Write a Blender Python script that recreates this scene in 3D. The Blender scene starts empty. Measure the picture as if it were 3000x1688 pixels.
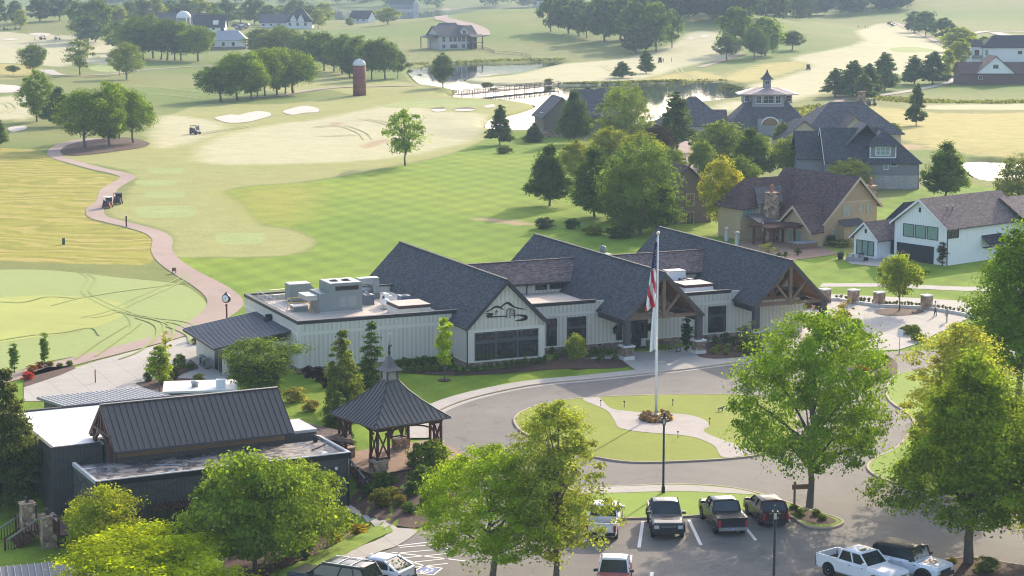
import bpy, bmesh, math, random
import numpy as np
from mathutils import Vector, Matrix
from mathutils.geometry import delaunay_2d_cdt
R=math.radians; rnd=random.Random(7)
S=bpy.context.scene; COL=S.collection
# ---------------------------------------------------------------- camera, sky, sun, exposure
F=6068.0; PIT=R(9.117); CH=37.6; K=3000/2575.5
cam=bpy.data.cameras.new('camera'); co=bpy.data.objects.new('camera',cam); COL.objects.link(co)
cam.sensor_width=36; cam.lens=36*F/3000; cam.clip_start=1; cam.clip_end=9000
co.location=(0,0,CH); co.rotation_euler=(R(90)-PIT,0,0); S.camera=co
SUN_EL=R(22.5); SUN_AZ=R(24.2)
wd=bpy.data.worlds.new('World'); S.world=wd; wd.use_nodes=True
wn=wd.node_tree; sk=wn.nodes.new('ShaderNodeTexSky'); sk.sky_type='NISHITA'; sk.sun_disc=False
sk.sun_elevation=SUN_EL; sk.sun_rotation=SUN_AZ; sk.dust_density=2.2; sk.air_density=0.75; sk.ozone_density=0.3
bg=wn.nodes['Background']; bg.inputs[1].default_value=0.15; wn.links.new(sk.outputs[0],bg.inputs[0])
sl=bpy.data.lights.new('sun','SUN'); sl.energy=2.2; sl.angle=R(0.6); sl.color=(1.0,0.85,0.66)
so=bpy.data.objects.new('sun',sl); COL.objects.link(so)
sdir=Vector((math.sin(SUN_AZ)*math.cos(SUN_EL),math.cos(SUN_AZ)*math.cos(SUN_EL),math.sin(SUN_EL)))
so.rotation_euler=sdir.to_track_quat('Z','Y').to_euler()
S.view_settings.view_transform='Standard'; S.view_settings.look='None'; S.view_settings.gamma=1; S.view_settings.exposure=1.6
S.cycles.max_bounces=6; S.cycles.diffuse_bounces=3; S.cycles.glossy_bounces=2; S.cycles.transmission_bounces=3; S.cycles.volume_bounces=0
S.cycles.transparent_max_bounces=6; S.cycles.use_denoising=True; S.cycles.filter_width=1.1; S.cycles.sample_clamp_indirect=4
# ---------------------------------------------------------------- where a point of the photograph lies in the world
C0=np.array([0,0,CH]); cp,sp=math.cos(PIT),math.sin(PIT)
def ray(dx,dy):
    a=(dx*K-1500)/F; b=-(dy*K-844)/F
    return np.array([a,cp+b*sp,-sp+b*cp])
def P(dx,dy,z=0.0):
    r=ray(dx,dy); p=C0+r*((z-CH)/r[2]); return p
def ss(a,b,x):
    t=np.clip((x-a)/(b-a),0,1); return t*t*(3-2*t)
def catmull(pts,n=6,closed=True):
    pts=[np.array(p,float) for p in pts]; N=len(pts); out=[]
    for i in range(N if closed else N-1):
        if closed: a,b,c,d=pts[i-1],pts[i],pts[(i+1)%N],pts[(i+2)%N]
        else: a,b,c,d=pts[max(i-1,0)],pts[i],pts[i+1],pts[min(i+2,N-1)]
        for k in range(n):
            t=k/n; out.append(.5*((2*b)+(-a+c)*t+(2*a-5*b+4*c-d)*t*t+(-a+3*b-3*c+d)*t**3))
    if not closed: out.append(pts[-1])
    return np.array(out)
def sdf(x,y,poly):
    """signed distance, positive inside; x,y arrays"""
    d2=np.full(x.shape,1e18); ins=np.zeros(x.shape,bool); n=len(poly)
    for i in range(n):
        ax,ay=poly[i][0],poly[i][1]; bx,by=poly[(i+1)%n][0],poly[(i+1)%n][1]
        ex,ey=bx-ax,by-ay; L=ex*ex+ey*ey+1e-12
        t=np.clip(((x-ax)*ex+(y-ay)*ey)/L,0,1)
        dx=x-(ax+t*ex); dy=y-(ay+t*ey); d2=np.minimum(d2,dx*dx+dy*dy)
        c=((ay>y)!=(by>y)); ins^=c&(x<(bx-ax)*(y-ay)/((by-ay) if abs(by-ay)>1e-12 else 1e-12)+ax)
    return np.sqrt(d2)*np.where(ins,1,-1)
def sdfc(x,y,polys,clip=12.0):
    out=np.full(x.shape,-clip)
    for p in polys:
        p=np.asarray(p); m=(x>p[:,0].min()-clip)&(x<p[:,0].max()+clip)&(y>p[:,1].min()-clip)&(y<p[:,1].max()+clip)
        if m.any():
            v=np.clip(sdf(x[m],y[m],p),-clip,clip); out[m]=np.maximum(out[m],v)
    return out
# ponds first: the ground is cut down inside them
ZP=-0.5
POND=[(1025,177),(1061,169),(1101,161),(1200,161),(1300,159),(1402,155),(1414,160),(1342,176),(1282,187),(1192,197),(1166,204),(1182,209),(1242,214),(1362,215.5),(1428,217),(1528,214),(1628,212),(1708,209),(1768,205),(1830,209),(1868,222),(1873,238),(1840,248),(1790,255),(1735,262),(1690,285),(1600,318),(1500,332),(1400,332),(1330,330),(1260,329),(1222,322),(1225,309),(1240,299),(1300,288),(1345,271),(1335,263),(1290,256),(1220,251),(1150,247),(1138,240),(1150,229),(1100,219),(1060,213),(1040,200)]
POND2=[(2422,414),(2450,405),(2520,407),(2600,413),(2640,440),(2520,457),(2465,451),(2432,432)]
pond_w=[catmull([P(a,b,ZP)[:2] for a,b in q],4) for q in (POND,POND2)]
LOW=[(-150,1640),(-150,1262),(0,1262),(120,1240),(500,1235),(860,1240),(885,1285),(850,1335),(760,1385),(640,1440),(560,1560)]
low_w=[np.array([P(a,b,-1)[:2] for a,b in LOW])]
def win(x,a,b,s): return ss(a-s,a+s,x)*(1-ss(b-s,b+s,x))
def Hf(x,y):
    x=np.asarray(x,float); y=np.asarray(y,float); sh=np.broadcast(x,y).shape
    x=np.broadcast_to(x,sh); y=np.broadcast_to(y,sh)
    z=6.5*np.exp(-((y-1090)/150)**2)*win(x,-420,-165,40)
    z=z+9.0*np.exp(-((y-1080)/190)**2)*win(x,-45,150,50)
    z=z-9*ss(1220,1500,y)*(1-ss(120,260,x))
    z=z+14*ss(1050,1650,y)*ss(110,270,x)
    z=z+80*ss(1800,2900,y)+105*ss(2300,3700,y)  # far ridge; its unseen upper height is added to darken the pond reflection
    z=z+(0.5*np.sin(x/31+y/90+.6)+0.4*np.sin(y/43-x/75)+.5*np.sin(x/83+1.1)*np.sin(y/120))*ss(330,450,y)
    z=z+0.8*np.exp(-(((x+23)/26)**2+((y-500)/30)**2))
    pd=sdfc(x.ravel(),y.ravel(),pond_w,20).reshape(sh)
    z=z*(1-ss(-18,-2,pd))+0.05*ss(-18,-2,pd); z=z-1.6*ss(-1.6,1.5,pd)
    ld=sdfc(x.ravel(),y.ravel(),low_w,8).reshape(sh)
    return z-1.7*ss(-5.0,2.5,ld)
_T=np.geomspace(70,4200,2600)
def G(dx,dy):
    r=ray(dx,dy); p=C0[:,None]+r[:,None]*_T; s=p[2]-Hf(p[0],p[1])
    i=int(np.argmax(s<0)) if (s<0).any() else len(_T)-1
    i=max(i,1); t=_T[i-1]+(_T[i]-_T[i-1])*s[i-1]/max(s[i-1]-s[i],1e-9)
    q=C0+r*t; q[2]=float(Hf(q[0],q[1])); return q
def sc(p):   # photo pixels (display) per metre at a point
    d=p[1]*cp-(p[2]-CH)*sp
    return F/d/K
def pixel(p):
    x,y,z=p[0],p[1],p[2]-CH; cy=y*cp-z*sp; cz=y*sp+z*cp
    return (1500+F*x/cy)/K,(844-F*cz/cy)/K
# ---------------------------------------------------------------- mesh builder
SPLIT={'frame','pillar','parapet_cap','window_surround','pier_cap','side_beam','downspout','porch_post','post','roof_post','foot','leg','stone_base','wall','gable','gable_panel','barge_board','roof_vent','beam','rafter','wheel','clerestory_band','front_wing_wall','wall_trim','utility_cover','flat_roof','access_door','gutter','dormer_trim','stand','soffit','fan','awning','number_plate','curtain','rear_parapet','front_bumper','rake_board'}
class MB:
    def __init__(s,M=None): s.v=[];s.f=[];s.m=[];s.M=M or Matrix.Identity(4);s.sm=[]
    def add(s,vs,fs,m=0,smooth=False):
        b=len(s.v); M=s.M
        s.v+=[tuple(M@Vector(v)) for v in vs]
        for f in fs: s.f.append([b+i for i in f]); s.m.append(m); s.sm.append(smooth)
    def box(s,x0,x1,y0,y1,z0,z1,m=0):
        s.add([(x0,y0,z0),(x1,y0,z0),(x1,y1,z0),(x0,y1,z0),(x0,y0,z1),(x1,y0,z1),(x1,y1,z1),(x0,y1,z1)],[(0,3,2,1),(4,5,6,7),(0,1,5,4),(1,2,6,5),(2,3,7,6),(3,0,4,7)],m)
    def cbox(s,c,d,rz=0,m=0,taper=1.0):
        M0=s.M; s.M=M0@Matrix.Translation(c)@Matrix.Rotation(rz,4,'Z'); a,b,h=d[0]/2,d[1]/2,d[2]
        t=taper; s.add([(-a,-b,0),(a,-b,0),(a,b,0),(-a,b,0),(-a*t,-b*t,h),(a*t,-b*t,h),(a*t,b*t,h),(-a*t,b*t,h)],[(0,3,2,1),(4,5,6,7),(0,1,5,4),(1,2,6,5),(2,3,7,6),(3,0,4,7)],m); s.M=M0
    def ext(s,pts,vec,m=0):   # a planar outline given thickness
        n=len(pts); v=Vector(vec); a=[Vector(p) for p in pts]
        nn=Vector((0,0,0))
        for i in range(n): nn+=a[i].cross(a[(i+1)%n])
        if nn.dot(v)>0: a=a[::-1]
        s.add(a+[p+v for p in a],[tuple(range(n)),tuple(range(2*n-1,n-1,-1))]+[((i+1)%n,i,n+i,n+(i+1)%n) for i in range(n)],m)
    def poly(s,pts,m=0): s.add(pts,[tuple(range(len(pts)))],m)
    def beam(s,p,q,w,h,m=0,up=(0,0,1)):
        p=Vector(p);q=Vector(q);d=(q-p).normalized();u=Vector(up)
        if abs(d.dot(u))>.98:u=Vector((0,1,0))
        a=d.cross(u).normalized()*w/2;b=a.cross(d).normalized()*h/2
        s.add([p-a-b,p+a-b,p+a+b,p-a+b,q-a-b,q+a-b,q+a+b,q-a+b],[(0,1,2,3),(7,6,5,4),(0,4,5,1),(1,5,6,2),(2,6,7,3),(3,7,4,0)],m)
    def tube(s,pts,rs,n=8,m=0,cap=True):
        pts=[Vector(p) for p in pts]; 
        if not hasattr(rs,'__len__'): rs=[rs]*len(pts)
        vs=[];fs=[];pa=None
        for i,p in enumerate(pts):
            d=(pts[min(i+1,len(pts)-1)]-pts[max(i-1,0)]).normalized()
            a=pa-d*pa.dot(d) if pa is not None else d.orthogonal()
            if a.length<1e-6:a=d.orthogonal()
            a.normalize();pa=a;b=d.cross(a)
            for k in range(n): t=2*math.pi*k/n; vs.append(p+(a*math.cos(t)+b*math.sin(t))*rs[i])
        for i in range(len(pts)-1):
            for k in range(n): fs.append((i*n+k,i*n+(k+1)%n,(i+1)*n+(k+1)%n,(i+1)*n+k))
        if cap: fs.append(tuple(range(n-1,-1,-1))); fs.append(tuple(range((len(pts)-1)*n,len(pts)*n)))
        s.add(vs,fs,m,True)
    def lathe(s,prof,c=(0,0,0),n=16,m=0,smooth=True):
        vs=[];fs=[];c=Vector(c)
        for r,z in prof:
            for k in range(n): t=2*math.pi*k/n; vs.append(c+Vector((r*math.cos(t),r*math.sin(t),z)))
        for i in range(len(prof)-1):
            for k in range(n): fs.append((i*n+k,i*n+(k+1)%n,(i+1)*n+(k+1)%n,(i+1)*n+k))
        fs.append(tuple(range(n-1,-1,-1))); fs.append(tuple(range((len(prof)-1)*n,len(prof)*n)))
        s.add(vs,fs,m,smooth)
    def loft(s,rings,m=0,smooth=True,caps=True,mats=None):
        n=len(rings[0]);vs=[p for r in rings for p in r];fs=[];ms=[]
        b=len(s.v); s.v+=[tuple(s.M@Vector(v)) for v in vs]
        for i in range(len(rings)-1):
            for k in range(n):
                s.f.append([b+i*n+k,b+i*n+(k+1)%n,b+(i+1)*n+(k+1)%n,b+(i+1)*n+k]); s.m.append(mats(i,k) if mats else m); s.sm.append(smooth)
        if caps:
            s.f.append([b+k for k in range(n-1,-1,-1)]); s.m.append(m); s.sm.append(False)
            s.f.append([b+(len(rings)-1)*n+k for k in range(n)]); s.m.append(m); s.sm.append(False)
    def mesh(s,name,mats):
        me=bpy.data.meshes.new(name); me.from_pydata(s.v,[],s.f)
        for x in (mats if isinstance(mats,(list,tuple)) else [mats]): me.materials.append(x)
        me.polygons.foreach_set('material_index',s.m); me.polygons.foreach_set('use_smooth',s.sm)
        me.update(); uvmap(me); return me
    def split(s,tol=.03):
        """pieces that do not touch become meshes of their own"""
        n=len(s.v); p=list(range(n))
        def fd(i):
            while p[i]!=i: p[i]=p[p[i]]; i=p[i]
            return i
        for f in s.f:
            for i in f[1:]: p[fd(i)]=fd(f[0])
        g={}
        for k,f in enumerate(s.f): g.setdefault(fd(f[0]),[]).append(k)
        gs=[]
        for ks in g.values():
            P_=np.array([s.v[i] for k in ks for i in s.f[k]]); gs.append([ks,P_.min(0)-tol/2,P_.max(0)+tol/2])
        ch=True
        while ch:
            ch=False
            for i in range(len(gs)):
                for j in range(len(gs)-1,i,-1):
                    if (gs[i][1]<=gs[j][2]).all() and (gs[j][1]<=gs[i][2]).all():
                        b=gs.pop(j); gs[i]=[gs[i][0]+b[0],np.minimum(gs[i][1],b[1]),np.maximum(gs[i][2],b[2])]; ch=True
        out=[]
        for ks,_,_ in gs:
            m=MB(); mp={}
            for k in ks:
                f=[]
                for i in s.f[k]:
                    if i not in mp: mp[i]=len(m.v); m.v.append(s.v[i])
                    f.append(mp[i])
                m.f.append(f); m.m.append(s.m[k]); m.sm.append(s.sm[k])
            out.append(m)
        return out
    def build(s,name,mats,parent=None):
        if name in SPLIT:
            ps=s.split()
            if len(ps)>1: return [m.build1(name,mats,parent) for m in ps][0]
        return s.build1(name,mats,parent)
    def build1(s,name,mats,parent=None):
        o=bpy.data.objects.new(name,s.mesh(name,mats)); COL.objects.link(o)
        if parent is not None: o.parent=parent
        return o
def uvmap(me):   # metres along each face: u level, v up the face
    n=len(me.loops); 
    if n==0: return
    co_=np.empty(len(me.vertices)*3); me.vertices.foreach_get('co',co_); co_=co_.reshape(-1,3)
    vi=np.empty(n,int); me.loops.foreach_get('vertex_index',vi)
    nr=np.empty(len(me.polygons)*3); me.polygons.foreach_get('normal',nr); nr=nr.reshape(-1,3)
    lt=np.empty(len(me.polygons),int); me.polygons.foreach_get('loop_total',lt); pn=np.repeat(nr,lt,axis=0)
    h=np.hypot(pn[:,0],pn[:,1]); fl=h<.05
    t=np.stack([-pn[:,1],pn[:,0],np.zeros(n)],1)/np.maximum(h,1e-6)[:,None]; t[fl]=(1,0,0)
    b=np.cross(pn,t); p=co_[vi]
    uv=np.stack([(p*t).sum(1),(p*b).sum(1)],1).ravel()
    me.uv_layers.new(name='uv').data.foreach_set('uv',uv)
def tag(o,label,cat,group=None):
    o['label']=label; o['category']=cat
    if group: o['group']=group
    return o
def thing(name,loc,rz=0,label='',cat='',group=None,scale=None):
    o=bpy.data.objects.new(name,None); COL.objects.link(o); o.empty_display_size=.3
    o.location=tuple(loc); o.rotation_euler=(0,0,rz)
    if scale is not None: o.scale=scale
    return tag(o,label,cat,group)
def struct(o): o['kind']='structure'; return o
def copy_tree(o,loc,rz,label,group=None,scale=None):
    r=o.copy(); COL.objects.link(r); r.location=tuple(loc); r.rotation_euler=(0,0,rz); r['label']=label
    if group: r['group']=group
    if scale is not None: r.scale=scale
    for c in list(o.children):
        d=c.copy(); COL.objects.link(d); d.parent=r
        for e in list(c.children):
            g=e.copy(); COL.objects.link(g); g.parent=d
    return r
# ---------------------------------------------------------------- node materials
class NT:
    def __init__(s,name):
        s.mat=bpy.data.materials.new(name); s.mat.use_nodes=True; s.t=s.mat.node_tree; s.N=s.t.nodes; s.L=s.t.links
        s.b=s.N['Principled BSDF']; s.out=s.N['Material Output']
    def n(s,ty,**k):
        x=s.N.new('ShaderNode'+ty)
        for a,b in k.items(): setattr(x,a,b)
        return x
    def put(s,sock,v):
        if isinstance(v,bpy.types.NodeSocket): s.L.new(v,sock)
        elif isinstance(v,(tuple,list)) and len(v)==3 and sock.type=='RGBA': sock.default_value=(*v,1)
        else: sock.default_value=v
    def m(s,op,a,b=0.0,c=0.0,clamp=False):
        x=s.n('Math',operation=op); x.use_clamp=clamp
        s.put(x.inputs[0],a); s.put(x.inputs[1],b); s.put(x.inputs[2],c); return x.outputs[0]
    def mix(s,f,a,b,bl='MIX'):
        x=s.n('Mix',data_type='RGBA',blend_type=bl); s.put(x.inputs[0],f); s.put(x.inputs[6],a); s.put(x.inputs[7],b); return x.outputs[2]
    def noise(s,sc,co=None,det=3,rough=.55,dist=0.0):
        x=s.n('TexNoise'); x.inputs['Scale'].default_value=sc; x.inputs['Detail'].default_value=det; x.inputs['Roughness'].default_value=rough; x.inputs['Distortion'].default_value=dist
        if co is not None: s.L.new(co,x.inputs['Vector'])
        return x.outputs[0]
    def obj(s): return s.n('TexCoord').outputs['Object']
    def uv(s): return s.n('TexCoord').outputs['UV']
    def pos(s): return s.n('NewGeometry').outputs['Position']
    def sep(s,v): x=s.n('SeparateXYZ'); s.L.new(v,x.inputs[0]); return x.outputs
    def attr(s,nm): x=s.n('Attribute'); x.attribute_name=nm; return x
    def rng(s,v,a,b,c=0.0,d=1.0):
        x=s.n('MapRange',interpolation_type='SMOOTHSTEP'); s.put(x.inputs[0],v)
        for i,q in enumerate((a,b,c,d)): x.inputs[i+1].default_value=q
        return x.outputs[0]
    def mul(s,col,f): # scale a colour by a factor socket
        x=s.n('VectorMath',operation='SCALE'); s.put(x.inputs[0],col if isinstance(col,bpy.types.NodeSocket) else tuple(col)); s.put(x.inputs['Scale'],f); return x.outputs[0]
    def bump(s,h,st=.4,d=.05):
        x=s.n('Bump'); x.inputs['Strength'].default_value=st; x.inputs['Distance'].default_value=d; s.L.new(h,x.inputs['Height']); s.L.new(x.outputs[0],s.b.inputs['Normal'])
    def fin(s,col,rough=.8,spec=.3,metal=0.0):
        s.put(s.b.inputs['Base Color'],col); s.put(s.b.inputs['Roughness'],rough); s.b.inputs['Specular IOR Level'].default_value=spec; s.b.inputs['Metallic'].default_value=metal
        return s.mat
MATS={}
def mat(name,col,rough=.8,nz=.12,scale=3.0,spec=.3,metal=0.0,pat=None,bump=0.0):
    """plain surfaces: a base colour broken by two sizes of noise; pat adds boards, battens, courses"""
    if name in MATS: return MATS[name]
    t=NT(name); o=t.obj()
    f=t.m('ADD',t.m('MULTIPLY',t.m('SUBTRACT',t.noise(scale,o,4),.5),nz*2.4),t.m('MULTIPLY_ADD',t.m('SUBTRACT',t.noise(scale*.13,o,2),.5),nz*2.0,1.0))
    h=None
    if pat:
        kind,per,wd_,amt=pat
        u,v,_=t.sep(t.uv())
        if kind in('batten','seam'):
            q=t.m('PINGPONG',t.m('ADD',u,100.0),per/2); line=t.rng(q,wd_*.5,wd_*1.1,1.0,0.0)
            edge=t.m('MULTIPLY',t.rng(q,wd_*.9,wd_*1.2),t.rng(q,wd_*1.6,wd_*2.4,1.0,0.0))
            f=t.m('MULTIPLY',f,t.m('SUBTRACT',1.0,t.m('MULTIPLY',edge,amt))); h=line
        elif kind=='lap':
            q=t.m('FRACT',t.m('DIVIDE',t.m('ADD',v,50.0),per)); line=t.rng(q,0.0,wd_,1.0,0.0)
            f=t.m('MULTIPLY',f,t.m('SUBTRACT',1.0,t.m('MULTIPLY',line,amt))); h=q
        elif kind=='brick':
            br=t.n('TexBrick'); t.L.new(t.uv(),br.inputs['Vector']); br.inputs['Scale'].default_value=1.0
            br.inputs['Brick Width'].default_value=wd_; br.inputs['Row Height'].default_value=per; br.inputs['Mortar Size'].default_value=per*.06; br.inputs['Bias'].default_value=0
            br.inputs['Color1'].default_value=(1-amt,)*3+(1,); br.inputs['Color2'].default_value=(1+amt*.6,)*3+(1,); br.inputs['Mortar'].default_value=(1-amt*1.3,)*3+(1,)
            f=t.m('MULTIPLY',f,br.outputs[0]); h=br.outputs[1]; h=t.m('SUBTRACT',1.0,h)
    c=t.mul(col,f); t.fin(c,rough,spec,metal)
    if h is not None and bump: t.bump(h,bump,.04)
    elif bump: t.bump(t.noise(scale*3,o,4),bump,.04)
    MATS[name]=t.mat; return t.mat
def stone(name,c1,c2,scale=2.6,mort=(.2,.18,.15)):
    t=NT(name); o=t.obj(); v=t.n('TexVoronoi'); v.inputs['Scale'].default_value=scale; t.L.new(o,v.inputs['Vector'])
    e=t.n('TexVoronoi',feature='DISTANCE_TO_EDGE'); e.inputs['Scale'].default_value=scale; t.L.new(o,e.inputs['Vector'])
    r,g,b=t.sep(v.outputs['Color'])
    c=t.mix(r,c1,c2); c=t.mul(c,t.m('MULTIPLY_ADD',g,.9,.55)); c=t.mix(t.rng(e.outputs[0],.01,.07,.85,0.0),c,mort)
    t.bump(t.rng(e.outputs[0],0,.12),.6,.05); return t.fin(c,.9,.2)
def shingle(name,col,rough=.85):
    t=NT(name); o=t.obj(); br=t.n('TexBrick'); t.L.new(t.uv(),br.inputs['Vector']); br.inputs['Scale'].default_value=1
    br.inputs['Brick Width'].default_value=.34; br.inputs['Row Height'].default_value=.145; br.inputs['Mortar Size'].default_value=.012; br.inputs['Mortar Smooth'].default_value=.3
    br.inputs['Color1'].default_value=(.6,.6,.6,1); br.inputs['Color2'].default_value=(1.45,1.45,1.45,1); br.inputs['Mortar'].default_value=(.45,.45,.45,1)
    f=t.m('MULTIPLY',br.outputs[0],t.m('MULTIPLY_ADD',t.noise(1.1,o,3),.55,.72)); f=t.m('MULTIPLY',f,t.m('MULTIPLY_ADD',t.noise(9,o,2),.5,.75))
    c=t.mul(col,f); t.bump(t.m('SUBTRACT',1.0,br.outputs[1]),.5,.03); return t.fin(c,rough,.25)
def leafmat():
    t=NT('leaves'); oc=t.mix(1.0,t.n('ObjectInfo').outputs['Color'],(1.28,1.15,.62),'MULTIPLY'); a=t.attr('lv').outputs['Fac']
    c=t.mul(oc,t.m('MULTIPLY_ADD',a,1.35,.72)); c=t.mix(t.rng(a,.7,1.0,0,.5),c,t.mix(1.0,t.mul(oc,2.6),(1.1,1.0,.9),'MULTIPLY'))  # clump tone also paints shaded gaps; lightest leaves get a painted highlight
    d=t.n('BsdfDiffuse'); t.L.new(c,d.inputs[0]); tr=t.n('BsdfTranslucent'); t.L.new(t.mix(.55,c,t.mix(1.0,c,(1.75,1.75,.6),'MULTIPLY')),tr.inputs[0])
    ms=t.n('MixShader'); ms.inputs[0].default_value=.5; t.L.new(d.outputs[0],ms.inputs[1]); t.L.new(tr.outputs[0],ms.inputs[2])
    t.L.new(ms.outputs[0],t.out.inputs[0]); return t.mat
def glass(name='window glass',col=(.02,.026,.03),rough=.06,spec=.8):
    t=NT(name); o=t.obj(); return t.fin(t.mul(col,t.m('MULTIPLY_ADD',t.noise(.9,o,2),1.6,.3)),rough,spec)
# ---------------------------------------------------------------- ground
def W(pts,n=4): return catmull([G(a,b)[:2] for a,b in pts],n)
def Wz(pts,z=0.0,n=4): return catmull([P(a,b,z)[:2] for a,b in pts],n)
def Ws(pts,z=0.0): return np.array([P(a,b,z)[:2] for a,b in pts])
REG=dict(
 hay=[W([(-200,385),(60,375),(120,388),(140,402),(185,418),(250,436),(308,448),(290,462),(268,475),(258,490),(240,514),(215,532),(235,555),(300,572),(370,590),(386,612),(378,662),(300,665),(180,664),(0,655),(-200,650)])],
 apron=[W([(150,395),(250,372),(370,350),(380,300),(440,285),(520,262),(700,262),(860,245),(1000,236),(1140,243),(1220,249),(1290,254),(1338,263),(1346,272),(1300,289),(1240,300),(1228,312),(1232,335),(1135,385),(1000,415),(870,440),(750,458),(640,466),(575,476),(566,488),(604,512),(640,552),(665,568),(730,578),(785,600),(790,614),(745,638),(640,646),(540,646),(440,645),(436,600),(410,578),(330,556),(280,540),(270,525),(300,512),(330,470),(345,452),(320,430),(250,415),(170,402)]),
        W([(560,170),(700,150),(850,180),(900,205),(1000,205),(1060,216),(1090,235),(900,238),(820,226),(700,232),(600,205)])],
 fair=[W([(500,392),(520,360),(600,332),(700,312),(800,300),(900,280),(1010,262),(1110,280),(1200,285),(1225,300),(1215,330),(1120,372),(1000,395),(850,408),(700,412),(570,414),(505,406)]),
       W([(-150,95),(0,80),(60,85),(180,90),(240,98),(330,118),(347,135),(340,152),(300,165),(200,158),(150,168),(60,160),(-150,150)]),
       W([(-150,248),(0,244),(60,238),(110,246),(118,275),(60,303),(30,300),(-150,310)]),
       W([(1780,282),(1830,256),(1885,250),(1880,222),(1930,205),(1998,186),(2042,165),(1995,152),(2010,140),(2110,122),(2172,102),(2155,78),(2200,62),(2262,64),(2310,88),(2370,118),(2405,146),(2350,168),(2220,200),(2080,232),(1990,254),(1900,268),(1830,280)]),
       W([(1164,206),(1198,196),(1284,189),(1342,178),(1412,162),(1480,156),(1590,142),(1690,112),(1745,80),(1800,82),(1855,105),(1862,128),(1830,146),(1720,168),(1660,188),(1560,212),(1400,216),(1250,215),(1186,210)]),
       W([(2290,268),(2400,263),(2700,262),(2700,274),(2420,276),(2330,274)]),
       W([(430,290),(560,312),(520,345),(420,372),(385,360),(390,310)])],
 green=[W([(960,268),(1010,255),(1090,249),(1180,252),(1240,258),(1200,266),(1090,270),(1010,272)]),
        W([(225,168),(300,160),(350,168),(330,178),(250,180)]),
        W([(2240,122),(2300,118),(2360,128),(2300,132),(2250,130)])]
   +[W([(x-w*.5,y),(x-w*.46,y-h*.42),(x-w*.2,y-h*.5),(x+w*.3,y-h*.52),(x+w*.47,y-h*.45),(x+w*.5,y),(x+w*.4,y+h*.42),(x,y+h*.5),(x-w*.38,y+h*.46)]) for x,y,w,h in ((418,430,92,13),(392,460,104,14),(415,490,104,15),(418,533,152,29),(604,600,122,27))],
 lawn=[W([(430,652),(540,649),(640,649),(750,641),(797,615),(785,595),(730,574),(668,564),(645,548),(608,508),(570,488),(580,478),(640,468),(750,461),(870,443),(1000,418),(1135,388),(1236,340),(1300,332),(1400,332),(1500,390),(1700,430),(1850,560),(2000,600),(2150,640),(2300,650),(2700,640),(2900,900),(2900,1700),(-400,1700),(-400,1000),(60,930),(300,900),(560,800),(560,740),(500,700)],3),
        W([(2200,520),(2330,470),(2420,460),(2500,470),(2700,470),(2700,560),(2400,560),(2230,560)])],
 dry=[W([(2000,292),(2080,272),(2150,264),(2230,272),(2330,283),(2450,286),(2750,286),(2750,410),(2560,398),(2420,384),(2330,374),(2270,350),(2150,345),(2050,320)]),
      W([(1620,200),(1750,180),(1840,200),(1760,203),(1640,208)]),W([(-100,165),(60,163),(110,178),(70,196),(-100,200)]),
      W([(1810,200),(1900,165),(2000,155),(2036,164),(1990,180),(1890,205)])],
 yel=[W([(566,486),(620,478),(760,464),(800,480),(770,520),(740,560),(700,562),(650,548),(608,508)])],
 dirt=[W([(908,366),(940,355),(975,349),(982,354),(950,366),(918,374)]),W([(826,312),(850,307),(858,313),(836,318)]),W([(1770,212),(1800,208),(1830,211),(1800,215)]),W([(2200,372),(2290,362),(2330,372),(2260,378)]),W([(1185,550),(1230,548),(1330,560),(1345,566),(1290,566),(1220,556)])],
 rough2=[W([(1000,118),(1060,132),(1200,126),(1350,118),(1500,130),(1640,140),(1560,150),(1400,158),(1200,162),(1060,168),(1000,160)]),W([(1980,268),(2060,262),(2060,285),(2000,300),(1950,320),(1850,330),(1830,300),(1900,290)])],
)
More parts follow.
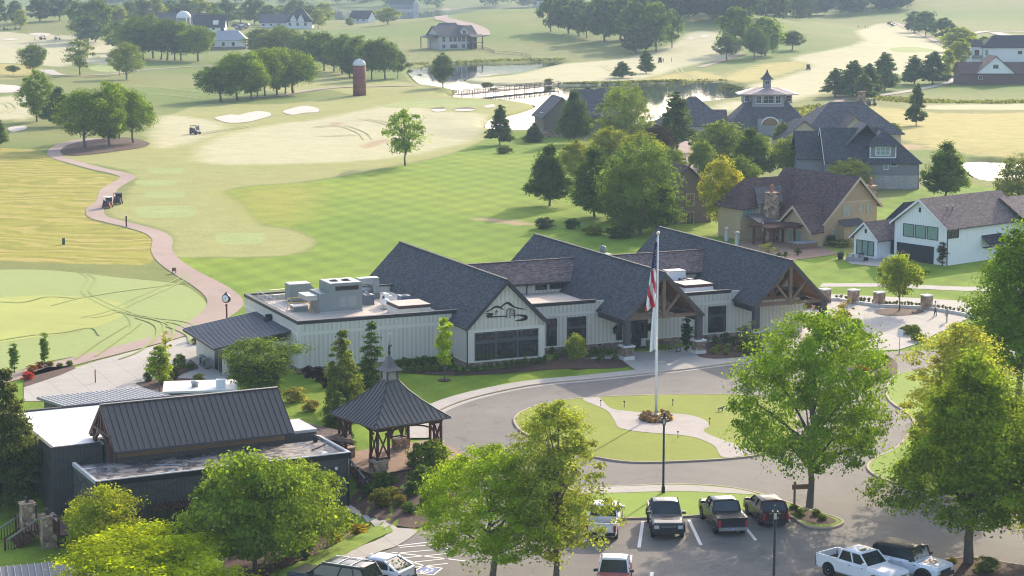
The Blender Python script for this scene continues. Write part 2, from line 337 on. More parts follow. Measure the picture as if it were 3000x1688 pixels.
def build_ground():
    ys=np.concatenate([np.linspace(-60,55,12),np.geomspace(60,420,420),np.geomspace(422,1500,420)[0:],np.geomspace(1510,4300,120)])
    a=np.concatenate([np.linspace(-.95,-.34,16)[:-1],np.linspace(-.34,.34,420),np.linspace(.34,.95,16)[1:]])
    Y,A=np.meshgrid(ys,a,indexing='ij'); X=A*(np.maximum(Y,0)+70)
    x=X.ravel();y=Y.ravel(); z=np.zeros(x.shape)
    for i in range(0,len(x),60000): z[i:i+60000]=Hf(x[i:i+60000],y[i:i+60000])
    nr,nc=X.shape; idx=np.arange(nr*nc).reshape(nr,nc)
    q=np.stack([idx[:-1,:-1],idx[:-1,1:],idx[1:,1:],idx[1:,:-1]],-1).reshape(-1,4)
    me=bpy.data.meshes.new('ground'); me.vertices.add(len(x)); me.vertices.foreach_set('co',np.stack([x,y,z],1).ravel())
    me.loops.add(q.size); me.loops.foreach_set('vertex_index',q.ravel()); me.polygons.add(len(q)); me.polygons.foreach_set('loop_start',np.arange(0,q.size,4)); me.polygons.foreach_set('loop_total',np.full(len(q),4))
    me.update(); me.validate()
    me.polygons.foreach_set('use_smooth',np.ones(len(q),bool))
    for k,polys in REG.items():
        at=me.attributes.new(k,'FLOAT','POINT'); at.data.foreach_set('value',sdfc(x,y,polys).astype(np.float32))
    o=bpy.data.objects.new('ground',me); COL.objects.link(o); struct(o)
    t=NT('grassland'); p=t.pos(); px,py,pz=t.sep(p)
    n1=t.noise(.02,p,4,.6); n2=t.noise(.22,p,4,.6); n3=t.noise(1.6,p,4,.65); n4=t.noise(.007,p,3)
    # mown-grass diamonds
    def wave(ang,per):
        u=t.m('ADD',t.m('MULTIPLY',px,math.cos(ang)),t.m('MULTIPLY',py,math.sin(ang)))
        return t.m('SINE',t.m('MULTIPLY',u,2*math.pi/per))
    st=t.m('ADD',t.rng(wave(R(28),4.6),-.5,.5,-1,1),t.rng(wave(R(-30),4.6),-.5,.5,-1,1))
    c=t.mix(n1,(.17,.195,.055),(.25,.25,.085)); c=t.mix(t.rng(n4,.4,.62),c,(.15,.21,.045))
    def lay(nm,c,col,w=.5,rag=0.0):
        s=t.attr(nm).outputs['Fac']
        if rag: s=t.m('ADD',s,t.m('MULTIPLY',t.m('SUBTRACT',n2,.5),rag))
        return t.mix(t.rng(s,-w,w),c,col)
    lawn=t.mix(t.rng(n1,.3,.7),(.145,.235,.022),(.215,.285,.03)); lawn=t.mul(lawn,t.m('MULTIPLY_ADD',st,.055,1.0))
    c=lay('rough2',c,t.mix(n2,(.16,.19,.06),(.25,.25,.09)),2.0,8.0)
    c=lay('apron',c,t.mix(n1,(.28,.295,.09),(.35,.335,.13)),1.0,1.0)
    c=lay('lawn',c,lawn,.5,.6)
    c=lay('fair',c,t.mix(n1,(.41,.39,.215),(.53,.48,.30)),3.0,4.0)
    ph=t.m('ADD',t.m('MULTIPLY',py,.55),t.m('ADD',t.m('MULTIPLY',n1,34.0),t.m('MULTIPLY',px,.22))); hs=t.m('SINE',t.m('MULTIPLY',ph,2.1))
    hay=t.mix(t.rng(hs,-.5,.9),(.255,.245,.045),(.44,.35,.11)); hay=t.mix(t.rng(n2,.35,.65),hay,(.30,.285,.05))
    c=lay('hay',c,hay,.35,.5)
    c=lay('dry',c,t.mix(n2,(.33,.32,.085),(.46,.36,.15)),4.0,14.0)
    c=lay('yel',c,t.mix(n2,(.25,.27,.04),(.33,.31,.06)),5.0,9.0)
    c=lay('green',c,t.mix(n2,(.295,.345,.12),(.335,.375,.145)),.35)
    c=lay('dirt',c,t.mix(n3,(.36,.26,.14),(.42,.32,.19)),1.2,5.0)
    n5=t.noise(5.5,p,3,.7); f=t.m('MULTIPLY_ADD',n3,.5,.75); f=t.m('MULTIPLY',f,t.m('MULTIPLY_ADD',n2,.4,.8)); f=t.m('MULTIPLY',f,t.m('MULTIPLY_ADD',n5,.7,.65)); c=t.mul(c,f)
    t.bump(t.m('ADD',t.noise(3.0,p,4,.7),t.m('MULTIPLY',n2,2.0)),.35,.25)
    me.materials.append(t.fin(c,.95,.08))
build_ground()
def sheet(name,polys,m,dz=.02,step=0.0,zf=None,skirt=0.0,hole=None):
    """a surface laid over the ground: outline + inner points, triangulated; polys = list of world outlines"""
    if not isinstance(polys,list): polys=[polys]
    V=[];Fc=[]
    for po in polys:
        po=np.asarray(po)[:,:2]
        if step and len(po)<400:
            q=[]
            for i in range(len(po)):
                a_,b_=po[i],po[(i+1)%len(po)]; m_=max(1,int(np.hypot(*(b_-a_))/step)); q+=[a_+(b_-a_)*j/m_ for j in range(m_)]
            po=np.array(q)
        pts=[tuple(p) for p in po]; n=len(pts); ed=[(i,(i+1)%n) for i in range(n)]
        if step:
            x0,y0=po.min(0);x1,y1=po.max(0); gx,gy=np.meshgrid(np.arange(x0,x1,step),np.arange(y0,y1,step)); gx=gx.ravel();gy=gy.ravel()
            d=sdf(gx,gy,po); k=d>step*.4; pts+=list(zip(gx[k],gy[k]))
        vs,es,fs,_,_,_=delaunay_2d_cdt([Vector(p) for p in pts],ed,[],1,1e-4)
        b=len(V); xs=np.array([v[0] for v in vs]);ys=np.array([v[1] for v in vs]); zs=Hf(xs,ys)+dz if zf is None else np.full(len(xs),zf)
        V+=[(x,y,z) for x,y,z in zip(xs,ys,zs)]; 
        for f in fs:
            a,b2,c2=[vs[i] for i in f[:3]]
            if (b2-a).cross(c2-a)<0: f=f[::-1]
            Fc.append([b+i for i in f])
    mb=MB(); mb.v=V; mb.f=Fc; mb.m=[0]*len(Fc); mb.sm=[True]*len(Fc)
    o=mb.build(name,m); return struct(o)
def offs(pts,d,closed):
    p=np.asarray(pts)[:,:2]; n=len(p); out=[]
    for i in range(n):
        if closed: a,b=p[i-1],p[(i+1)%n]
        else: a,b=p[max(i-1,0)],p[min(i+1,n-1)]
        t=b-a; t=t/max(np.hypot(*t),1e-9); out.append(p[i]+d*np.array([-t[1],t[0]]))
    return np.array(out)
def strip(name,pts,w0,w1,m,dz=.02,h=0.0,closed=False,zf=None):
    """a band between offsets w0 and w1 left of a line (arrays allowed); h>0 gives it height"""
    L=offs(pts,w1,closed) if np.isscalar(w1) else np.array([offs(pts,w,closed)[i] for i,w in enumerate(w1)])
    Rr=offs(pts,w0,closed) if np.isscalar(w0) else np.array([offs(pts,w,closed)[i] for i,w in enumerate(w0)])
    mb=MB(); n=len(L); zl=Hf(L[:,0],L[:,1]) if zf is None else np.full(n,zf); zr=Hf(Rr[:,0],Rr[:,1]) if zf is None else np.full(n,zf)
    for i in range(n if closed else n-1):
        j=(i+1)%n; a=(*Rr[i],zr[i]+dz+h);b=(*Rr[j],zr[j]+dz+h);c=(*L[j],zl[j]+dz+h);d=(*L[i],zl[i]+dz+h)
        mb.add([a,b,c,d],[(0,1,2,3)],0)
        if h:
            dn=h+.05; mb.add([a,b,(b[0],b[1],b[2]-dn),(a[0],a[1],a[2]-dn)],[(3,2,1,0)],0); mb.add([c,d,(d[0],d[1],d[2]-dn),(c[0],c[1],c[2]-dn)],[(3,2,1,0)],0)
    return struct(mb.build(name,m))
# --- ground materials
def groundmat(name,c1,c2,sc=1.2,rough=.9,spec=.2,bump=.3,big=.06):
    t=NT(name); p=t.pos(); c=t.mix(t.noise(sc,p,5,.65),c1,c2); c=t.mul(c,t.m('MULTIPLY_ADD',t.noise(big,p,3,.6,1.0),.55,.72)); c=t.mul(c,t.m('MULTIPLY_ADD',t.noise(9,p,2),.3,.85)); t.bump(t.noise(12,p,3),bump,.03); return t.fin(c,rough,spec)
def asphalt():
    t=NT('asphalt'); p=t.pos(); c=t.mix(t.noise(.5,p,5,.65),(.142,.130,.117),(.192,.174,.155)); c=t.mul(c,t.m('MULTIPLY_ADD',t.noise(.09,p,4,.6,1.5),.7,.65)); c=t.mul(c,t.m('MULTIPLY_ADD',t.noise(14,p,2),.4,.8))
    v=t.n('TexVoronoi',feature='DISTANCE_TO_EDGE'); v.inputs['Scale'].default_value=.11; w=t.n('VectorMath',operation='ADD'); t.L.new(p,w.inputs[0]); nz=t.n('TexNoise'); nz.inputs['Scale'].default_value=.5; nz.inputs['Detail'].default_value=4; t.L.new(p,nz.inputs['Vector']); sc_=t.n('VectorMath',operation='SCALE'); t.L.new(nz.outputs[1],sc_.inputs[0]); sc_.inputs['Scale'].default_value=3.5; t.L.new(sc_.outputs[0],w.inputs[1]); t.L.new(w.outputs[0],v.inputs['Vector'])
    c=t.mul(c,t.rng(v.outputs[0],.003,.009,.82,1.0)); c=t.mul(c,t.rng(t.noise(.33,p,2,.5),.62,.72,1.0,.78)); t.bump(t.noise(12,p,3),.3,.03); return t.fin(c,.85,.25)
M_ASPH=asphalt()
M_CONC=groundmat('concrete',(.37,.335,.29),(.47,.43,.375),.35,bump=.1)
def concrete():
    t=NT('jointed concrete'); p=t.pos(); c=t.mix(t.noise(.35,p,5,.65),(.37,.335,.29),(.47,.43,.375)); c=t.mul(c,t.m('MULTIPLY_ADD',t.noise(.07,p,4,.6,1.0),.45,.77)); c=t.mul(c,t.m('MULTIPLY_ADD',t.noise(9,p,2),.25,.87)); x,y,_=t.sep(p)
    for an in (23.69,113.69):
        u=t.m('ADD',t.m('MULTIPLY',x,math.cos(R(an))),t.m('MULTIPLY',y,math.sin(R(an)))); q=t.m('PINGPONG',t.m('ADD',u,300.0),1.25); c=t.mul(c,t.rng(q,.012,.045,.72,1.0))
    return t.fin(c,.9,.2)
M_CONC=concrete()
M_CURB=groundmat('kerb concrete',(.36,.29,.21),(.48,.39,.29),1.5,bump=.15)
M_PATHC=groundmat('path tarmac',(.31,.225,.185),(.38,.285,.235),.6,bump=.15)
M_MULCH=groundmat('bark mulch',(.055,.030,.022),(.13,.075,.055),6,bump=.9)
M_SAND=groundmat('bunker sand',(.50,.43,.36),(.62,.53,.45),.3,bump=.1)
M_PUTT=None
M_STRIP=groundmat('clipped turf',(.15,.25,.02),(.25,.33,.03),3,bump=.7)
M_ISLE=groundmat('island turf',(.18,.225,.018),(.26,.295,.03),2.5,bump=.9)
M_LINE=mat('road marking paint',(.75,.72,.68),.7,.1)
M_YEL=mat('tactile yellow',(.7,.48,.12),.7,.15)
M_STAMP=groundmat('stamped paving',(.34,.30,.265),(.48,.425,.38),.9,bump=.2)
M_BRICKP=mat('terrace brick',(.30,.19,.13),.85,.2,2,pat=('brick',.1,.2,.3),bump=.2)
t=NT('water'); p=t.pos(); t.bump(t.noise(.35,p,3,.6),.045,.25); t.b.inputs['IOR'].default_value=1.33
M_WATER=t.fin((.035,.045,.04),.03,.5)
sheet('pond',[w for w in pond_w],M_WATER,zf=ZP)
# far river beyond the left hill
sheet('river',[np.array([(-700,1420),(-60,1400),(30,1480),(60,1700),(-100,1800),(-800,1800)])],M_WATER,zf=-8.2)
# putting green with its yellow patch
t=NT('putting turf'); p=t.pos(); cpat=sdf; 
pgw=W([(-140,684),(0,679),(130,681),(300,699),(440,714),(492,736),(521,768),(516,797),(482,823),(400,850),(260,884),(110,912),(-140,962)])
c=t.mix(t.noise(.08,p,3),(.28,.335,.115),(.335,.38,.145)); c=t.mul(c,t.m('MULTIPLY_ADD',t.noise(1.2,p,4),.22,.89)); M_PUTT=t.fin(c,.95,.08)
sheet('putting_green',pgw,M_PUTT,.035,2.0)
M_YGRASS=groundmat('thin yellow turf',(.335,.365,.085),(.38,.395,.105),.4,bump=.1)
sheet('putting_green_patch',W([(-140,762),(0,750),(120,744),(230,750),(300,762),(316,788),(270,815),(180,838),(60,854),(-140,872)]),M_YGRASS,.05,2.0)
M_TRACK=groundmat('wheel track turf',(.25,.31,.085),(.285,.335,.105),.5,bump=.1)
tr=[[(200,688),(222,702),(205,733),(250,765),(310,790),(330,815),(326,840)],[(215,688),(240,703),(225,735),(280,768),(345,792),(400,808),(412,830),(380,855)],
 [(470,690),(400,725),(330,755),(270,785),(205,800)],[(480,697),(420,728),(350,758),(285,790),(230,801)],[(130,770),(200,752),(300,735),(400,722),(470,712)],[(280,780),(380,800),(470,812),(510,838)],[(290,785),(400,808),(450,818),(495,845)],
 [(340,800),(390,820),(392,850),(350,885),(300,905)],[(370,800),(430,822),(432,850),(390,878)],[(320,820),(250,862),(190,905)],[(355,815),(290,862),(240,898)],[(420,822),(470,845),(475,866)],[(0,760),(60,762),(120,748),(190,752)],[(0,858),(80,845),(160,838),(230,826),(250,845)]]
for it,q in enumerate(tr):
    w=catmull([G(a,b)[:2] for a,b in q],6,False); strip('wheel_track',w,-.14,.14,M_TRACK,.065+.005*it)
M_TRK2=groundmat('fairway track',(.37,.365,.15),(.43,.41,.19),.5,bump=.1)
for q in [[(800,322),(850,318),(900,335),(915,352)],[(900,300),(960,310),(1000,330)],[(505,340),(560,330),(640,318)],[(810,345),(870,342),(900,340)],[(20,285),(40,275),(30,262),(15,258)],[(1510,165),(1530,178),(1555,188),(1540,198)],[(1700,172),(1706,182),(1740,196)],[(330,215),(430,225),(520,235)],[(370,235),(450,243),(500,250)]]:
    w=catmull([G(a,b)[:2] for a,b in q],6,False); strip('wheel_track',w,-.22,.22,M_TRK2,.12); strip('wheel_track',w,1.6,2.0,M_TRK2,.12)
# sand bunkers
for q in [[(540,297),(562,292),(580,289),(600,290),(625,284),(650,281),(676,284),(681,292),(655,300),(622,308),(578,310),(552,304)],[(711,282),(735,273),(768,267),(800,274),(798,283),(765,285),(735,290)],[(-30,214),(40,216),(70,226),(45,233),(-30,232)],[(22,322),(62,317),(64,326),(30,333)],[(1085,276),(1117,272),(1119,280),(1094,282)],[(1142,277),(1172,273),(1196,278),(1160,281)],[(1218,268),(1240,263),(1245,269),(1225,272)],[(70,86),(100,83),(128,86),(110,92)],[(180,92),(215,91),(228,95),(200,99)],[(285,120),(320,118),(335,124),(300,128)],[(5,99),(30,97),(45,100),(20,102)],[(1732,95),(1742,94),(1745,99),(1735,100)],[(1762,89),(1778,88),(1782,93),(1766,94)],[(310,137),(330,134),(345,138),(325,142)]]:
    sheet('sand_bunker',W(q),M_SAND,.10,1.5)
M_FACE=groundmat('bunker face',(.10,.085,.05),(.16,.13,.08),1)
for q in [[(1083,275),(1100,271),(1117,270),(1119,275),(1100,275)],[(1140,276),(1160,272),(1180,271),(1197,276),(1180,275),(1160,275)]]: sheet('bunker_face',W(q),M_FACE,.16,1.5)
# paths
def path(name,pts,w,m=M_PATHC,dz=.06,n=8):
    q=[G(a,b)[:2] for a,b,*_ in pts]; c=catmull(q,n,False)
    ws=np.interp(np.arange(len(c))/n,range(len(pts)),[(p[2] if len(p)>2 else w) for p in pts])/2
    return strip(name,c,-ws,ws,m,dz)
path('cart_path',[(262,349),(225,351),(185,357),(155,367),(137,382),(145,396),(190,410),(250,426),(300,437),(322,447),(300,461),(276,476),(268,492),(262,508),(240,526),(246,546),(290,559),(340,571),(385,585),(408,602),(407,630),(424,656,2.9),(470,688,3.2),(520,716,3.5),(558,744,3.8),(566,768,4.0),(540,795,3.6),(500,817,3.2),(430,845),(330,873),(200,906),(100,932),(-60,972)],2.7)
path('cart_path',[(140,188),(200,191),(280,187),(356,177),(440,171),(520,166),(620,160)],2.6,dz=.12)
path('cart_path',[(116,176),(128,184),(150,190)],5,M_CONC,.14)
path('cart_path',[(600,246),(690,243),(730,236),(788,227),(850,221),(920,219),(1000,217),(1050,216)],3,dz=.14)
path('cart_path',[(2240,56),(2262,62),(2310,84),(2360,108),(2395,126),(2412,142)],3,dz=.16)
path('cart_path',[(2145,262),(2108,259),(2118,251),(2150,248)],2.6,dz=.15)
path('cart_path',[(1760,170),(1820,152),(1870,136)],2.6,dz=.15)
path('cart_path',[(2200,243),(2330,222),(2390,206),(2388,194)],3,M_CONC,dz=.15)
path('road',[(1213,90),(1208,77),(1180,64),(1130,52),(1108,41),(1115,30),(1150,22),(1230,18),(1320,17)],7,dz=.25)
path('road',[(2440,86),(2480,80),(2520,80),(2700,84)],6,M_CONC,dz=.25); path('road',[(2500,82),(2540,92),(2700,118)],6,M_CONC,dz=.3)
path('road',[(1700,440),(1722,405),(1740,385),(1735,365),(1712,350),(1690,345)],7,M_PATHC,.1)
path('kerb',[(1742,415),(1752,390),(1748,368),(1728,352)],.5,M_CURB,.22)
sheet('mulch_bed',W([(152,384),(165,368),(200,358),(250,350),(310,346),(350,352),(377,362),(355,372),(300,380),(240,388),(180,392)]),M_MULCH,.09,1.5)
# --- roundabout, drive and parking lot (all level)
drive=Ws([(640,1560),(760,1475),(900,1412),(1002,1374),(1062,1333),(1090,1310)])
outer=[(1150,1255),(1180,1215),(1135,1175),(1098,1140),(1080,1105),(1078,1075),(1092,1048),(1120,1028),(1200,1000),(1340,971),(1500,955),(1700,934),(1800,921),(1915,906)]
outer_w=Wz(outer[2:],0,6)[:-6] if 0 else catmull([P(a,b)[:2] for a,b in outer],6,False)
right=Ws([(2100,893),(2262,884),(2800,872),(2900,1560)])
sheet('parking_lot',np.vstack([drive,outer_w,right]),M_ASPH,zf=.02)
isle=Wz([(1296,1062),(1312,1040),(1370,1018),(1460,1005),(1600,998),(1750,996),(1880,998),(1965,1020),(2002,1060),(1988,1105),(1932,1138),(1860,1153),(1700,1163),(1570,1163),(1450,1141),(1380,1120),(1318,1090)],0,6)
strip('gutter',isle,-.55,0,M_CONC,.03,0,True); strip('kerb',isle,-.02,.16,M_CURB,.0,.14,True)
sheet('island_lawn',offs(isle,.15,True),M_ISLE,.12)
sheet('island_walk',Wz([(1466,1009),(1503,1002),(1535,1030),(1580,1038),(1640,1043),(1720,1046),(1768,1058),(1784,1075),(1770,1088),(1800,1104),(1880,1132),(1900,1143),(1860,1152),(1815,1153),(1795,1125),(1745,1104),(1680,1096),(1610,1090),(1558,1080),(1545,1062),(1525,1036)],0,6),M_STAMP,.14)
walk=catmull([P(a,b)[:2] for a,b in outer[4:]],6,False)
strip('gutter',walk,-.55,0,M_CONC,.03); strip('kerb',walk,0,.16,M_CURB,0,.14); strip('pavement',walk,.16,1.75,M_CONC,.13)
# planted strip with its footway below the loop
s0=Wz([(1330,1250),(1450,1232),(1580,1226),(1720,1222),(1850,1232),(1950,1258),(2040,1288),(2100,1305),(2117,1318),(2085,1330),(2030,1325),(1985,1300),(1900,1290),(1700,1302),(1500,1306),(1370,1290)],0,5)
strip('kerb',s0,-.02,.16,M_CURB,0,.14,True); strip('gutter',s0,-.5,0,M_CONC,.03,0,True); sheet('verge',offs(s0,.15,True),M_STRIP,.12)
sheet('pavement',Wz([(1340,1250),(1450,1233),(1580,1227),(1720,1224),(1850,1234),(1900,1247),(1850,1246),(1720,1240),(1580,1243),(1450,1248)],0,4),M_CONC,.135)
sheet('mulch_bed',Wz([(1988,1286),(2030,1288),(2085,1305),(2102,1316),(2080,1323),(2035,1319),(1995,1300)],0,5),M_MULCH,.14)
g2=Wz([(2185,1180),(2205,1155),(2262,1125),(2300,1060),(2240,1010),(2235,970),(2300,935),(2600,925),(2900,1000),(2900,1250),(2500,1270),(2330,1235),(2225,1208)],0,4)
strip('kerb',g2,-.02,.16,M_CURB,0,.14,True); strip('gutter',g2,-.5,0,M_CONC,.03,0,True); sheet('verge',offs(g2,.15,True),M_STRIP,.12)
b2=Wz([(2340,1432),(2380,1412),(2460,1408),(2560,1425),(2700,1440),(2800,1500),(2500,1520),(2360,1480)],0,4)
strip('kerb',b2,-.02,.16,M_CURB,0,.14,True); strip('gutter',b2,-.5,0,M_CONC,.03,0,True); sheet('mulch_bed',offs(b2,.15,True),M_MULCH,.12)
sheet('mulch_bed',Wz([(2150,925),(2180,905),(2225,898),(2255,915),(2250,945),(2200,960),(2160,950)],0,4),M_MULCH,.14)
def line(a,b,w=.11): 
    p,q=P(*a)[:2],P(*b)[:2]; strip('parking_line',np.array([p,q]),-w,w,M_LINE,.026)
for a,b in (((1617,1312),(1607,1378)),((1733,1308),(1763,1372)),((1868,1318),(1901,1360)),((1475,1350),(1467,1372)),((2378,1432),(2392,1455)),((1640,1440),(1636,1470)),((2258,1438),(2272,1455))): line(a,b)
for i in range(5): line((985+i*-4+20,1378+i*14),(1150-i*6,1366+i*13),.06)
for a,b in (((1000,1374),(1100,1362)),((985,1390),(1170,1412)),((980,1395),(1090,1432))): line(a,b,.07)
for a,b in (((1036,1441),(1066,1424)),((1066,1424),(1112,1430)),((1112,1430),(1090,1447)),((1090,1447),(1036,1441))): line(a,b,.06)
M_BLUE=mat('marking blue',(.12,.17,.42),.7,.1)
sheet('parking_symbol_field',Ws([(1044,1440),(1068,1427),(1104,1431),(1086,1444)]),M_BLUE,.024)
for q in [[(1064,1441),(1072,1436),(1078,1432)],[(1070,1437),(1084,1438),(1088,1434)],[(1062,1436),(1058,1440),(1066,1443),(1078,1441)]]: strip('parking_symbol',catmull([P(a,b)[:2] for a,b in q],3,False),-.06,.06,M_LINE,.03)
# plaza right of the clubhouse, walk, terrace of the left side
sheet('plaza',Ws([(1790,905),(1915,903),(2100,889),(2262,881),(2300,868),(2440,800),(2450,760),(2330,752),(2060,740),(1990,700),(1850,760),(1780,830)]),M_CONC,.06)
sheet('plaza',Ws([(1470,905),(1560,905),(1600,935),(1800,919),(1915,905),(1800,860),(1700,880),(1560,890)]),M_CONC,.09)
sheet('pavement',Ws([(2060,722),(2200,722),(2440,733),(2700,736),(2700,724),(2430,722),(2200,713),(2070,713)]),M_CONC,.03)
sheet('terrace',Ws([(60,965),(250,907),(400,867),(520,832),(620,800),(640,900),(560,960),(470,985),(430,1010),(60,1010)]),M_CONC,.03)
sheet('mulch_bed',Ws([(430,955),(455,925),(480,905),(497,921),(500,928),(470,938),(452,945),(440,960)]),M_MULCH,.06)
sheet('mulch_bed',Ws([(60,945),(120,925),(185,921),(190,928),(150,945),(60,975)]),M_MULCH,.06)
sheet('mulch_bed',Ws([(340,965),(420,950),(500,955),(560,968),(470,990),(380,985)]),M_MULCH,.06)
# beds along the clubhouse front
sheet('mulch_bed',Wz([(920,930),(1100,912),(1160,935),(1375,910),(1395,880),(1440,878),(1500,880),(1560,900),(1590,915),(1560,926),(1480,928),(1390,930),(1250,942),(1120,945),(1000,938)],0,4),M_MULCH,.05)
sheet('mulch_bed',Wz([(1752,895),(1770,868),(1860,850),(1920,870),(1900,895),(1800,905)],0,4),M_MULCH,.1)
sheet('mulch_bed',Wz([(2198,786),(2230,778),(2290,778),(2325,785),(2290,794),(2230,795)],0,5),M_MULCH,.1)
# low ground by the dark lodge
sheet('pavement',W([(880,1268),(905,1285),(960,1310),(1000,1330),(1050,1336),(1000,1374),(940,1395),(800,1470),(700,1530),(680,1500),(800,1420),(900,1378),(975,1345),(950,1325),(900,1300),(870,1285)]),M_CONC,.06,.6)
sheet('mulch_bed',W([(560,1470),(580,1390),(700,1370),(850,1330),(930,1320),(900,1345),(780,1400),(690,1440),(620,1480)]),M_MULCH,.05,.6)
sheet('verge',W([(700,1440),(790,1400),(900,1345),(960,1326),(988,1338),(940,1360),(840,1410),(740,1460)]),M_STRIP,.09,.6)
sheet('mulch_bed',W([(880,1262),(930,1180),(1080,1160),(1150,1195),(1195,1225),(1160,1262),(1100,1300),(1055,1328),(1000,1325),(940,1300),(900,1285)]),M_MULCH,.07,.6)
# ---------------------------------------------------------------- shared building materials
M_GREIGE=mat('greige batten boards',(.60,.555,.465),.75,.06,1.2,pat=('batten',.43,.035,.45),bump=.25)
M_TRIM=mat('pale trim',(.64,.60,.51),.7,.05); M_CAPW=mat('pale stone cap',(.60,.58,.54),.85,.12,5)
M_STONE=stone('brown ledge stone',(.34,.235,.16),(.17,.12,.09),2.9,(.16,.13,.10)); M_STONET=stone('tan rubble stone',(.46,.33,.22),(.24,.165,.11),3.1,(.2,.15,.11))
M_SLATE=shingle('slate grey shingles',(.068,.073,.081)); M_BROWNSH=shingle('brown shingles',(.105,.066,.062)); M_GREYSH=shingle('grey shingles',(.11,.105,.112)); M_BLACKSH=shingle('black shingles',(.034,.036,.046)); M_TAUPE=shingle('taupe shingles',(.16,.12,.115))
M_DARK=mat('charcoal trim',(.045,.043,.047),.55,.08); M_FRAME=mat('dark window surround',(.082,.08,.084),.6,.06); M_BLACK=mat('black metal',(.015,.015,.017),.4,.05,spec=.4)
M_DECK=mat('roof membrane',(.50,.42,.345),.6,.22,.8,spec=.4); M_TIMBER=mat('weathered timber',(.19,.115,.075),.75,.25,2.5); M_SOFFIT=mat('cedar soffit',(.32,.14,.06),.6,.2,2,pat=('lap',.14,.12,.4))
M_COLUMN=mat('brown painted column',(.085,.073,.07),.65,.1); M_GLASS=glass(); M_CURT=mat('white curtain',(.55,.60,.58),.9,.05,pat=('batten',.12,.02,.3)); M_GALV=mat('galvanised steel',(.42,.44,.44),.38,.12,2,metal=.55); M_GREYM=mat('grey painted steel',(.21,.235,.22),.5,.08,1.5)
M_WHITE=mat('white paint',(.78,.78,.76),.6,.04); M_ACBLUE=mat('condenser slate',(.16,.20,.25),.5,.1,pat=('seam',.07,.012,.6),bump=.4)
SUNCURT=mat('teal blind',(.33,.50,.44),.6,.08)
def window(parent,O,U,w,h,fw=.07,cols=1,rows=1,frame=None,pane=None,depth=.07,name='window',up=(0,0,1),mw=.035):
    """window in a wall: O lower-left corner on the wall face, U unit vector along the wall; frame stands proud, pane is its child"""
    O=Vector(O);U=Vector(U).normalized();V=Vector(up);Nn=U.cross(V)  # points out of the wall
    f=MB(); 
    def bx(a,b,c,d,n0,n1):
        p=[O+U*a+V*c,O+U*b+V*c,O+U*b+V*d,O+U*a+V*d]; f.ext([q+Nn*n0 for q in p],Nn*(n1-n0))
    bx(-fw,0,-fw,h+fw,0,depth);bx(w,w+fw,-fw,h+fw,0,depth);bx(0,w,h,h+fw,0,depth);bx(0,w,-fw,0,0,depth)
    for i in range(1,cols): x=w*i/cols; bx(x-mw/2,x+mw/2,0,h,.021,depth*.7)
    for j in range(1,rows):
        y=h*j/rows
        for i in range(cols):
            x0=w*i/cols+(mw/2 if i else 0); x1=w*(i+1)/cols-(mw/2 if i<cols-1 else 0); bx(x0,x1,y-mw/2,y+mw/2,.021,depth*.7)
    fo=f.build(name,frame or M_DARK,parent)
    g=MB(); p=[O,O+U*w,O+U*w+V*h,O+V*h]; g.ext([q-Nn*.01 for q in p],Nn*.03); g.build('pane',pane or M_GLASS,fo)
    return fo
def gable_roof(mb,u0,u1,v0,v1,ze,zr,along='v',th=.22,m=0,hip0=0.0,hip1=0.0):
    """two slabs meeting at a ridge; hip0/hip1 pull the ridge in at each end and close it with a sloped face"""
    if along=='v':
        uc=(u0+u1)/2; T=lambda a,b,z:(a,b,z); A0,A1,B0,B1,C=u0,u1,v0,v1,uc
    else:
        vc=(v0+v1)/2; T=lambda a,b,z:(b,a,z); A0,A1,B0,B1,C=v0,v1,u0,u1,vc
    r0,r1=B0+hip0,B1-hip1
    for s in (A0,A1):
        top=[T(s,B0,ze),T(s,B1,ze),T(C,r1,zr),T(C,r0,zr)]
        mb.ext(top,(0,0,-th),m)
    if hip0: mb.ext([T(A0,B0,ze),T(C,r0,zr),T(A1,B0,ze)],(0,0,-th),m)
    if hip1: mb.ext([T(A0,B1,ze),T(C,r1,zr),T(A1,B1,ze)],(0,0,-th),m)
def condenser(label,loc,s=(.85,.85,.9),rz=0,group=None,name='condenser_unit'):
    r=thing(name,loc,rz,label,'air conditioner',group); a,b,h=s
    m=MB(); m.cbox((0,0,.06),(a,b,h-.06)); m.build('casing',M_ACBLUE,r)
    m=MB(); m.cbox((0,0,h),(a*1.02,b*1.02,.05)); 
    m.build('top_rim',M_GALV,r); m=MB(); m.lathe([(a*.36,h+.05),(a*.36,h+.08),(a*.08,h+.1)],n=14); m.build('fan_grille',M_BLACK,r)
    m=MB(); m.cbox((0,0,0),(a*1.1,b*1.1,.06)); m.build('base_pad',M_GREYM,r)
    return r
# ---------------------------------------------------------------- clubhouse
TH=R(23.69); CO=(0,191.88,0)
club=thing('clubhouse',CO,TH,'long greige clubhouse with three steep slate-grey gable roofs and a flat roofed left wing','building')
def lv(sx,sy,v):  # point of the clubhouse plane v = const seen at a source pixel, local
    r=ray(sx/K,sy/K); n=np.array([-math.sin(TH),math.cos(TH),0]); o=np.array(CO); t=(v-n@(C0-o))/(n@r); d=C0+r*t-o
    return d[0]*math.cos(TH)+d[1]*math.sin(TH),d[2]
VP=1.05
def cw(u,v,z): c,s=math.cos(TH),math.sin(TH); return (CO[0]+u*c-v*s,CO[1]+u*s+v*c,z)
w=MB(); HW=4.2; ZR=8.17; ZE=3.97; G1,G2,G3=-1.85,13.56,28.56
# left wing walls with parapet
w.box(-20.67,-5.7,VP,VP+.3,0,4.8); w.box(-20.67,-20.37,VP+.3,18,0,4.8); w.box(-20.37,-5.7,17.7,18,0,4.8)
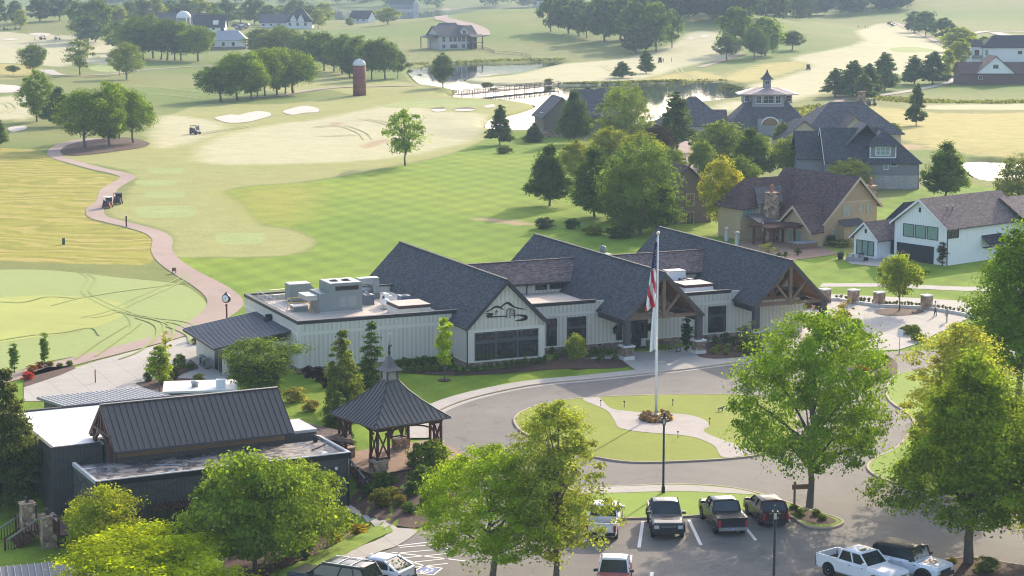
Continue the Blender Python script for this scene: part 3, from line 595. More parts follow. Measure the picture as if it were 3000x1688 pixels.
# gable block one (front gable triangle included)
w.box(-5.7,2.0,-2.9,-2.65,0,3.9); w.ext([(-5.7,-2.9,3.9),(2.0,-2.9,3.9),(G1,-2.9,7.72)],(0,.25,0)); w.box(-5.7,-5.45,-2.65,24.6,0,3.9); w.box(1.75,2.0,-2.65,24.6,0,3.9); w.box(-5.45,1.75,24.35,24.6,0,3.9)
w.ext([(-5.7,24.35,3.9),(2.0,24.35,3.9),(G1,24.35,7.72)],(0,.25,0))
# middle wall and wall between the porches, parapets
w.box(2.0,12.9,VP,VP+.3,0,4.8); w.box(14.15,27.8,VP,VP+.3,0,4.8); w.box(12.9,14.15,VP,VP+.3,2.45,4.8)
w.ext([(10.5,VP+.003,4.8),(16.6,VP+.003,4.8),(G2,VP+.003,7.75)],(0,.25,0))
w.ext([(25.5,VP+.003,4.8),(31.6,VP+.003,4.8),(G3,VP+.003,7.75)],(0,.25,0)); w.box(27.8,32.5,VP,VP+.3,0,3.9)
w.box(9.8,10.05,VP+.3,24.6,0,3.9); w.box(17.05,17.3,VP+.3,24.6,0,3.9); w.box(10.05,17.05,24.35,24.6,0,3.9); w.ext([(9.8,24.35,3.9),(17.3,24.35,3.9),(G2,24.35,7.72)],(0,.25,0))
w.box(24.8,25.05,VP+.3,24.6,0,3.9); w.box(32.2,32.45,VP+.3,24.6,0,3.9); w.box(25.05,32.2,24.35,24.6,0,3.9); w.ext([(24.8,24.35,3.9),(32.4,24.35,3.9),(G3,24.35,7.72)],(0,.25,0))
w.box(2.0,9.8,20,20.3,0,4.4); w.box(17.3,24.8,20,20.3,0,4.4)
# clerestory walls
for a,b in ((1.2,11.5),(16.5,26.2)): w.box(a,b,10.35,10.6,4.3,5.55)
w.build('wall',M_GREIGE,club)
t_=MB()
t_.box(-20.69,-5.7,VP-.025,VP,3.6,3.9); t_.box(-20.695,-20.67,VP-.025,18,3.6,3.9); t_.box(-20.69,-20.4,VP-.03,VP,.72,4.7); t_.box(-20.7,-20.67,VP-.03,VP+.3,.72,4.7)
t_.box(-5.73,2.03,-2.93,-2.9,3.38,3.66); t_.box(-5.73,-5.15,-2.935,-2.9,.72,3.38); t_.box(1.5,2.03,-2.935,-2.9,.72,3.38)
t_.box(2.0,9.8,VP-.03,VP,3.6,3.85); t_.box(17.3,24.6,VP-.03,VP,3.6,3.85)
for a,b,v in ((-20.75,-5.75,VP),(-5.78,2.06,-2.9),(2.08,12.8,VP),(14.8,27,VP)): t_.box(a,b,v-.09,v,.6,.72)
t_.box(-20.77,-20.67,VP,18,.6,.72); t_.box(-5.79,-5.7,-2.9,VP,.6,.72)
t_.build('wall_trim',M_TRIM,club)
st=MB(); st.box(-20.73,-5.75,VP-.07,VP-.002,0,.6); st.box(-5.77,2.05,-2.98,-2.902,0,.6); st.box(-5.77,-5.702,-2.9,VP-.08,0,.6); st.box(2.05,12.85,VP-.07,VP-.002,0,.6); st.box(14.75,27,VP-.07,VP-.002,0,.6); st.box(-20.74,-20.672,VP,18,0,.6); st.build('stone_base',M_STONE,club)
d=MB()
d.box(-20.7,-5.9,18.0,18.04,4.55,4.8)
d.box(-20.76,-5.0,VP-.08,VP+.38,4.802,4.95); d.box(-20.76,-20.3,VP+.38,18.05,4.802,4.95); d.box(-20.3,-5.3,17.62,18.05,4.802,4.95)
d.box(-20.74,-4.98,VP-.05,VP-.002,4.62,4.8); d.box(-20.73,-20.672,VP,18.05,4.62,4.8)
d.box(1.9,9.3,VP-.08,VP+.38,4.802,4.95); d.box(1.9,9.2,VP-.05,VP-.002,4.62,4.8); d.box(17.7,24.2,VP-.08,VP+.38,4.802,4.95); d.box(17.8,24.1,VP-.05,VP-.002,4.62,4.8)
d.build('parapet_cap',M_DARK,club)
k=MB(); k.box(-20.37,-5.75,VP+.3,17.7,4.0,4.28); k.box(2.0,9.8,VP+.3,10.35,4.0,4.28); k.box(17.3,24.8,VP+.3,10.35,4.0,4.28); k.build('flat_roof',M_DECK,club)
def roofpart(name,fn,m): q=MB(); fn(q); return q.build(name,m,club)
for gc,v0 in ((G1,-3.28),(G2,-5.03),(G3,-3.18)):
    ro=roofpart('gable_roof',lambda q:gable_roof(q,gc-HW,gc+HW,v0,24.9,ZE,ZR,'v',.2),M_SLATE)
    q=MB(); q.beam((gc,v0,ZR+.02),(gc,24.9,ZR+.02),.3,.07); q.build('ridge_cap',M_SLATE,ro)
    q=MB()
    for s in (-1,1):
        q.ext([(gc+s*(HW+.03),v0-.05,ZE-.03),(gc,v0-.05,ZR-.0),(gc,v0-.05,ZR-.42),(gc+s*(HW-.32),v0-.05,ZE-.15),(gc+s*(HW+.03),v0-.05,ZE-.33)],(0,.045,0))
    q.build('rake_board',M_DARK if gc==G1 else M_COLUMN,ro)
    q=MB()
    for s in (-1,1): q.box(min(gc+s*(HW),gc+s*(HW+.12)),max(gc+s*HW,gc+s*(HW+.12)),v0+.0,24.9,ZE-.19,ZE-.04)
    q.build('gutter',M_DARK,ro)
    if gc!=G1:
        q=MB(); 
        for s in (-1,1): q.ext([(gc+s*(HW-.02),v0+.03,ZE-.235),(gc+s*(HW-.02),VP-.02,ZE-.235),(gc,VP-.02,ZR-.225),(gc,v0+.03,ZR-.225)],(0,0,-.03))
        q.build('soffit',M_SOFFIT,ro)
# dormer roofs bridging the gables
for a,b in ((G1,12.7),(G2,27.7)):
    def f(q,a=a,b=b):
        zr,ze,vr,vf=7.23,5.42,12.9,9.9
        def xl(z): return a+(ZR-z)
        def xr(z): return (G2 if a==G1 else G3)-(ZR-z)
        q.ext([(xl(ze)-.0,vf,ze),(xr(ze),vf,ze),(xr(zr),vr,zr),(xl(zr),vr,zr)],(0,0,-.12))
        q.ext([(xl(ze),vf+6.0,ze),(xr(ze),vf+6.0,ze),(xr(zr),vr,zr),(xl(zr),vr,zr)],(0,0,-.12))
    ro=roofpart('dormer_roof',f,M_TAUPE)  # taupe here paints grazing light onto the slate dormer slopes
    q=MB(); q.beam((a+1,12.9,7.25),((G2 if a==G1 else G3)-1,12.9,7.25),.26,.06); q.build('ridge_cap',M_TAUPE,ro)
    q=MB(); q.box(a+2.78,(G2 if a==G1 else G3)-2.78,9.8,9.9,5.2,5.38); q.build('gutter',M_DARK,ro)
for x0 in (2.6,7.2,8.75,10.0-.35): window(club,(x0,10.35,4.72),(1,0,0),1.05,.5,.12,2,1,name='clerestory_window')
for x0 in (18.2,19.6,22.4): window(club,(x0,10.35,4.72),(1,0,0),1.05,.5,.12,2,1,name='clerestory_window')
# windows, gable one: surround then three high and three low sashes
sp_=MB(); sp_.box(-5.0,1.35,-2.95,-2.902,.76,3.38); sp_.box(4.05,5.12,VP-.05,VP-.002,.76,3.4); sp_.box(6.22,8.22,VP-.05,VP-.002,.76,3.4); sp_.box(21.6,23.6,VP-.05,VP-.002,.76,3.4); sp_.build('window_surround',M_FRAME,club)
for i,x0 in enumerate((-4.9,-2.74,-.57)):
    window(club,(x0+.05,-2.95,2.74),(1,0,0),1.75,.45,.05,4,1,M_BLACK,name='transom_window'); f=window(club,(x0+.05,-2.95,.86),(1,0,0),1.75,1.4,.05,4,3,M_BLACK)
    if i!=1:
        q=MB(); a=x0+.07+(0 if i==0 else 1.3); q.box(a,a+.42,-2.926,-2.922,.9,2.24); q.build('curtain',M_CURT,f)
for x0,x1 in ((4.1,5.05),(6.3,8.14),(21.68,23.52)):
    window(club,(x0,VP-.05,2.62),(1,0,0),x1-x0,.66,.05,4 if x1-x0>1 else 2,2,M_BLACK,name='transom_window'); window(club,(x0,VP-.05,.86),(1,0,0),x1-x0,1.38,.05,4 if x1-x0>1 else 2,3,M_BLACK)
# entrance door with side lights
q=MB(); q.box(12.86,14.9,VP-.04,VP-.002,2.42,2.6); q.box(12.86,13.02,VP-.04,VP-.002,.1,2.42); q.box(14.06,14.2,VP-.04,VP-.002,.1,2.42); q.box(14.75,14.9,VP-.04,VP-.002,.76,2.42); do=q.build('door_frame',M_DARK,club)
q=MB(); q.box(13.02,14.06,VP+.04,VP+.09,.1,2.4); dr=q.build('door',M_BLACK,club); q=MB(); q.box(13.2,13.88,VP+.03,VP+.04,.35,2.25); q.build('glazing',M_GLASS,dr); q=MB(); q.tube([(13.12,VP-.03,.9),(13.12,VP-.03,1.4)],.02,6); q.build('handle',M_GALV,dr)
window(club,(14.24,VP-.005,.84),(1,0,0),.48,1.5,.04,1,3,M_BLACK,name='side_window'); window(club,(11.55,VP-.005,.84),(1,0,0),.5,1.5,.06,2,4,M_BLACK,name='side_window')
for x0 in (11.3,15.08):
    q=MB(); q.cbox((x0,VP-.26,1.55),(.3,.3,.42)); lo=q.build('wall_lantern',M_GLASS,club)
    q=MB(); q.cbox((x0,VP-.26,1.97),(.46,.46,.16),0,0,.55); q.cbox((x0,VP-.26,2.13),(.2,.2,.12)); q.cbox((x0,VP-.26,1.5),(.38,.38,.05)); q.box(x0-.05,x0+.05,VP-.1,VP,1.7,1.8)
    for sx in (-1,1):
        for sy in (-1,1): q.cbox((x0+sx*.16,VP-.26+sy*.16,1.55),(.03,.03,.42))
    q.build('lantern_frame',M_BLACK,lo)
# porches: piers, columns, beams, trusses
for gc,vf,vs in ((G2,-4.7,(-4.7,)),(G3,-2.85,(-2.85,6.5))):
    for s in (-1,1):
        for vv in (vs if s>0 else vs[:1]):
            u=gc+s*3.82
            q=MB(); q.cbox((u,vv,.0),(1.12,1.12,.42)); q.cbox((u,vv,1.28),(1.2,1.2,.15)); pi=q.build('pier_cap',M_CAPW,club); q=MB(); q.cbox((u,vv,.42),(1.0,1.0,.86)); q.build('pier',M_STONE,club)
            q=MB(); q.cbox((u,vv,1.43),(.58,.58,2.36)); q.build('column',M_COLUMN,club)
    q=MB()
    for s in (-1,1): u=gc+s*3.82; q.box(u-.22,u+.22,vf+.3,VP-.01,3.25,3.74)
    q.build('side_beam',M_DARK,club)
    for vv in (vf,vf+3.4):
        q=MB(); q.beam((gc-3.85,vv,3.93),(gc+3.85,vv,3.93),.26,.32); q.beam((gc,vv,3.75),(gc,vv,7.65),.34,.34,up=(0,1,0))
        for s in (-1,1): q.beam((gc+s*.12,vv,4.1),(gc+s*1.75,vv,6.0),.24,.24); q.beam((gc+s*3.7,vv,4.05),(gc,vv,7.75),.2,.26)
        q.build('truss',M_TIMBER,club)
# downspouts
q=MB(); q.tube([(-5.85,-3.1,3.7),(-5.8,-3.0,3.4),(-5.8,-3.0,.1)],.06,6); q.tube([(32.75,-2.9,3.8),(32.5,-2.9,3.4),(32.2,-3.2,3.1),(32.2,-3.2,1.4)],.06,6); q.tube([(6.1,10.1,5.2),(6.1,10.25,4.9),(6.1,10.25,4.3)],.06,6); q.build('downspout',M_DARK,club)
# emblem on the first gable: hills, flag, twin silos and a winding stream
E5=lambda x,y:(1300+x/5.152,800+y/5.152)
def stroke(q,pts,ws,n=5,v=-2.9):
    p=np.array([lv(*E5(a,b),v) for a,b in pts]); c=catmull(p,n,False) if n>1 else p
    wv=np.interp(np.linspace(0,len(pts)-1,len(c)),range(len(pts)),[x/135 for x in (ws if hasattr(ws,'__len__') else [ws]*len(pts))])
    L=np.array([offs(c,x/2,False)[i] for i,x in enumerate(wv)]);Rr=np.array([offs(c,-x/2,False)[i] for i,x in enumerate(wv)])
    for i in range(len(c)-1): q.ext([(L[i][0],v-.07,L[i][1]),(Rr[i][0],v-.07,Rr[i][1]),(Rr[i+1][0],v-.07,Rr[i+1][1]),(L[i+1][0],v-.07,L[i+1][1])],(0,.06,0))
q=MB()
stroke(q,[(628,590),(700,560),(770,512),(830,512),(900,552)],[6,12,22,26,8]); stroke(q,[(850,530),(900,480),(955,450),(1000,470),(1060,510),(1150,535),(1240,545)],[14,16,24,30,18,14,6]); stroke(q,[(1000,475),(1030,490),(1045,515)],[24,22,8])
stroke(q,[(785,632),(785,565)],7,1); stroke(q,[(787,566),(812,580),(790,590)],9,1)
stroke(q,[(632,610),(700,612),(740,622),(670,640),(665,655),(740,660),(840,655),(940,650)],[8,14,18,30,30,16,14,14]); stroke(q,[(1080,634),(1160,638),(1225,655),(1235,680),(1180,705),(1075,720)],[10,20,44,50,30,6])
for a in ([(950,682),(952,560),(975,535),(1000,548)],[(997,680),(997,560),(1020,535),(1070,562),(1068,675)],[(1015,572),(1065,572)],[(1015,606),(1062,606)],[(1015,636),(1060,636)],[(1000,548),(1020,540)]): stroke(q,a,9,1)
q.build('wall_emblem',M_BLACK,club)
q=MB(); x,z=lv(680+2380/5.152,800+847/5.152,VP); q.box(x-.13,x+.13,VP-.03,VP-.003,z-.07,z+.07); sg=q.build('wall_sign',M_WHITE,club)
def text(body,size,loc,rot,m,parent,name='lettering',ext=.01):
    cu=bpy.data.curves.new(name,'FONT'); cu.body=body; cu.size=size; cu.extrude=ext; cu.align_x='CENTER'; cu.align_y='CENTER'
    o=bpy.data.objects.new(name+'_tmp',cu); COL.objects.link(o); bpy.context.view_layer.update()
    me=bpy.data.meshes.new_from_object(o.evaluated_get(bpy.context.evaluated_depsgraph_get())); COL.objects.unlink(o); bpy.data.objects.remove(o)
    me.materials.clear(); me.materials.append(m); me.name=name
    x=bpy.data.objects.new(name,me); COL.objects.link(x); x.parent=parent; x.location=loc; x.rotation_euler=rot; return x
M_INK=mat('blue ink',(.12,.14,.35),.6); text('FDC',.12,(x,VP-.042,z),(R(90),0,0),M_INK,sg)
q=MB(); q.box(x-.05,x+.1,VP-.06,VP-.003,z-.5,z-.28); q.build('utility_cover',M_WHITE,club)
# roof curbs with flat lids belong to the building
for a,b,c_,e in ((-10.3,-7.0,2.8,6.1),(20.0,23.3,3.0,5.8)):
    q=MB(); q.box(a+.05,b-.05,c_+.05,e-.05,4.28,5.05); rc=q.build('roof_curb',M_WHITE if a>0 else M_TRIM,club); q=MB(); q.box(a,b,c_,e,5.05,5.32); q.build('curb_lid',mat('rust brown fascia',(.10,.05,.045),.6),rc); q=MB(); q.box(a+.06,b-.06,c_+.06,e-.06,5.322,5.34); q.build('lid_membrane',M_DECK,rc)
# chimney vent behind gable two
q=MB(); q.box(16.0,17.4,14.2,15.2,4.0,6.9); ch=q.build('chimney',M_DARK,club); q=MB(); q.box(15.9,17.5,14.1,15.3,6.9,7.15); q.build('chimney_cap',M_CAPW,ch); q=MB(); q.lathe([(.3,7.15),(.36,7.6),(.3,7.95),(.1,8.0)],(16.7,14.7,0),12); q.build('flue',M_GREYM,ch)
# annex with a lean-to metal roof on the left
M_SEAM=mat('dark seam metal',(.075,.075,.085),.42,.1,1.5,spec=.5,pat=('seam',.32,.05,.0),bump=.9)
an=thing('annex',cw(-25.0,8,0),TH,'low annex with a ribbed dark metal lean-to roof beside the clubhouse left wall','building')
q=MB(); q.box(-1.9,4.3,-4.3,5.3,0,2.7); q.build('wall',M_GREIGE,an)
q=MB(); q.ext([(-2.9,-4.9,2.62),(4.3,-4.9,3.75),(4.3,6.0,3.75),(-2.9,6.0,2.62)],(0,0,-.14)); ro=q.build('roof',M_SEAM,an)
q=MB()
for i in range(23): v=-4.9+i*.495; q.beam((-2.9,v,2.65),(4.3,v,3.78),.05,.07)
q.build('roof_rib',mat('seam rib',(.16,.16,.18),.35,spec=.6),ro)
q=MB(); q.box(-2.99,-2.9,-4.9,6.0,2.42,2.62); q.build('gutter',M_DARK,an)
q=MB(); q.box(-1.95,-1.9,-3.6,-2.6,.05,2.15); q.build('door',M_BLACK,an); q=MB(); q.box(-1.95,-1.9,-2.3,-1.3,.05,2.15); q.build('door',M_BLACK,an)
q=MB(); q.lathe([(.42,3.6),(.42,4.1),(.3,4.12),(.34,4.3),(.1,4.32)],(4.0,1.2,0),14); q.build('vent_cap',M_BLACK,an)
for i,(v,l) in enumerate(((.6,'left grey outdoor heat pump by the annex wall'),(-.7,'right grey outdoor heat pump nearer the annex doors'))):
    r=thing('heat_pump',cw(-27.6,8+v,0.05),TH,l,'heat pump','heat pumps by the annex'); q=MB(); q.cbox((0,0,.1),(.38,.95,.85)); q.build('casing',M_GREYM,r); q=MB(); q.M=Matrix.Translation((-.2,-.1,.52))@Matrix.Rotation(R(-90),4,'Y'); q.lathe([(.33,0),(.33,.03),(.06,.05)],n=14); q.build('fan_grille',M_DARK,r); q=MB(); q.cbox((0,-.35,0),(.4,.08,.1)); q.cbox((0,.35,0),(.4,.08,.1)); q.build('foot',M_DARK,r)
# ---------------------------------------------------------------- trees
M_LEAF=leafmat(); M_BARK=groundmat('bark',(.09,.07,.055),(.17,.14,.115),3,bump=.8); M_BARKP=M_BARK
def leafmesh(name,cen,nor,size,lv,rs):
    """leaf cards: one small bent quad each"""
    n=len(cen); up=rs.normal(size=(n,3)); t=np.cross(nor,up); t/=np.linalg.norm(t,axis=1)[:,None]+1e-9; b=np.cross(nor,t)
    s=size[:,None]; v=np.stack([cen-t*s*.5-b*s*.32,cen+t*s*.08-b*s*.42+nor*s*.06,cen+t*s*.55+b*s*.05,cen-t*s*.02+b*s*.45-nor*s*.05],1).reshape(-1,3)
    me=bpy.data.meshes.new(name); me.vertices.add(4*n); me.vertices.foreach_set('co',v.ravel()); me.loops.add(4*n); me.loops.foreach_set('vertex_index',np.arange(4*n)); me.polygons.add(n); me.polygons.foreach_set('loop_start',np.arange(0,4*n,4)); me.polygons.foreach_set('loop_total',np.full(n,4))
    me.update(); a=me.attributes.new('lv','FLOAT','POINT'); a.data.foreach_set('value',np.repeat(lv,4).astype(np.float32)); me.materials.append(M_LEAF); return me
SHAPES={ # radius of the crown at height t (0 foot of the crown, 1 top)
 'round':lambda t:np.clip(np.sin(np.pi*np.clip(t*.93+.07,0,1))**.62,0,1),
 'broad':lambda t:np.clip(1-(np.abs(t-.36)/.64)**2.3,0,1)**.55*np.clip(t/.12+.45,0,1),
 'oval':lambda t:np.clip(np.sin(np.pi*np.clip(t*.95+.04,0,1))**.7,0,1)*(1-.25*t),
 'tear':lambda t:np.clip(t/.14,0,1)**.6*(1-t)**.62*1.05,
 'cone':lambda t:np.clip(t/.06,0,1)*(1-t)**.85,
 'column':lambda t:np.clip(t/.1,0,1)**.5*np.clip((1-t)/.25,0,1)**.6,
 'flat':lambda t:np.clip(1-(np.abs(t-.45)/.56)**2.6,0,1)**.7,
 'fan':lambda t:np.clip(.35+.75*t,0,1)*np.clip((1-t)/.22,0,1)**.6}
PROTO={}
def proto(kind,seed,H,Wd,base,shape,ncl,leaf,npl,rcl=.16,gap=.0,conif=False,limbs=9,tr=.025,lean=0.0,inner=.35,stems=1,lk=1.0):
    """H height, Wd width of crown, base = clear trunk height; ncl clumps of npl leaves of size leaf"""
    rs=np.random.RandomState(seed); sh=SHAPES[shape]; ch=H-base
    t=rs.beta(1.15,1.1,ncl*3); w=sh(t); keep=rs.rand(ncl*3)<np.clip(w*1.1,.08,1); t=t[keep][:ncl]; n=len(t); w=sh(t)
    th=rs.rand(n)*2*np.pi; lob=1+lk*(.19*np.sin(2*th+rs.rand()*6+3*t)+.15*np.sin(3*th+rs.rand()*6-6*t)+.10*np.sin(5*th+9*t))
    r=np.where(rs.rand(n)<inner,rs.rand(n)**.6*.75,.72+.28*rs.rand(n)**.6)*w*lob*Wd/2*(1-rcl*.7)
    c=np.stack([r*np.cos(th)+lean*t*H*.3,r*np.sin(th),base+t*ch],1)
    if gap: c=c[(np.sin(c[:,0]*3.1/Wd*2+seed)+np.sin(c[:,1]*4.3/Wd*2+seed*2)+np.sin(c[:,2]*5.2/ch*1.5))>-3+gap*3]; n=len(c)
    cr=Wd*rcl*(.4+1.05*rs.rand(n)**1.4); tone=rs.rand(n)
    idx=np.repeat(np.arange(n),npl); m=len(idx); d=rs.normal(size=(m,3)); d/=np.linalg.norm(d,axis=1)[:,None]
    rad=rs.rand(m)**.45; sq=np.array([1,1,.62]) if not conif else np.array([1,1,.33])
    p=c[idx]+d*(rad*cr[idx])[:,None]*sq
    if conif: p[:,2]-=.22*np.hypot(p[:,0]-0,p[:,1])*.5
    p[:,2]=np.maximum(p[:,2],base*.55)
    out=p-np.array([lean*H*.15,0,base+ch*.4]); out/=np.linalg.norm(out,axis=1)[:,None]+1e-9
    nor=d*.55+out*.35+np.array([0,0,.35])+rs.normal(size=(m,3))*.5; nor/=np.linalg.norm(nor,axis=1)[:,None]+1e-9
    lv=np.clip(.6*tone[idx]+.4*rs.rand(m),0,1); size=leaf*(.6+.8*rs.rand(m))
    cm=leafmesh(kind+' crown',p,nor,size,lv,rs)
    q=MB(); 
    for sN in range(stems):
        a0=rs.rand()*6.28; sx,sy=(math.cos(a0)*Wd*.06*(stems>1),math.sin(a0)*Wd*.06*(stems>1)); top=base+ch*(.72 if not conif else .93)
        pts=[(sx*.4,sy*.4,-.25),(sx*.5,sy*.5,.0)]; rr=[H*tr*1.5,H*tr*1.15]
        for k in range(1,7): f=k/6; pts.append((sx*(1+f*2)+lean*f*H*.25+rs.normal()*Wd*.012,sy*(1+f*2)+rs.normal()*Wd*.012,top*f)); rr.append(H*tr*(1-.8*f))
        q.tube(pts,rr,8)
        if limbs and n:
            for k in rs.choice(n,min(limbs,n),False):
                e=c[k]; f=np.clip((e[2]-base*.4)/top*.62,.25,.85); i=int(f*6); b=np.array(pts[1+i])*(1-(f*6-i))+np.array(pts[min(2+i,7)])*(f*6-i)
                if b[2]>e[2]: b=np.array(pts[max(2,i)])
                mid=(b+e)/2+np.array([0,0,.06*H*(1 if not conif else -.3)])*rs.rand(); q.tube([b,mid,e],[H*tr*.42,H*tr*.26,H*tr*.08],5,cap=False)
    tm=q.mesh(kind+' trunk',M_BARK); PROTO[kind]=(cm,tm,H,Wd); return PROTO[kind]
def plant(kind,name,label,cat,loc,h,wd,col,group=None,rz=None,trunk=True,tcol=None):
    cm,tm,H,Wd=PROTO[kind]; r=thing(name,loc,rnd.random()*6.28 if rz is None else rz,label,cat,group,(wd/Wd,wd/Wd,h/H))
    o=bpy.data.objects.new('crown' if trunk else 'foliage',cm); COL.objects.link(o); o.parent=r; o.color=(*col,1)
    if trunk: o=bpy.data.objects.new('trunk',tm); COL.objects.link(o); o.parent=r
    return r
def tree(kind,label,x,yb,yt,w,col,group=None,name='deciduous_tree',hide=None,z=None,rz=None):
    """x, foot and top of the tree in the picture, crown width there"""
    p=G(x,yb) if z is None else P(x,yb,z); s=sc(p); return plant(kind,name,label,'tree',p,(yb-yt)/s*1.01,w/s,col,group,rz)
# prototypes: near (fine leaves), middle, far
proto('maple',1,11,10.5,2.6,'broad',420,.145,105,.10,0,limbs=20,tr=.021,lk=.45)
proto('oak',2,11.5,9,2.2,'tear',420,.145,100,.10,.05,limbs=22,tr=.02,inner=.5,lk=.6)
proto('ash',3,12,8.5,1.8,'oval',380,.145,90,.10,.25,limbs=28,tr=.016,inner=.5)
proto('lime',4,5.5,6.5,.9,'round',300,.14,85,.105,.12,limbs=14,tr=.02)
proto('lime2',44,5.5,7,.8,'flat',280,.14,85,.105,.15,limbs=14,tr=.02)
proto('maplelet',45,5.5,6.5,.7,'oval',280,.13,85,.11,.15,limbs=14,tr=.02)
proto('cedar',5,9,6.5,.3,'cone',330,.2,65,.12,.1,conif=True,limbs=30,tr=.015)
proto('spruce',6,8.5,3.0,.4,'cone',170,.17,55,.17,conif=True,limbs=24,tr=.012)
proto('feather',7,7,8,.8,'fan',230,.17,80,.11,.2,limbs=26,tr=.018,stems=3)
proto('sapling',8,5,2.2,1.0,'oval',70,.17,60,.2,.2,limbs=10,tr=.012)
proto('thin',9,5,2.6,.8,'oval',36,.15,36,.16,.4,limbs=16,tr=.012)
proto('pole',10,4,.95,.35,'column',60,.13,60,.3,limbs=4,tr=.016)
proto('ball',11,4.6,4.4,1.5,'round',150,.15,85,.16,limbs=9,tr=.02)
proto('parkland',12,16,16,3.6,'broad',190,.4,85,.14,.15,limbs=12,tr=.024)
proto('parkland2',13,16,14,4.2,'round',180,.4,85,.15,.1,limbs=12,tr=.022)
proto('parkland3',14,17,13,2.4,'oval',190,.38,80,.14,.2,limbs=12,tr=.02)
proto('gappy',15,15,14,3.0,'oval',110,.48,42,.13,.55,limbs=22,tr=.018,inner=.5)
proto('redcedar',16,11,9,1.0,'tear',130,.42,75,.15,conif=True,limbs=8,tr=.02)
proto('egg',17,12,10,2.2,'oval',200,.28,90,.15,limbs=8,tr=.02)
proto('magnolia',18,10,8.5,1.2,'tear',240,.25,95,.13,limbs=10,tr=.018)
proto('willow',19,12,12,.9,'round',260,.23,90,.12,limbs=14,tr=.02)
proto('distant',20,18,16,2.5,'round',60,1.1,60,.2,limbs=6,tr=.022)
proto('distant2',21,18,14,3.0,'broad',60,1.1,60,.19,.2,limbs=6,tr=.022)
DG=(.062,.108,.028);MG=(.095,.155,.030);LG=(.135,.20,.035);YG=(.19,.235,.035);BG=(.042,.078,.034);PG=(.15,.19,.06);BL=(.055,.095,.055)
T=tree
# the foreground
T('maple','bright green maple in front of the white pickup, trunk at the picture foot',1238,1462,1122,395,(.14,.215,.022))
T('ash','tall loose pale green tree behind the bright maple, white pickup beside its trunk',1398,1470,1002,360,PG)
T('maple','large full maple on the mulch nose of the parking strip beside the dark red crossover',2036,1276,785,415,(.10,.17,.025))
T('oak','large oak on the kerbed mulch island beside the white boxy off-roader',2436,1420,880,470,(.10,.155,.03))
T('ash','pale cream-tipped tree standing on the verge behind the large island oak',2398,1230,812,390,(.20,.225,.075))
T('oak','tall dark green oak at the right picture edge above the plaza',2560,1035,560,370,(.085,.15,.022))
T('ash','light green tree at the right edge in front of the large island oak',2600,1400,1000,310,(.16,.21,.04))
T('lime','broad dense green tree with mulch below, in front of the dark lodge wall',640,1440,1140,345,(.105,.165,.035),z=-1.2)
T('lime2','smaller spreading tree right of the broad one, in front of the lodge',735,1395,1160,290,(.115,.17,.045),z=-1.2)
T('maplelet','yellow-green round tree at the lodge corner beside the timber stairs',262,1410,1222,250,(.165,.205,.028),z=-1.6)
T('lime2','low bright yellow-green tree at the bottom edge below the lodge',370,1530,1340,470,(.21,.27,.013),z=-1.6)
T('cedar','drooping feathery cedar at the left edge beside the lodge',18,1262,900,200,(.055,.075,.035),name='conifer_tree',z=-1)
T('feather','spreading multi-stemmed evergreen in front of the clubhouse left wall',655,1000,855,240,(.075,.12,.045))
T('spruce','dark narrow spruce in front of the clubhouse wall, right of its bushier partner',935,990,792,78,(.045,.085,.035),name='conifer_tree')
T('cedar','bushy light green cedar between the lodge and the clubhouse wall',862,1055,812,125,(.085,.115,.045),name='conifer_tree')
T('cedar','low dark cedar behind the gazebo roof',850,1125,975,105,(.05,.085,.04),name='conifer_tree')
T('sapling','narrow fresh green tree in front of the first gable eave',1118,958,798,50,(.20,.28,.03))
T('ball','small spring-green tree with pale blossom in the bed by the windows',1450,928,842,58,(.13,.17,.06))
T('ball','round tree on the lens-shaped mulch bed in the plaza',2262,783,645,102,(.14,.19,.035))
T('sapling','bright small tree by the drive kerb right of the third porch',2152,905,802,75,(.12,.20,.035))
T('thin','wispy reddish sapling on the plaza edge beyond the third porch',2128,830,750,55,(.17,.16,.07))
T('thin','wispy blue-green sapling by the third porch pier',1885,893,805,70,(.09,.12,.06))
T('thin','thin bare-topped sapling in the bed left of the annex',418,940,830,50,(.17,.21,.05))
T('sapling','bushy light green young tree in the bed before the terrace',402,985,870,70,(.14,.20,.045))
T('pole','tall narrow columnar hornbeam right of its twin by the putting green',113,925,835,22,(.075,.14,.03))
T('pole','shorter narrow columnar hornbeam at the left by the putting green',36,935,862,24,(.075,.14,.03))
T('pole','dark columnar arborvitae beside the porch benches',1727,888,798,25,(.02,.05,.022),name='conifer_tree')
# behind the clubhouse
T('magnolia','dark dome-shaped tree alone on the lawn at the grove left end',1382,518,368,128,BG)
T('magnolia','broad dark green tree in the middle of the grove behind the lawn',1495,545,375,150,(.045,.085,.03))
T('willow','feathery mid green tree in the grove, tallest at its right end',1610,590,350,215,(.07,.115,.045))
T('egg','yellow-green tree rising behind the grove dark trees, left one',1450,460,355,120,(.15,.18,.04),'bright trees at the back of the grove')
T('egg','yellow-green tree rising behind the grove dark trees, middle one',1535,440,322,130,(.15,.18,.04),'bright trees at the back of the grove')
T('egg','yellow-green tree rising behind the grove dark trees, right one',1615,450,332,120,(.14,.175,.045),'bright trees at the back of the grove')
T('magnolia','black-green evergreen hiding the lakeside house gable',1445,362,232,95,BG,name='conifer_tree')
T('willow','tall pale weeping tree between the lakeside houses and the pond',1572,372,210,155,(.10,.145,.05))
T('redcedar','open dark pine right of the pale weeping tree with bare lower trunk',1702,382,228,118,(.05,.08,.04),name='conifer_tree')
T('egg','dark purple-leaved plum below the weeping tree',1650,402,315,110,(.035,.028,.035))
T('magnolia','bluish dense shrubby evergreen left of the lakeside house',1343,357,310,44,(.05,.075,.055),name='conifer_tree')
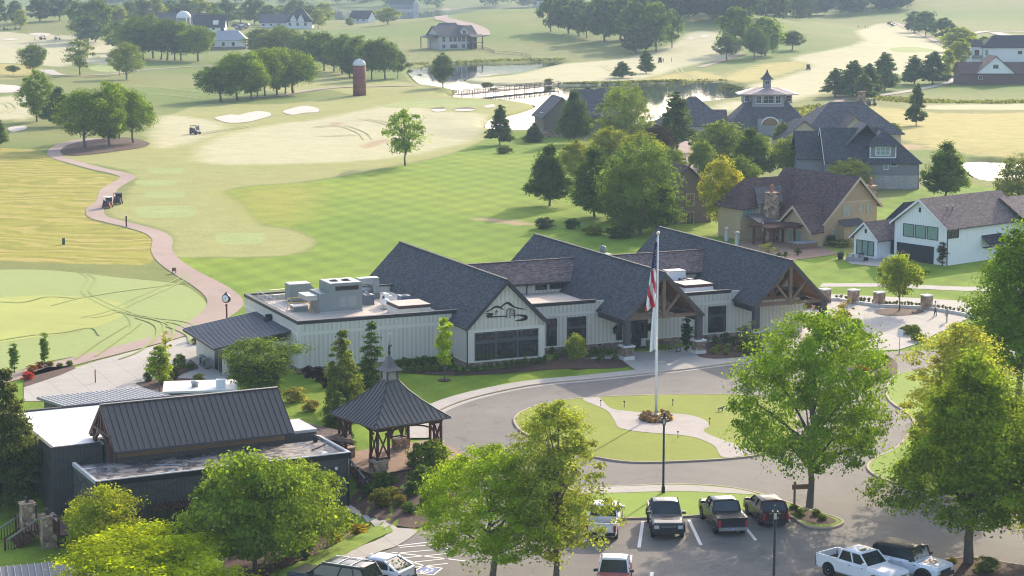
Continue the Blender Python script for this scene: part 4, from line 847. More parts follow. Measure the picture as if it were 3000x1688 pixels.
T('magnolia','small tree crown behind the lakeside house ridge',1478,262,220,52,BG)
T('egg','yellow young tree in front of the brown-gabled house',1815,585,395,135,(.20,.215,.04))
T('egg','light green broad tree right of the side street',1815,420,305,150,(.115,.16,.045))
T('magnolia','dark green round tree behind the tan house ridge',1885,455,325,125,(.05,.09,.03))
T('egg','light green tree between the dark round tree and the blue-grey house',1985,455,345,120,(.12,.165,.045))
T('egg','grey-green conical tree in front of the entrance building arch',1968,375,308,58,(.085,.12,.06))
T('willow','pale olive tree in front of the blue-grey house wall',2138,480,398,110,(.19,.215,.095))
T('magnolia','tall dark pear tree right of the blue-grey house',2377,500,360,130,(.065,.11,.035))
T('willow','grey-green tree at the right edge by the small pond',2560,520,388,140,(.10,.13,.06))
T('redcedar','upright dark tree alone in the dry field',2304,316,208,54,(.05,.085,.045),name='conifer_tree')
T('redcedar','dark upright young tree between lawn and pond',1257,365,262,72,(.045,.075,.04),name='conifer_tree')
T('gappy','lone bright green tree on the lawn edge with long shadow',1019,417,272,132,(.105,.175,.028))
T('pole','reddish columnar magnolia against the white house wall',2370,668,608,24,(.06,.055,.03))
T('thin','pale sapling behind the third roof ridge',1932,640,610,55,(.17,.20,.07))
T('magnolia','dark tree filling the grove between the middle and right crowns',1548,560,400,130,(.05,.095,.03)); T('magnolia','dark low tree at the grove right edge before the brown-gabled house',1668,585,440,95,(.055,.10,.032)); T('egg','mid green tree behind the grove right end',1690,470,372,95,(.09,.135,.04)); T('egg','mid green tree left of the tan house roof, behind the yellow one',1862,500,392,90,(.095,.14,.04)); T('egg','light tree between the blue-grey house and the entrance building',2040,440,352,80,(.12,.165,.05))
T('egg','light green tree in front of the entrance building left wing',1890,408,332,120,(.12,.165,.045)); T('egg','round mid green tree by the side street bend',1765,452,352,80,(.10,.145,.04)); T('willow','light feathery tree in the grove front',1570,585,410,120,(.10,.145,.045)); T('magnolia','dark tree at the grove back beside the brown-gabled house chimney',1640,500,365,95,(.06,.10,.035))
# golf course, left
PK='parkland parkland2 parkland3'.split()
for i,(x,yb,yt,w,c,l) in enumerate((
 (555,256,162,130,DG,'leftmost oak of the long row above the bunkers'),(597,252,138,120,MG,'second oak of the long row above the bunkers'),(632,250,132,110,MG,'third oak of the row above the bunkers, dense crown'),(648,244,140,80,MG,'fourth oak of the row above the bunkers, thin trunk'),
 (667,243,126,96,MG,'fifth oak of the row above the bunkers'),(697,240,124,96,MG,'sixth oak of the row above the bunkers'),(718,237,127,90,MG,'seventh oak of the row above the bunkers'),(737,236,132,135,MG,'rightmost wide oak of the row above the bunkers'))): T(PK[i%3],l,x,yb,yt,w,c,'row of oaks above the fairway bunkers')
for i,(x,yb,yt,w,c,l) in enumerate((
 (215,372,232,150,MG,'leaning tree on the round mulch bed, leftmost'),(275,370,208,120,MG,'middle tree on the round mulch bed'),(300,350,215,90,MG,'tree at the back of the round mulch bed'),(335,360,232,105,(.095,.16,.028),'right tree on the round mulch bed with low crown'))): T(PK[(i+1)%3],l,x,yb,yt,w,c,'trees on the round mulch bed')
T('magnolia','dark rounded tree behind the mulch bed trees',150,318,222,90,BG)
T('parkland3','tall mid green tree left of the mulch bed with clear trunk',93,306,178,90,(.09,.15,.028))
T('magnolia','dark tree cut by the left picture edge above the hay field',-12,372,292,80,(.05,.085,.03))
T('parkland2','dense light green tree at left, lowest branches on the grass',84,190,115,75,(.085,.13,.04)); T('ball','small round bush-like tree in the rough at left',33,188,165,34,(.085,.13,.05))
T('gappy','see-through tree with visible branches beyond the fairway',201,190,96,95,(.09,.13,.05)); T('gappy','thin tree touching the full round one by the path',300,190,122,50,(.085,.125,.045)); T('parkland','full light tree with short trunk by the far path',318,200,110,80,(.10,.145,.04))
for i,(x,yb,yt,w,c) in enumerate(((300,132,57,80,DG),(345,142,45,95,DG),(385,147,42,100,DG),(420,152,52,100,DG),(455,152,58,90,MG),(498,154,70,100,MG),(360,150,60,90,BG),(405,150,62,90,BG),(440,152,70,80,BG))):
    T(('parkland','parkland2')[i%2],'dark tree of the dense clump below the white-domed silo, '+('far left one','second from left, tall','third from left, tallest top','centre one','right of centre','rightmost with pale trunk','front left with bare trunk','front centre, very dark','front right, very dark')[i],x,yb,yt,w,c,'clump below the white-domed silo')
for i,(x,yb,yt,w,c) in enumerate(((660,150,75,110,(.09,.13,.05)),(715,152,68,110,(.085,.125,.045)),(775,165,80,100,DG),(815,178,85,100,DG),(860,186,90,95,DG),(905,192,92,95,DG),(935,200,105,80,DG),(968,198,100,85,DG),(880,196,118,80,BG),(1000,196,130,50,BG),(840,180,110,80,BG))):
    T(('parkland2','parkland','parkland3')[i%3],'tree of the wood running down behind the brick silo, '+('uppermost pale one','second pale one','upper dark one','fourth from the top','fifth from the top','directly left of the silo dome','right of the silo','lowest with bare trunk','dark one low behind the silo','small one at the pond corner','dark filler near the middle')[i],x,yb,yt,w,c,'wood behind the brick silo')
T('egg','dark egg-shaped tree standing at the pond edge',1114,221,135,68,BL)
T('redcedar','low spreading dark cedar on the far bank',1566,196,154,62,BL,name='conifer_tree'); T('redcedar','taller dark cedar on the far bank, right of the low one',1625,185,125,50,BL,name='conifer_tree')
# far left and hill trees
for i,(x,yb,yt,w,c,l) in enumerate(((0,68,-2,40,BL,'hazy tree at the far left edge'),(40,62,5,45,BL,'hazy tree left of the small lone tree'),(52,72,25,36,PG,'small pale tree on the far hump'),(100,55,-5,60,BL,'hazy dark tree on the hump, left one'),(150,52,-12,65,BL,'hazy dark tree on the hump, right one'),(240,105,-6,70,DG,'tall dark tree behind the ivy-clad one'),(198,98,5,60,DG,'dark tree left of the ivy-clad one'),(222,112,35,70,BL,'tree with ivy-clad trunk beside the far bunkers'))): T(('distant','distant2')[i%2],l,x,yb,yt,w,c)
for i in range(17):
    x=255+i*35; T(('distant','distant2')[i%2],'hazy tree of the belt behind the barns and white houses, number %s from the left'%('first second third fourth fifth sixth seventh eighth ninth tenth eleventh twelfth thirteenth fourteenth fifteenth sixteenth seventeenth'.split()[i]),x,62+rnd.uniform(-6,4),rnd.uniform(-6,22),rnd.uniform(45,70),(BL,PG,DG)[i%3],'hazy tree belt behind the barns')
T('distant','round pale tree right of the white house',800,72,24,42,PG); T('distant','pale tree by the white shed on the hill slope',975,62,20,60,PG); T('distant2','hazy tree in front of the top blue house',880,66,45,25,PG)
for i,(x,yb,yt,w,c,l) in enumerate(((1385,80,-10,60,BL,'left edge'),(1430,84,-12,80,BL,'second from left'),(1475,96,8,60,BL,'small one below'),(1520,105,-14,90,BL,'middle tall'),(1570,112,-8,90,BL,'middle right'),(1610,125,-4,90,BL,'dark lower'),(1650,130,10,80,DG,'lower right, leaning'),(1560,100,0,90,BL,'centre filler'),(1690,120,25,50,DG,'lowest at the fairway'),(1640,110,0,80,BL,'right filler'),(1455,90,0,80,BL,'left filler'),(1600,135,60,80,BL,'skirt of the wood'))): T(('distant','distant2')[i%2],'dark tree of the wood on the far hill, '+l+' one',x,yb,yt,w,c,'wood on the far hill')
for i,(x,yb,yt,w,c,l) in enumerate(((1850,135,20,100,DG,'largest pale-topped tree of the far fairway clump'),(1925,140,45,85,MG,'light green tree right in the far fairway clump'),(1898,150,72,65,BL,'round dark tree front of the far fairway clump'),(1828,152,92,68,BL,'round dark tree left front of the far fairway clump'),(1915,142,120,35,BL,'tiny tree in front of the far fairway clump'),(1992,126,80,68,BL,'dark cedar pair right of the far fairway clump'))): T(('distant','parkland2')[i>1],l,x,yb,yt,w,c,'far fairway clump')
for i,(x,yb,yt,w,l) in enumerate(((2100,245,170,80,'leftmost, low branches'),(2145,242,150,85,'second, tallest'),(2182,238,158,80,'third'),(2170,250,185,75,'front right'),(2225,228,130,80,'fourth, alone'),(2300,212,138,75,'fifth'),(2345,212,128,95,'widest at right'),(2135,240,180,70,'front middle'))): T('redcedar','dark cedar of the line along the right fairway, '+l,x,yb,yt,w,BL,'cedars along the right fairway',name='conifer_tree')
for i,(x,yb,yt,w,c,l) in enumerate(((2300,82,32,58,BL,'dark hazy tree pair by the far tee, left'),(2328,92,30,60,BL,'dark hazy tree pair by the far tee, right'),(2372,104,48,56,BL,'dark narrow hazy tree below the far tee'),(2410,132,70,90,PG,'pale round tree above the right houses'),(2415,165,100,50,PG,'small light tree beside the white right house'),(2440,155,92,55,PG,'second light tree above the white right house'),(2475,150,95,60,PG,'third light tree above the white right house'),(2385,200,125,35,PG,'thin light tree left of the right houses'))): T(('distant2','distant')[i%2],l,x,yb,yt,w,c)
# a far wood that reads as one mass
def wood(name,spots,col,hh=17,seed=3):
    rs=np.random.RandomState(seed); cm,tm,H,Wd=PROTO['distant']; n=len(cm.vertices); co_=np.empty(n*3); cm.vertices.foreach_get('co',co_); co_=co_.reshape(-1,3)[::1]; lv=np.empty(n,np.float32); cm.attributes['lv'].data.foreach_get('value',lv)
    k=4*(len(lv)//8); V=[];A=[]
    for p in spots:
        s=hh/H*rs.uniform(.75,1.25); a=rs.rand()*6.28; r=np.array([[math.cos(a),-math.sin(a),0],[math.sin(a),math.cos(a),0],[0,0,1]]); sel=rs.permutation(len(lv)//4)[:k//4]; ids=(sel[:,None]*4+np.arange(4)).ravel()
        V.append((co_[ids]*[s*1.1,s*1.1,s])@r.T+np.array(p)); A.append(np.clip(lv[ids]*.7+rs.rand()*.3,0,1))
    V=np.concatenate(V);A=np.concatenate(A); m=len(V)//4; me=bpy.data.meshes.new(name); me.vertices.add(len(V)); me.vertices.foreach_set('co',V.ravel()); me.loops.add(len(V)); me.loops.foreach_set('vertex_index',np.arange(len(V))); me.polygons.add(m); me.polygons.foreach_set('loop_start',np.arange(0,4*m,4)); me.polygons.foreach_set('loop_total',np.full(m,4)); me.update()
    at=me.attributes.new('lv','FLOAT','POINT'); at.data.foreach_set('value',A.astype(np.float32)); me.materials.append(M_LEAF); o=bpy.data.objects.new(name,me); COL.objects.link(o); o.color=(*col,1); o['kind']='stuff'; o['label']='far hazy wood seen as one dark mass'; return o
rs=np.random.RandomState(5); spots=[]
for i in range(230): y=rs.uniform(1850,2500); x=rs.uniform(-.3,.26)*y; spots.append((x,y,float(Hf(x,y))-1))
wood('far_wood',spots,BL,22)
spots=[]
for i in range(90):
    dx=rs.uniform(1690,2290); p=G(dx,rs.uniform(4,62)*(1-max(0,(dx-1900))/620)+2); spots.append(tuple(p-np.array([0,0,1])))
wood('hill_wood',spots,(.03,.055,.035),18,4)
# ---------------------------------------------------------------- dark lodge, lower left
M_LODGE=mat('charcoal batten siding',(.082,.078,.070),.7,.1,1.5,pat=('batten',.3,.03,.35),bump=.3); M_LTRIM=mat('charcoal lodge trim',(.06,.06,.058),.65,.08); M_REDW=mat('dark red stained wood',(.085,.030,.024),.6,.25,3)
M_SEAMD=mat('brown-grey seam metal',(.105,.086,.075),.42,.08,.8,spec=.5); M_SEAML=mat('grey seam metal',(.17,.16,.16),.45,.1,1,spec=.5)
M_TPO=mat('white roof membrane',(.80,.76,.70),.5,.05,.5,spec=.4); M_GUTW=mat('pale gutter',(.45,.44,.43),.5,.05)
def patchroof():
    t=NT('ponding roof'); o=t.obj(); n=t.noise(.9,o,3,.5,1.2); m_=t.noise(.35,o,2)
    c=t.mix(t.rng(n,.44,.52),(.30,.245,.205),(.055,.05,.05)); c=t.mix(t.rng(n,.60,.68),c,(.30,.35,.40)); c=t.mul(c,t.m('MULTIPLY_ADD',m_,.6,.7)); return t.fin(c,t.rng(n,.45,.65,.75,.25),.5)
M_POND=patchroof()
T2=R(26.9); LO=(-27.96,135.46,0)
lod=thing('lodge',LO,T2,'dark charcoal lodge with a brown metal gable roof between flat roofs','building')
def lw(u,v,z=0): c,s=math.cos(T2),math.sin(T2); return (LO[0]+u*c-v*s,LO[1]+u*s+v*c,z)
q=MB(); q.box(0,18.4,0,5.85,-1.9,2.45); q.build('front_wing_wall',M_LODGE,lod)
q=MB(); q.box(2.9,15.4,5.0,9.4,-1.9,3.3); q.ext([(15.38,5.0,3.3),(15.38,9.4,3.3),(15.38,7.2,5.6)],(-.2,0,0)); q.build('hall_wall',M_LODGE,lod)
q=MB(); q.box(-.9,2.75,8.1,21,-1.9,3.15); q.box(2.75,14.5,9.55,21,-1.9,3.15); q.build('rear_wing_wall',M_LODGE,lod)
q=MB(); q.box(-.95,14.55,20.8,21.05,3.152,3.4); q.box(-1.0,-.75,8.0,20.8,3.152,3.4); q.box(-.75,2.6,8.0,8.25,3.152,3.4); q.build('rear_parapet',M_LTRIM,lod)
q=MB(); q.box(-.75,14.5,8.25,20.8,3.152,3.28); q.build('white_roof',M_TPO,lod)
q=MB(); q.box(-.06,18.46,-.06,.16,2.452,2.72); q.box(-.06,.16,.16,5.85,2.452,2.72); q.box(18.24,18.46,.16,5.85,2.452,2.72); q.build('front_parapet',M_GUTW,lod)
q=MB(); q.box(-.085,18.48,-.085,-.062,2.30,2.66); q.build('front_fascia',M_BLACK,lod)
q=MB(); q.box(.16,18.24,.16,5.0,2.452,2.55); q.build('flat_roof',M_POND,lod)
ro=MB(); gable_roof(ro,2.4,15.7,3.95,10.5,3.6,6.3,'u',.12); ro=ro.build('gable_roof',M_SEAMD,lod)
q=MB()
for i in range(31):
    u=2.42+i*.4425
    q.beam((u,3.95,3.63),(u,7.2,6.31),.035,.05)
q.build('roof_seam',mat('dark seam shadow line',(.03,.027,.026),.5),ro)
q=MB(); q.beam((2.4,7.22,6.32),(15.7,7.22,6.32),.3,.06); q.build('ridge_cap',M_SEAMD,ro)
q=MB(); q.box(2.4,15.7,3.85,3.95,3.44,3.6); q.build('gutter',M_LTRIM,ro)
q=MB(); q.box(2.95,15.35,4.9,4.98,2.9,3.3); q.build('clerestory_band',mat('warm fascia',(.21,.13,.07),.7),lod)
q=MB()
for v0,v1 in ((4.2,7.2),(10.2,7.2)): q.beam((2.5,v0,3.5),(2.5,v1,6.05),.2,.22)
q.beam((2.5,5.0,4.4),(2.5,9.4,4.4),.2,.2); q.beam((2.5,7.2,4.3),(2.5,7.2,6.0),.2,.2,up=(1,0,0)); q.beam((2.5,6.2,4.4),(2.5,6.9,5.6),.14,.16); q.beam((2.5,8.2,4.4),(2.5,7.5,5.6),.14,.16)
for i in range(6): a0,a1=math.pi*i/6,math.pi*(i+1)/6; q.beam((2.5,7.2-1.9*math.cos(a0),3.1+1.15*math.sin(a0)),(2.5,7.2-1.9*math.cos(a1),3.1+1.15*math.sin(a1)),.18,.2,up=(1,0,0))
q.beam((2.5,5.1,-1.2),(2.5,5.1,4.4),.24,.24,up=(1,0,0)); q.beam((2.5,9.3,3.3),(2.5,9.3,4.4),.2,.2,up=(1,0,0)); q.build('gable_truss',M_REDW,lod)
q=MB()  # cross-braced trim panels below the eaves
for i in range(6):
    a=i*3.06+.05; b=a+2.95; q.beam((a,-.03,1.05),(b,-.03,2.15),.035,.13,up=(0,0,1)); q.beam((a,-.055,2.15),(b,-.055,1.05),.035,.13)
    q.box(a-.08,a+.02,-.045,-.003,1.0,2.25)
q.box(-.02,18.42,-.04,-.003,.85,.98); 
for v0,v1 in ((.2,2.9),(3.0,5.7)): q.beam((-.03,v0,1.05),(-.03,v1,2.15),.035,.13); q.beam((-.055,v0,2.15),(-.055,v1,1.05),.035,.13)
for u0,u1 in ((-.8,1.2),): q.beam((u0,8.07,1.3),(u1+1.2,8.07,2.6),.035,.14); q.beam((u0,8.045,2.6),(u1+1.2,8.045,1.3),.035,.14)
for k in range(3): q.beam((-.93,8.6+k*4,1.3),(-.93,12+k*4,2.6),.035,.14); q.beam((-.955,8.6+k*4,2.6),(-.955,12+k*4,1.3),.035,.14)
q.build('cross_bracing',M_LTRIM,lod)
for u in (3.6,14.3):
    q=MB()
    for i in range(11): q.box(u+i*.26,u+i*.26+.08,-1.25,-.1,.62,.74)
    q.box(u-.1,u+2.8,-1.15,-1.05,.5,.62); q.box(u-.1,u+2.8,-.5,-.4,.5,.62); q.beam((u,-.06,-.3),(u,-1.1,.5),.1,.1); q.beam((u+2.65,-.06,-.3),(u+2.65,-1.1,.5),.1,.1); q.build('awning',M_REDW,lod)
    window(lod,(u+.4,-.004,-1.1),(1,0,0),.95,1.35,.1,2,2,M_LTRIM); window(lod,(u+1.7,-.004,-1.1),(1,0,0),.8,1.35,.1,2,2,M_LTRIM)
q=MB(); q.tube([(18.2,-.1,2.4),(18.2,-.1,-1.7)],.06,6); q.tube([(1.4,-.1,2.4),(1.4,-.1,-1.7)],.05,6); q.build('downspout',M_BLACK,lod)
q=MB(); q.lathe([(.16,2.55),(.2,2.8),(.22,3.0),(.08,3.08)],(17.6,4.6,0),12); q.build('roof_vent',M_BLACK,lod); q=MB(); q.beam((16.4,2.2,2.6),(17.9,3.4,2.6),.08,.07); q.build('roof_pipe',M_REDW,lod)
q=MB(); q.cbox((17.3,-.12,1.55),(.16,.16,.2)); q.build('wall_light',M_WHITE,lod)
# side annex with small ribbed roof, right of the hall
q=MB(); q.box(15.45,18.2,5.9,9.6,-1.9,3.0); q.build('side_wall',M_LODGE,lod); q=MB(); q.box(15.42,18.25,5.86,9.65,3.002,3.2); q.build('side_roof',M_GUTW,lod)
q=MB(); q.ext([(18.3,8.2,2.2),(21.3,6.3,1.7),(22.3,9.4,1.75),(18.3,12.0,2.7)],(0,0,-.15)); sr=q.build('lean_to_roof',M_BROWNSH,lod); q=MB(); q.box(18.3,20.8,8.0,9.5,-.5,1.6); q.build('lean_to_wall',M_LODGE,lod)
# grey ribbed roof behind
q=MB(); q.ext([(3.3,20.9,3.45),(11.9,20.9,3.45),(11.7,28.3,2.75),(3.1,28.3,2.75)],(0,0,-.18)); br=q.build('rear_metal_roof',M_SEAML,lod)
q=MB()
for i in range(22): u=3.35+i*.4; q.beam((u,20.9,3.47),(u-.2,28.3,2.77),.05,.06)
q.build('roof_seam',M_GUTW,br); q=MB(); q.box(3.6,11.6,21.1,28,-.5,2.6); q.build('rear_room_wall',M_LODGE,lod)
# white flat roof with vents, behind the ridge
wr=thing('service_building',P(500,1010,0),R(8),'low service building with a white flat roof behind the lodge ridge','building'); q=MB(); q.box(-2.9,3.2,-1,3.2,0,1.0); q.build('wall',M_LODGE,wr); q=MB(); q.box(-3.0,3.3,-1.1,3.3,1.0,1.18); q.build('roof',M_TPO,wr); q=MB(); q.cbox((1.9,.2,1.18),(.8,.7,.65)); q.build('roof_unit',M_WHITE,wr); q=MB(); q.lathe([(.3,1.18),(.3,1.5),(.36,1.5),(.36,1.65),(.05,1.7)],(-.3,.6,0),10); q.build('roof_vent',M_GALV,wr)
# corner roof at the lower left edge
sh=thing('low_pavilion',P(90,1500,-1.7),R(18),'low pavilion roof with grey metal seams at the lower left corner','building')
q=MB(); q.ext([(-6,-2,.9),(2.9,-2,.9),(1.7,1.2,1.75),(-6,1.2,1.75)],(0,0,-.12)); q.ext([(2.9,-2,.9),(4.6,2.6,1.0),(1.7,1.2,1.75)],(0,0,-.12)); rr=q.build('roof',M_SEAML,sh); q=MB()
for i in range(20): q.beam((-5.8+i*.42,-2,.93),(-5.8+i*.42-.0 if i<17 else 1.7,1.2 if i<17 else 1.0,1.78 if i<17 else 1.7),.04,.06)
q.build('roof_seam',M_GUTW,rr); q=MB()
for a,b in ((-5,-1.5),(2,-1.5),(3.3,1.8)): q.box(a-.1,a+.1,b-.1,b+.1,-.3,.9)
q.build('post',M_REDW,sh)
# timber stairs at the left with stone pillars
M_RAILC=mat('grey rail cap',(.20,.18,.17),.6)
def pillar(label,loc,h,m,group=None,lantern=False,w=.8,cap=True):
    r=thing('stone_pillar',loc,T2,label,'pillar',group); q=MB(); q.cbox((0,0,-.3),(w,w,h+.3),0,0,.96); q.build('shaft',m,r); q=MB(); q.cbox((0,0,h),(w*1.14,w*1.14,.13)); q.build('cap',M_CAPW if cap else m,r)
    if lantern:
        q=MB(); q.cbox((0,0,h+.13),(.2,.2,.3),0,0,1.1); q.build('lantern',M_GLASS,r); q=MB(); q.cbox((0,0,h+.43),(.28,.28,.12),0,0,.4); q.cbox((0,0,h+.125),(.24,.24,.03)); q.build('lantern_top',M_BLACK,r)
    return r
pillar('rough tan stone pillar with black lantern at the stair landing, front one',P(122,1372,-1.6),2.0,M_STONET,'stair pillars',True,.95,False)
pillar('rough tan stone pillar at the back of the stair landing, near the lodge wall',P(70,1322,-.6),1.5,M_STONET,'stair pillars',True,.9,False)
_q=P(115,1292,.5); sta=thing('timber_stairs',(_q[0]-1.25*.454-.2*.891,_q[1]+1.25*.891-.2*.454,-1.6),T2-R(90),'dark red timber stairs with landing and sloping railings at the left edge','stairs')
q=MB(); q.box(-1.2,3.6,.4,4.6,1.0,1.14); 
for i in range(9): q.box(-1.5,1.2,-2.6+i*.3,-2.28+i*.3,-.62+i*.18,-.56+i*.18)
q.build('tread',M_REDW,sta)
for x0,x1,ya,yb,za,zb in ((1.25,1.25,-2.6,.2,-.5,1.1),(-1.5,-1.5,-2.6,.2,-.5,1.1),(1.4,3.6,.45,.45,1.1,1.1),(-.9,3.4,4.5,4.5,1.1,1.1)):
    q=MB(); n=14; 
    for i in range(n+1):
        f=i/n; x=x0+(x1-x0)*f;y=ya+(yb-ya)*f;z=za+(zb-za)*f; q.cbox((x,y,z),(.05 if i%7 else .12,.05 if i%7 else .12,.95 if i%7 else 1.2))
    q.beam((x0,ya,za+.1),(x1,yb,zb+.1),.06,.08); q.build('railing',M_REDW,sta); q=MB(); q.beam((x0,ya,za+1.0),(x1,yb,zb+1.0),.16,.07); q.build('rail_cap',M_RAILC,sta)
# ---------------------------------------------------------------- gazebo
GZ=thing('gazebo',(-9.2,152.3,0),R(35),'open square gazebo with dark flared metal roof, cupola and red cross-braced posts','gazebo')
sheet('terrace',[np.array([[GZ.location[0]+a*math.cos(R(35))-b*math.sin(R(35)),GZ.location[1]+a*math.sin(R(35))+b*math.cos(R(35))] for a,b in ((-3.6,-3.6),(5.4,-3.4),(6.2,3.6),(-3.6,3.6))])],M_BRICKP,zf=.11)
prof=[(3.35,3.5),(2.55,4.08),(1.75,4.74),(1.0,5.5),(.55,6.1)]
q=MB()
for s in range(4):
    M0=Matrix.Rotation(s*math.pi/2,4,'Z'); q.M=M0
    for (r0,z0),(r1,z1) in zip(prof,prof[1:]): q.add([(-r0,-r0,z0),(r0,-r0,z0),(r1,-r1,z1),(-r1,-r1,z1),(-r0,-r0,z0-.1),(r0,-r0,z0-.1),(r1,-r1,z1-.1),(-r1,-r1,z1-.1)],[(0,1,2,3),(7,6,5,4),(0,4,5,1)])
q.M=Matrix.Identity(4); ro=q.build('roof',M_SEAMD,GZ)
q=MB()
for s in range(4):
    q.M=Matrix.Rotation(s*math.pi/2,4,'Z')
    for k in range(-7,8):
        x=k*.42; pts=[(x,-r,z+.03) for r,z in prof if abs(x)<=r]
        # where the seam meets the hip
        for (r0,z0),(r1,z1) in zip(prof,prof[1:]):
            if r1<abs(x)<=r0: f=(r0-abs(x))/(r0-r1); pts.append((x,-abs(x),z0+(z1-z0)*f+.03))
        for a,b in zip(pts,pts[1:]): q.beam(a,b,.03,.05)
    for (r0,z0),(r1,z1) in zip(prof,prof[1:]): q.beam((-r0,-r0,z0+.02),(-r1,-r1,z1+.02),.1,.06)
q.build('roof_seam',M_LTRIM,ro)
q=MB(); q.cbox((0,0,6.05),(1.0,1.0,.2)); q.cbox((0,0,6.85),(1.05,1.05,.12))
for a in (-.44,.44):
    for b in (-.44,.44): q.cbox((a,b,6.25),(.13,.13,.6))
cu=q.build('cupola_frame',M_SEAMD,GZ); q=MB(); q.cbox((0,0,6.25),(.72,.72,.6)); q.build('cupola_louver',mat('pale louver',(.36,.35,.30),.7,.05,pat=('lap',.09,.2,.5)),cu)
q=MB(); cp_=[(.78,6.97),(.5,7.2),(.28,7.55),(.12,7.95),(.03,8.1)]
for s in range(4):
    q.M=Matrix.Rotation(s*math.pi/2,4,'Z')
    for (r0,z0),(r1,z1) in zip(cp_,cp_[1:]): q.add([(-r0,-r0,z0),(r0,-r0,z0),(r1,-r1,z1),(-r1,-r1,z1)],[(0,1,2,3)])
    q.add([(-.78,-.78,6.97),(.78,-.78,6.97),(0,0,6.97)],[(2,1,0)])
q.M=Matrix.Identity(4); q.build('cupola_roof',M_SEAMD,cu); q=MB(); q.lathe([(.05,8.05),(.12,8.3),(.05,8.45),(.09,8.55),(.02,9.0),(.005,9.2)],n=8); q.ext([(-.02,-.02,8.62),(.2,-.02,8.7),(.24,-.02,8.86),(.12,-.02,8.78),(.02,-.02,8.8)],(0,.04,0)); q.build('finial',M_BLACK,cu)
q=MB()
for s in range(4):
    q.M=Matrix.Rotation(s*math.pi/2,4,'Z'); q.box(-2.9,2.9,-2.9,-2.74,3.2,3.44)
    for i in range(6): x0=-2.0+i*.667; x1=x0+.667; q.beam((x0,-2.62,2.75+.42*(1-(x0/2)**2)),(x1,-2.62,2.75+.42*(1-(x1/2)**2)),.12,.12)
q.M=Matrix.Identity(4); q.build('eave_beam',M_REDW,GZ)
for sx in (-1,1):
    for sy in (-1,1):
        cx,cy=sx*2.3,sy*2.3
        q=MB()
        for a,b in ((.48,.48),(-.48,.48),(.48,-.48)): q.cbox((cx+sx*a,cy+sy*b,.9),(.16,.16,2.35))
        for ax in (0,1):
            def pt(t,z): return (cx+sx*t,cy+sy*.48,z) if ax==0 else (cx+sx*.48,cy+sy*t,z)
            q.beam(pt(-.48,1.05),pt(.48,3.05),.06,.12); q.beam(pt(.48,1.05),pt(-.48,3.05),.05,.12); q.beam(pt(-.48,1.02),pt(.48,1.02),.1,.12); q.beam(pt(-.48,3.1),pt(.48,3.1),.1,.12)
        q.build('braced_post',M_REDW,GZ)
        q=MB(); q.cbox((cx+sx*.25,cy+sy*.25,0),(1.25,.7 if sx*sy>0 else 1.25,.8)); sb=q.build('stone_plinth',M_STONET,GZ); q=MB(); q.cbox((cx+sx*.25,cy+sy*.25,.8),(1.4,.85 if sx*sy>0 else 1.4,.11)); q.build('plinth_cap',mat('tan flagstone',(.40,.31,.23),.85,.15,3),sb)
# stairs from the gazebo terrace to the path
ss_=thing('garden_stairs',P(905,1180,0),R(-60),'garden stairs with dark red railings running down beside the gazebo planting','stairs')
q=MB()
for i in range(10): q.box(i*.42,i*.42+.44,-.8,.8,-.2-i*.16,.0-i*.16)
q.build('tread',M_BRICKP,ss_)
for y in (-.85,.85):
    q=MB()
    for i in range(19): f=i/18; q.cbox((f*4.2,y,-.1-f*1.55),(.05 if i%6 else .13,.05 if i%6 else .13,.95 if i%6 else 1.2))
    q.beam((0,y,.0),(4.2,y,-1.55),.06,.08); q.build('railing',M_REDW,ss_); q=MB(); q.beam((0,y,.9),(4.2,y,-.65),.15,.07); q.build('rail_cap',M_RAILC,ss_)
# ---------------------------------------------------------------- flagpole and flags
fp=P(1650,1045,.14); pole=thing('flagpole',fp,0,'tall white tapered flagpole rising from the flower ring on the roundabout island','flagpole')
q=MB(); q.tube([(0,0,0),(0,0,5),(0,0,15.0)],[.115,.10,.05],12); q.build('pole',M_WHITE,pole); q=MB(); q.lathe([(.02,15.0),(.11,15.05),(.15,15.16),(.11,15.28),(.02,15.33)],n=12); q.build('ball',mat('brass ball',(.75,.62,.45),.3,.02,metal=.5),pole); q=MB(); q.tube([(-.14,-.05,1.2),(-.13,-.05,14.8)],.012,4); q.build('halyard',M_WHITE,pole); q=MB(); q.lathe([(.3,0),(.26,.1),(.13,.16)],n=12); q.build('base_collar',M_WHITE,pole)
M_RED=mat('flag red',(.55,.03,.05),.8,.06); M_FWH=mat('flag white',(.75,.73,.72),.8,.06); M_NAVY=mat('flag navy',(.02,.03,.13),.8,.06)
# hanging limp: drawn as folds, hoist at the pole, fly end sagging down-left
us=thing('national_flag',(fp[0],fp[1],fp[2]),0,'limp stars and stripes flag hanging down from near the top of the flagpole','flag')
rs=np.random.RandomState(4)
def limp(x_top,w_top,z_top,x_bot,w_bot,z_bot,n=26,m=13,amp=.14,ph=0):
    """cloth hung in folds; returns grid of points (down, across)"""
    g=[]
    for i in range(n+1):
        f=i/n; xa=x_top+(x_bot-x_top)*f; w_=w_top+(w_bot-w_top)*f**.8; z=z_top+(z_bot-z_top)*f; row=[]
        for j in range(m+1): s=j/m; row.append((xa-w_*s, amp*math.sin(s*11+f*2.5+ph)*(.3+.9*f)-.1, z-s*w_*.55*(1 if f>.15 else f/.15)))
        g.append(row)
    return g
g=limp(-.08,.14,14.45,-.12,.85,9.2,amp=.2)
q=MB()
for i in range(26):
    for j in range(13):
        f=i/26; s=j/13; q.add([g[i][j],g[i][j+1],g[i+1][j+1],g[i+1][j]],[(0,1,2,3)],0 if f<.40-.06*s else (1+(int((f*6.2+s*2.6))%2)),True)
q.build('cloth',[M_NAVY,M_RED,M_FWH],us)
q=MB()
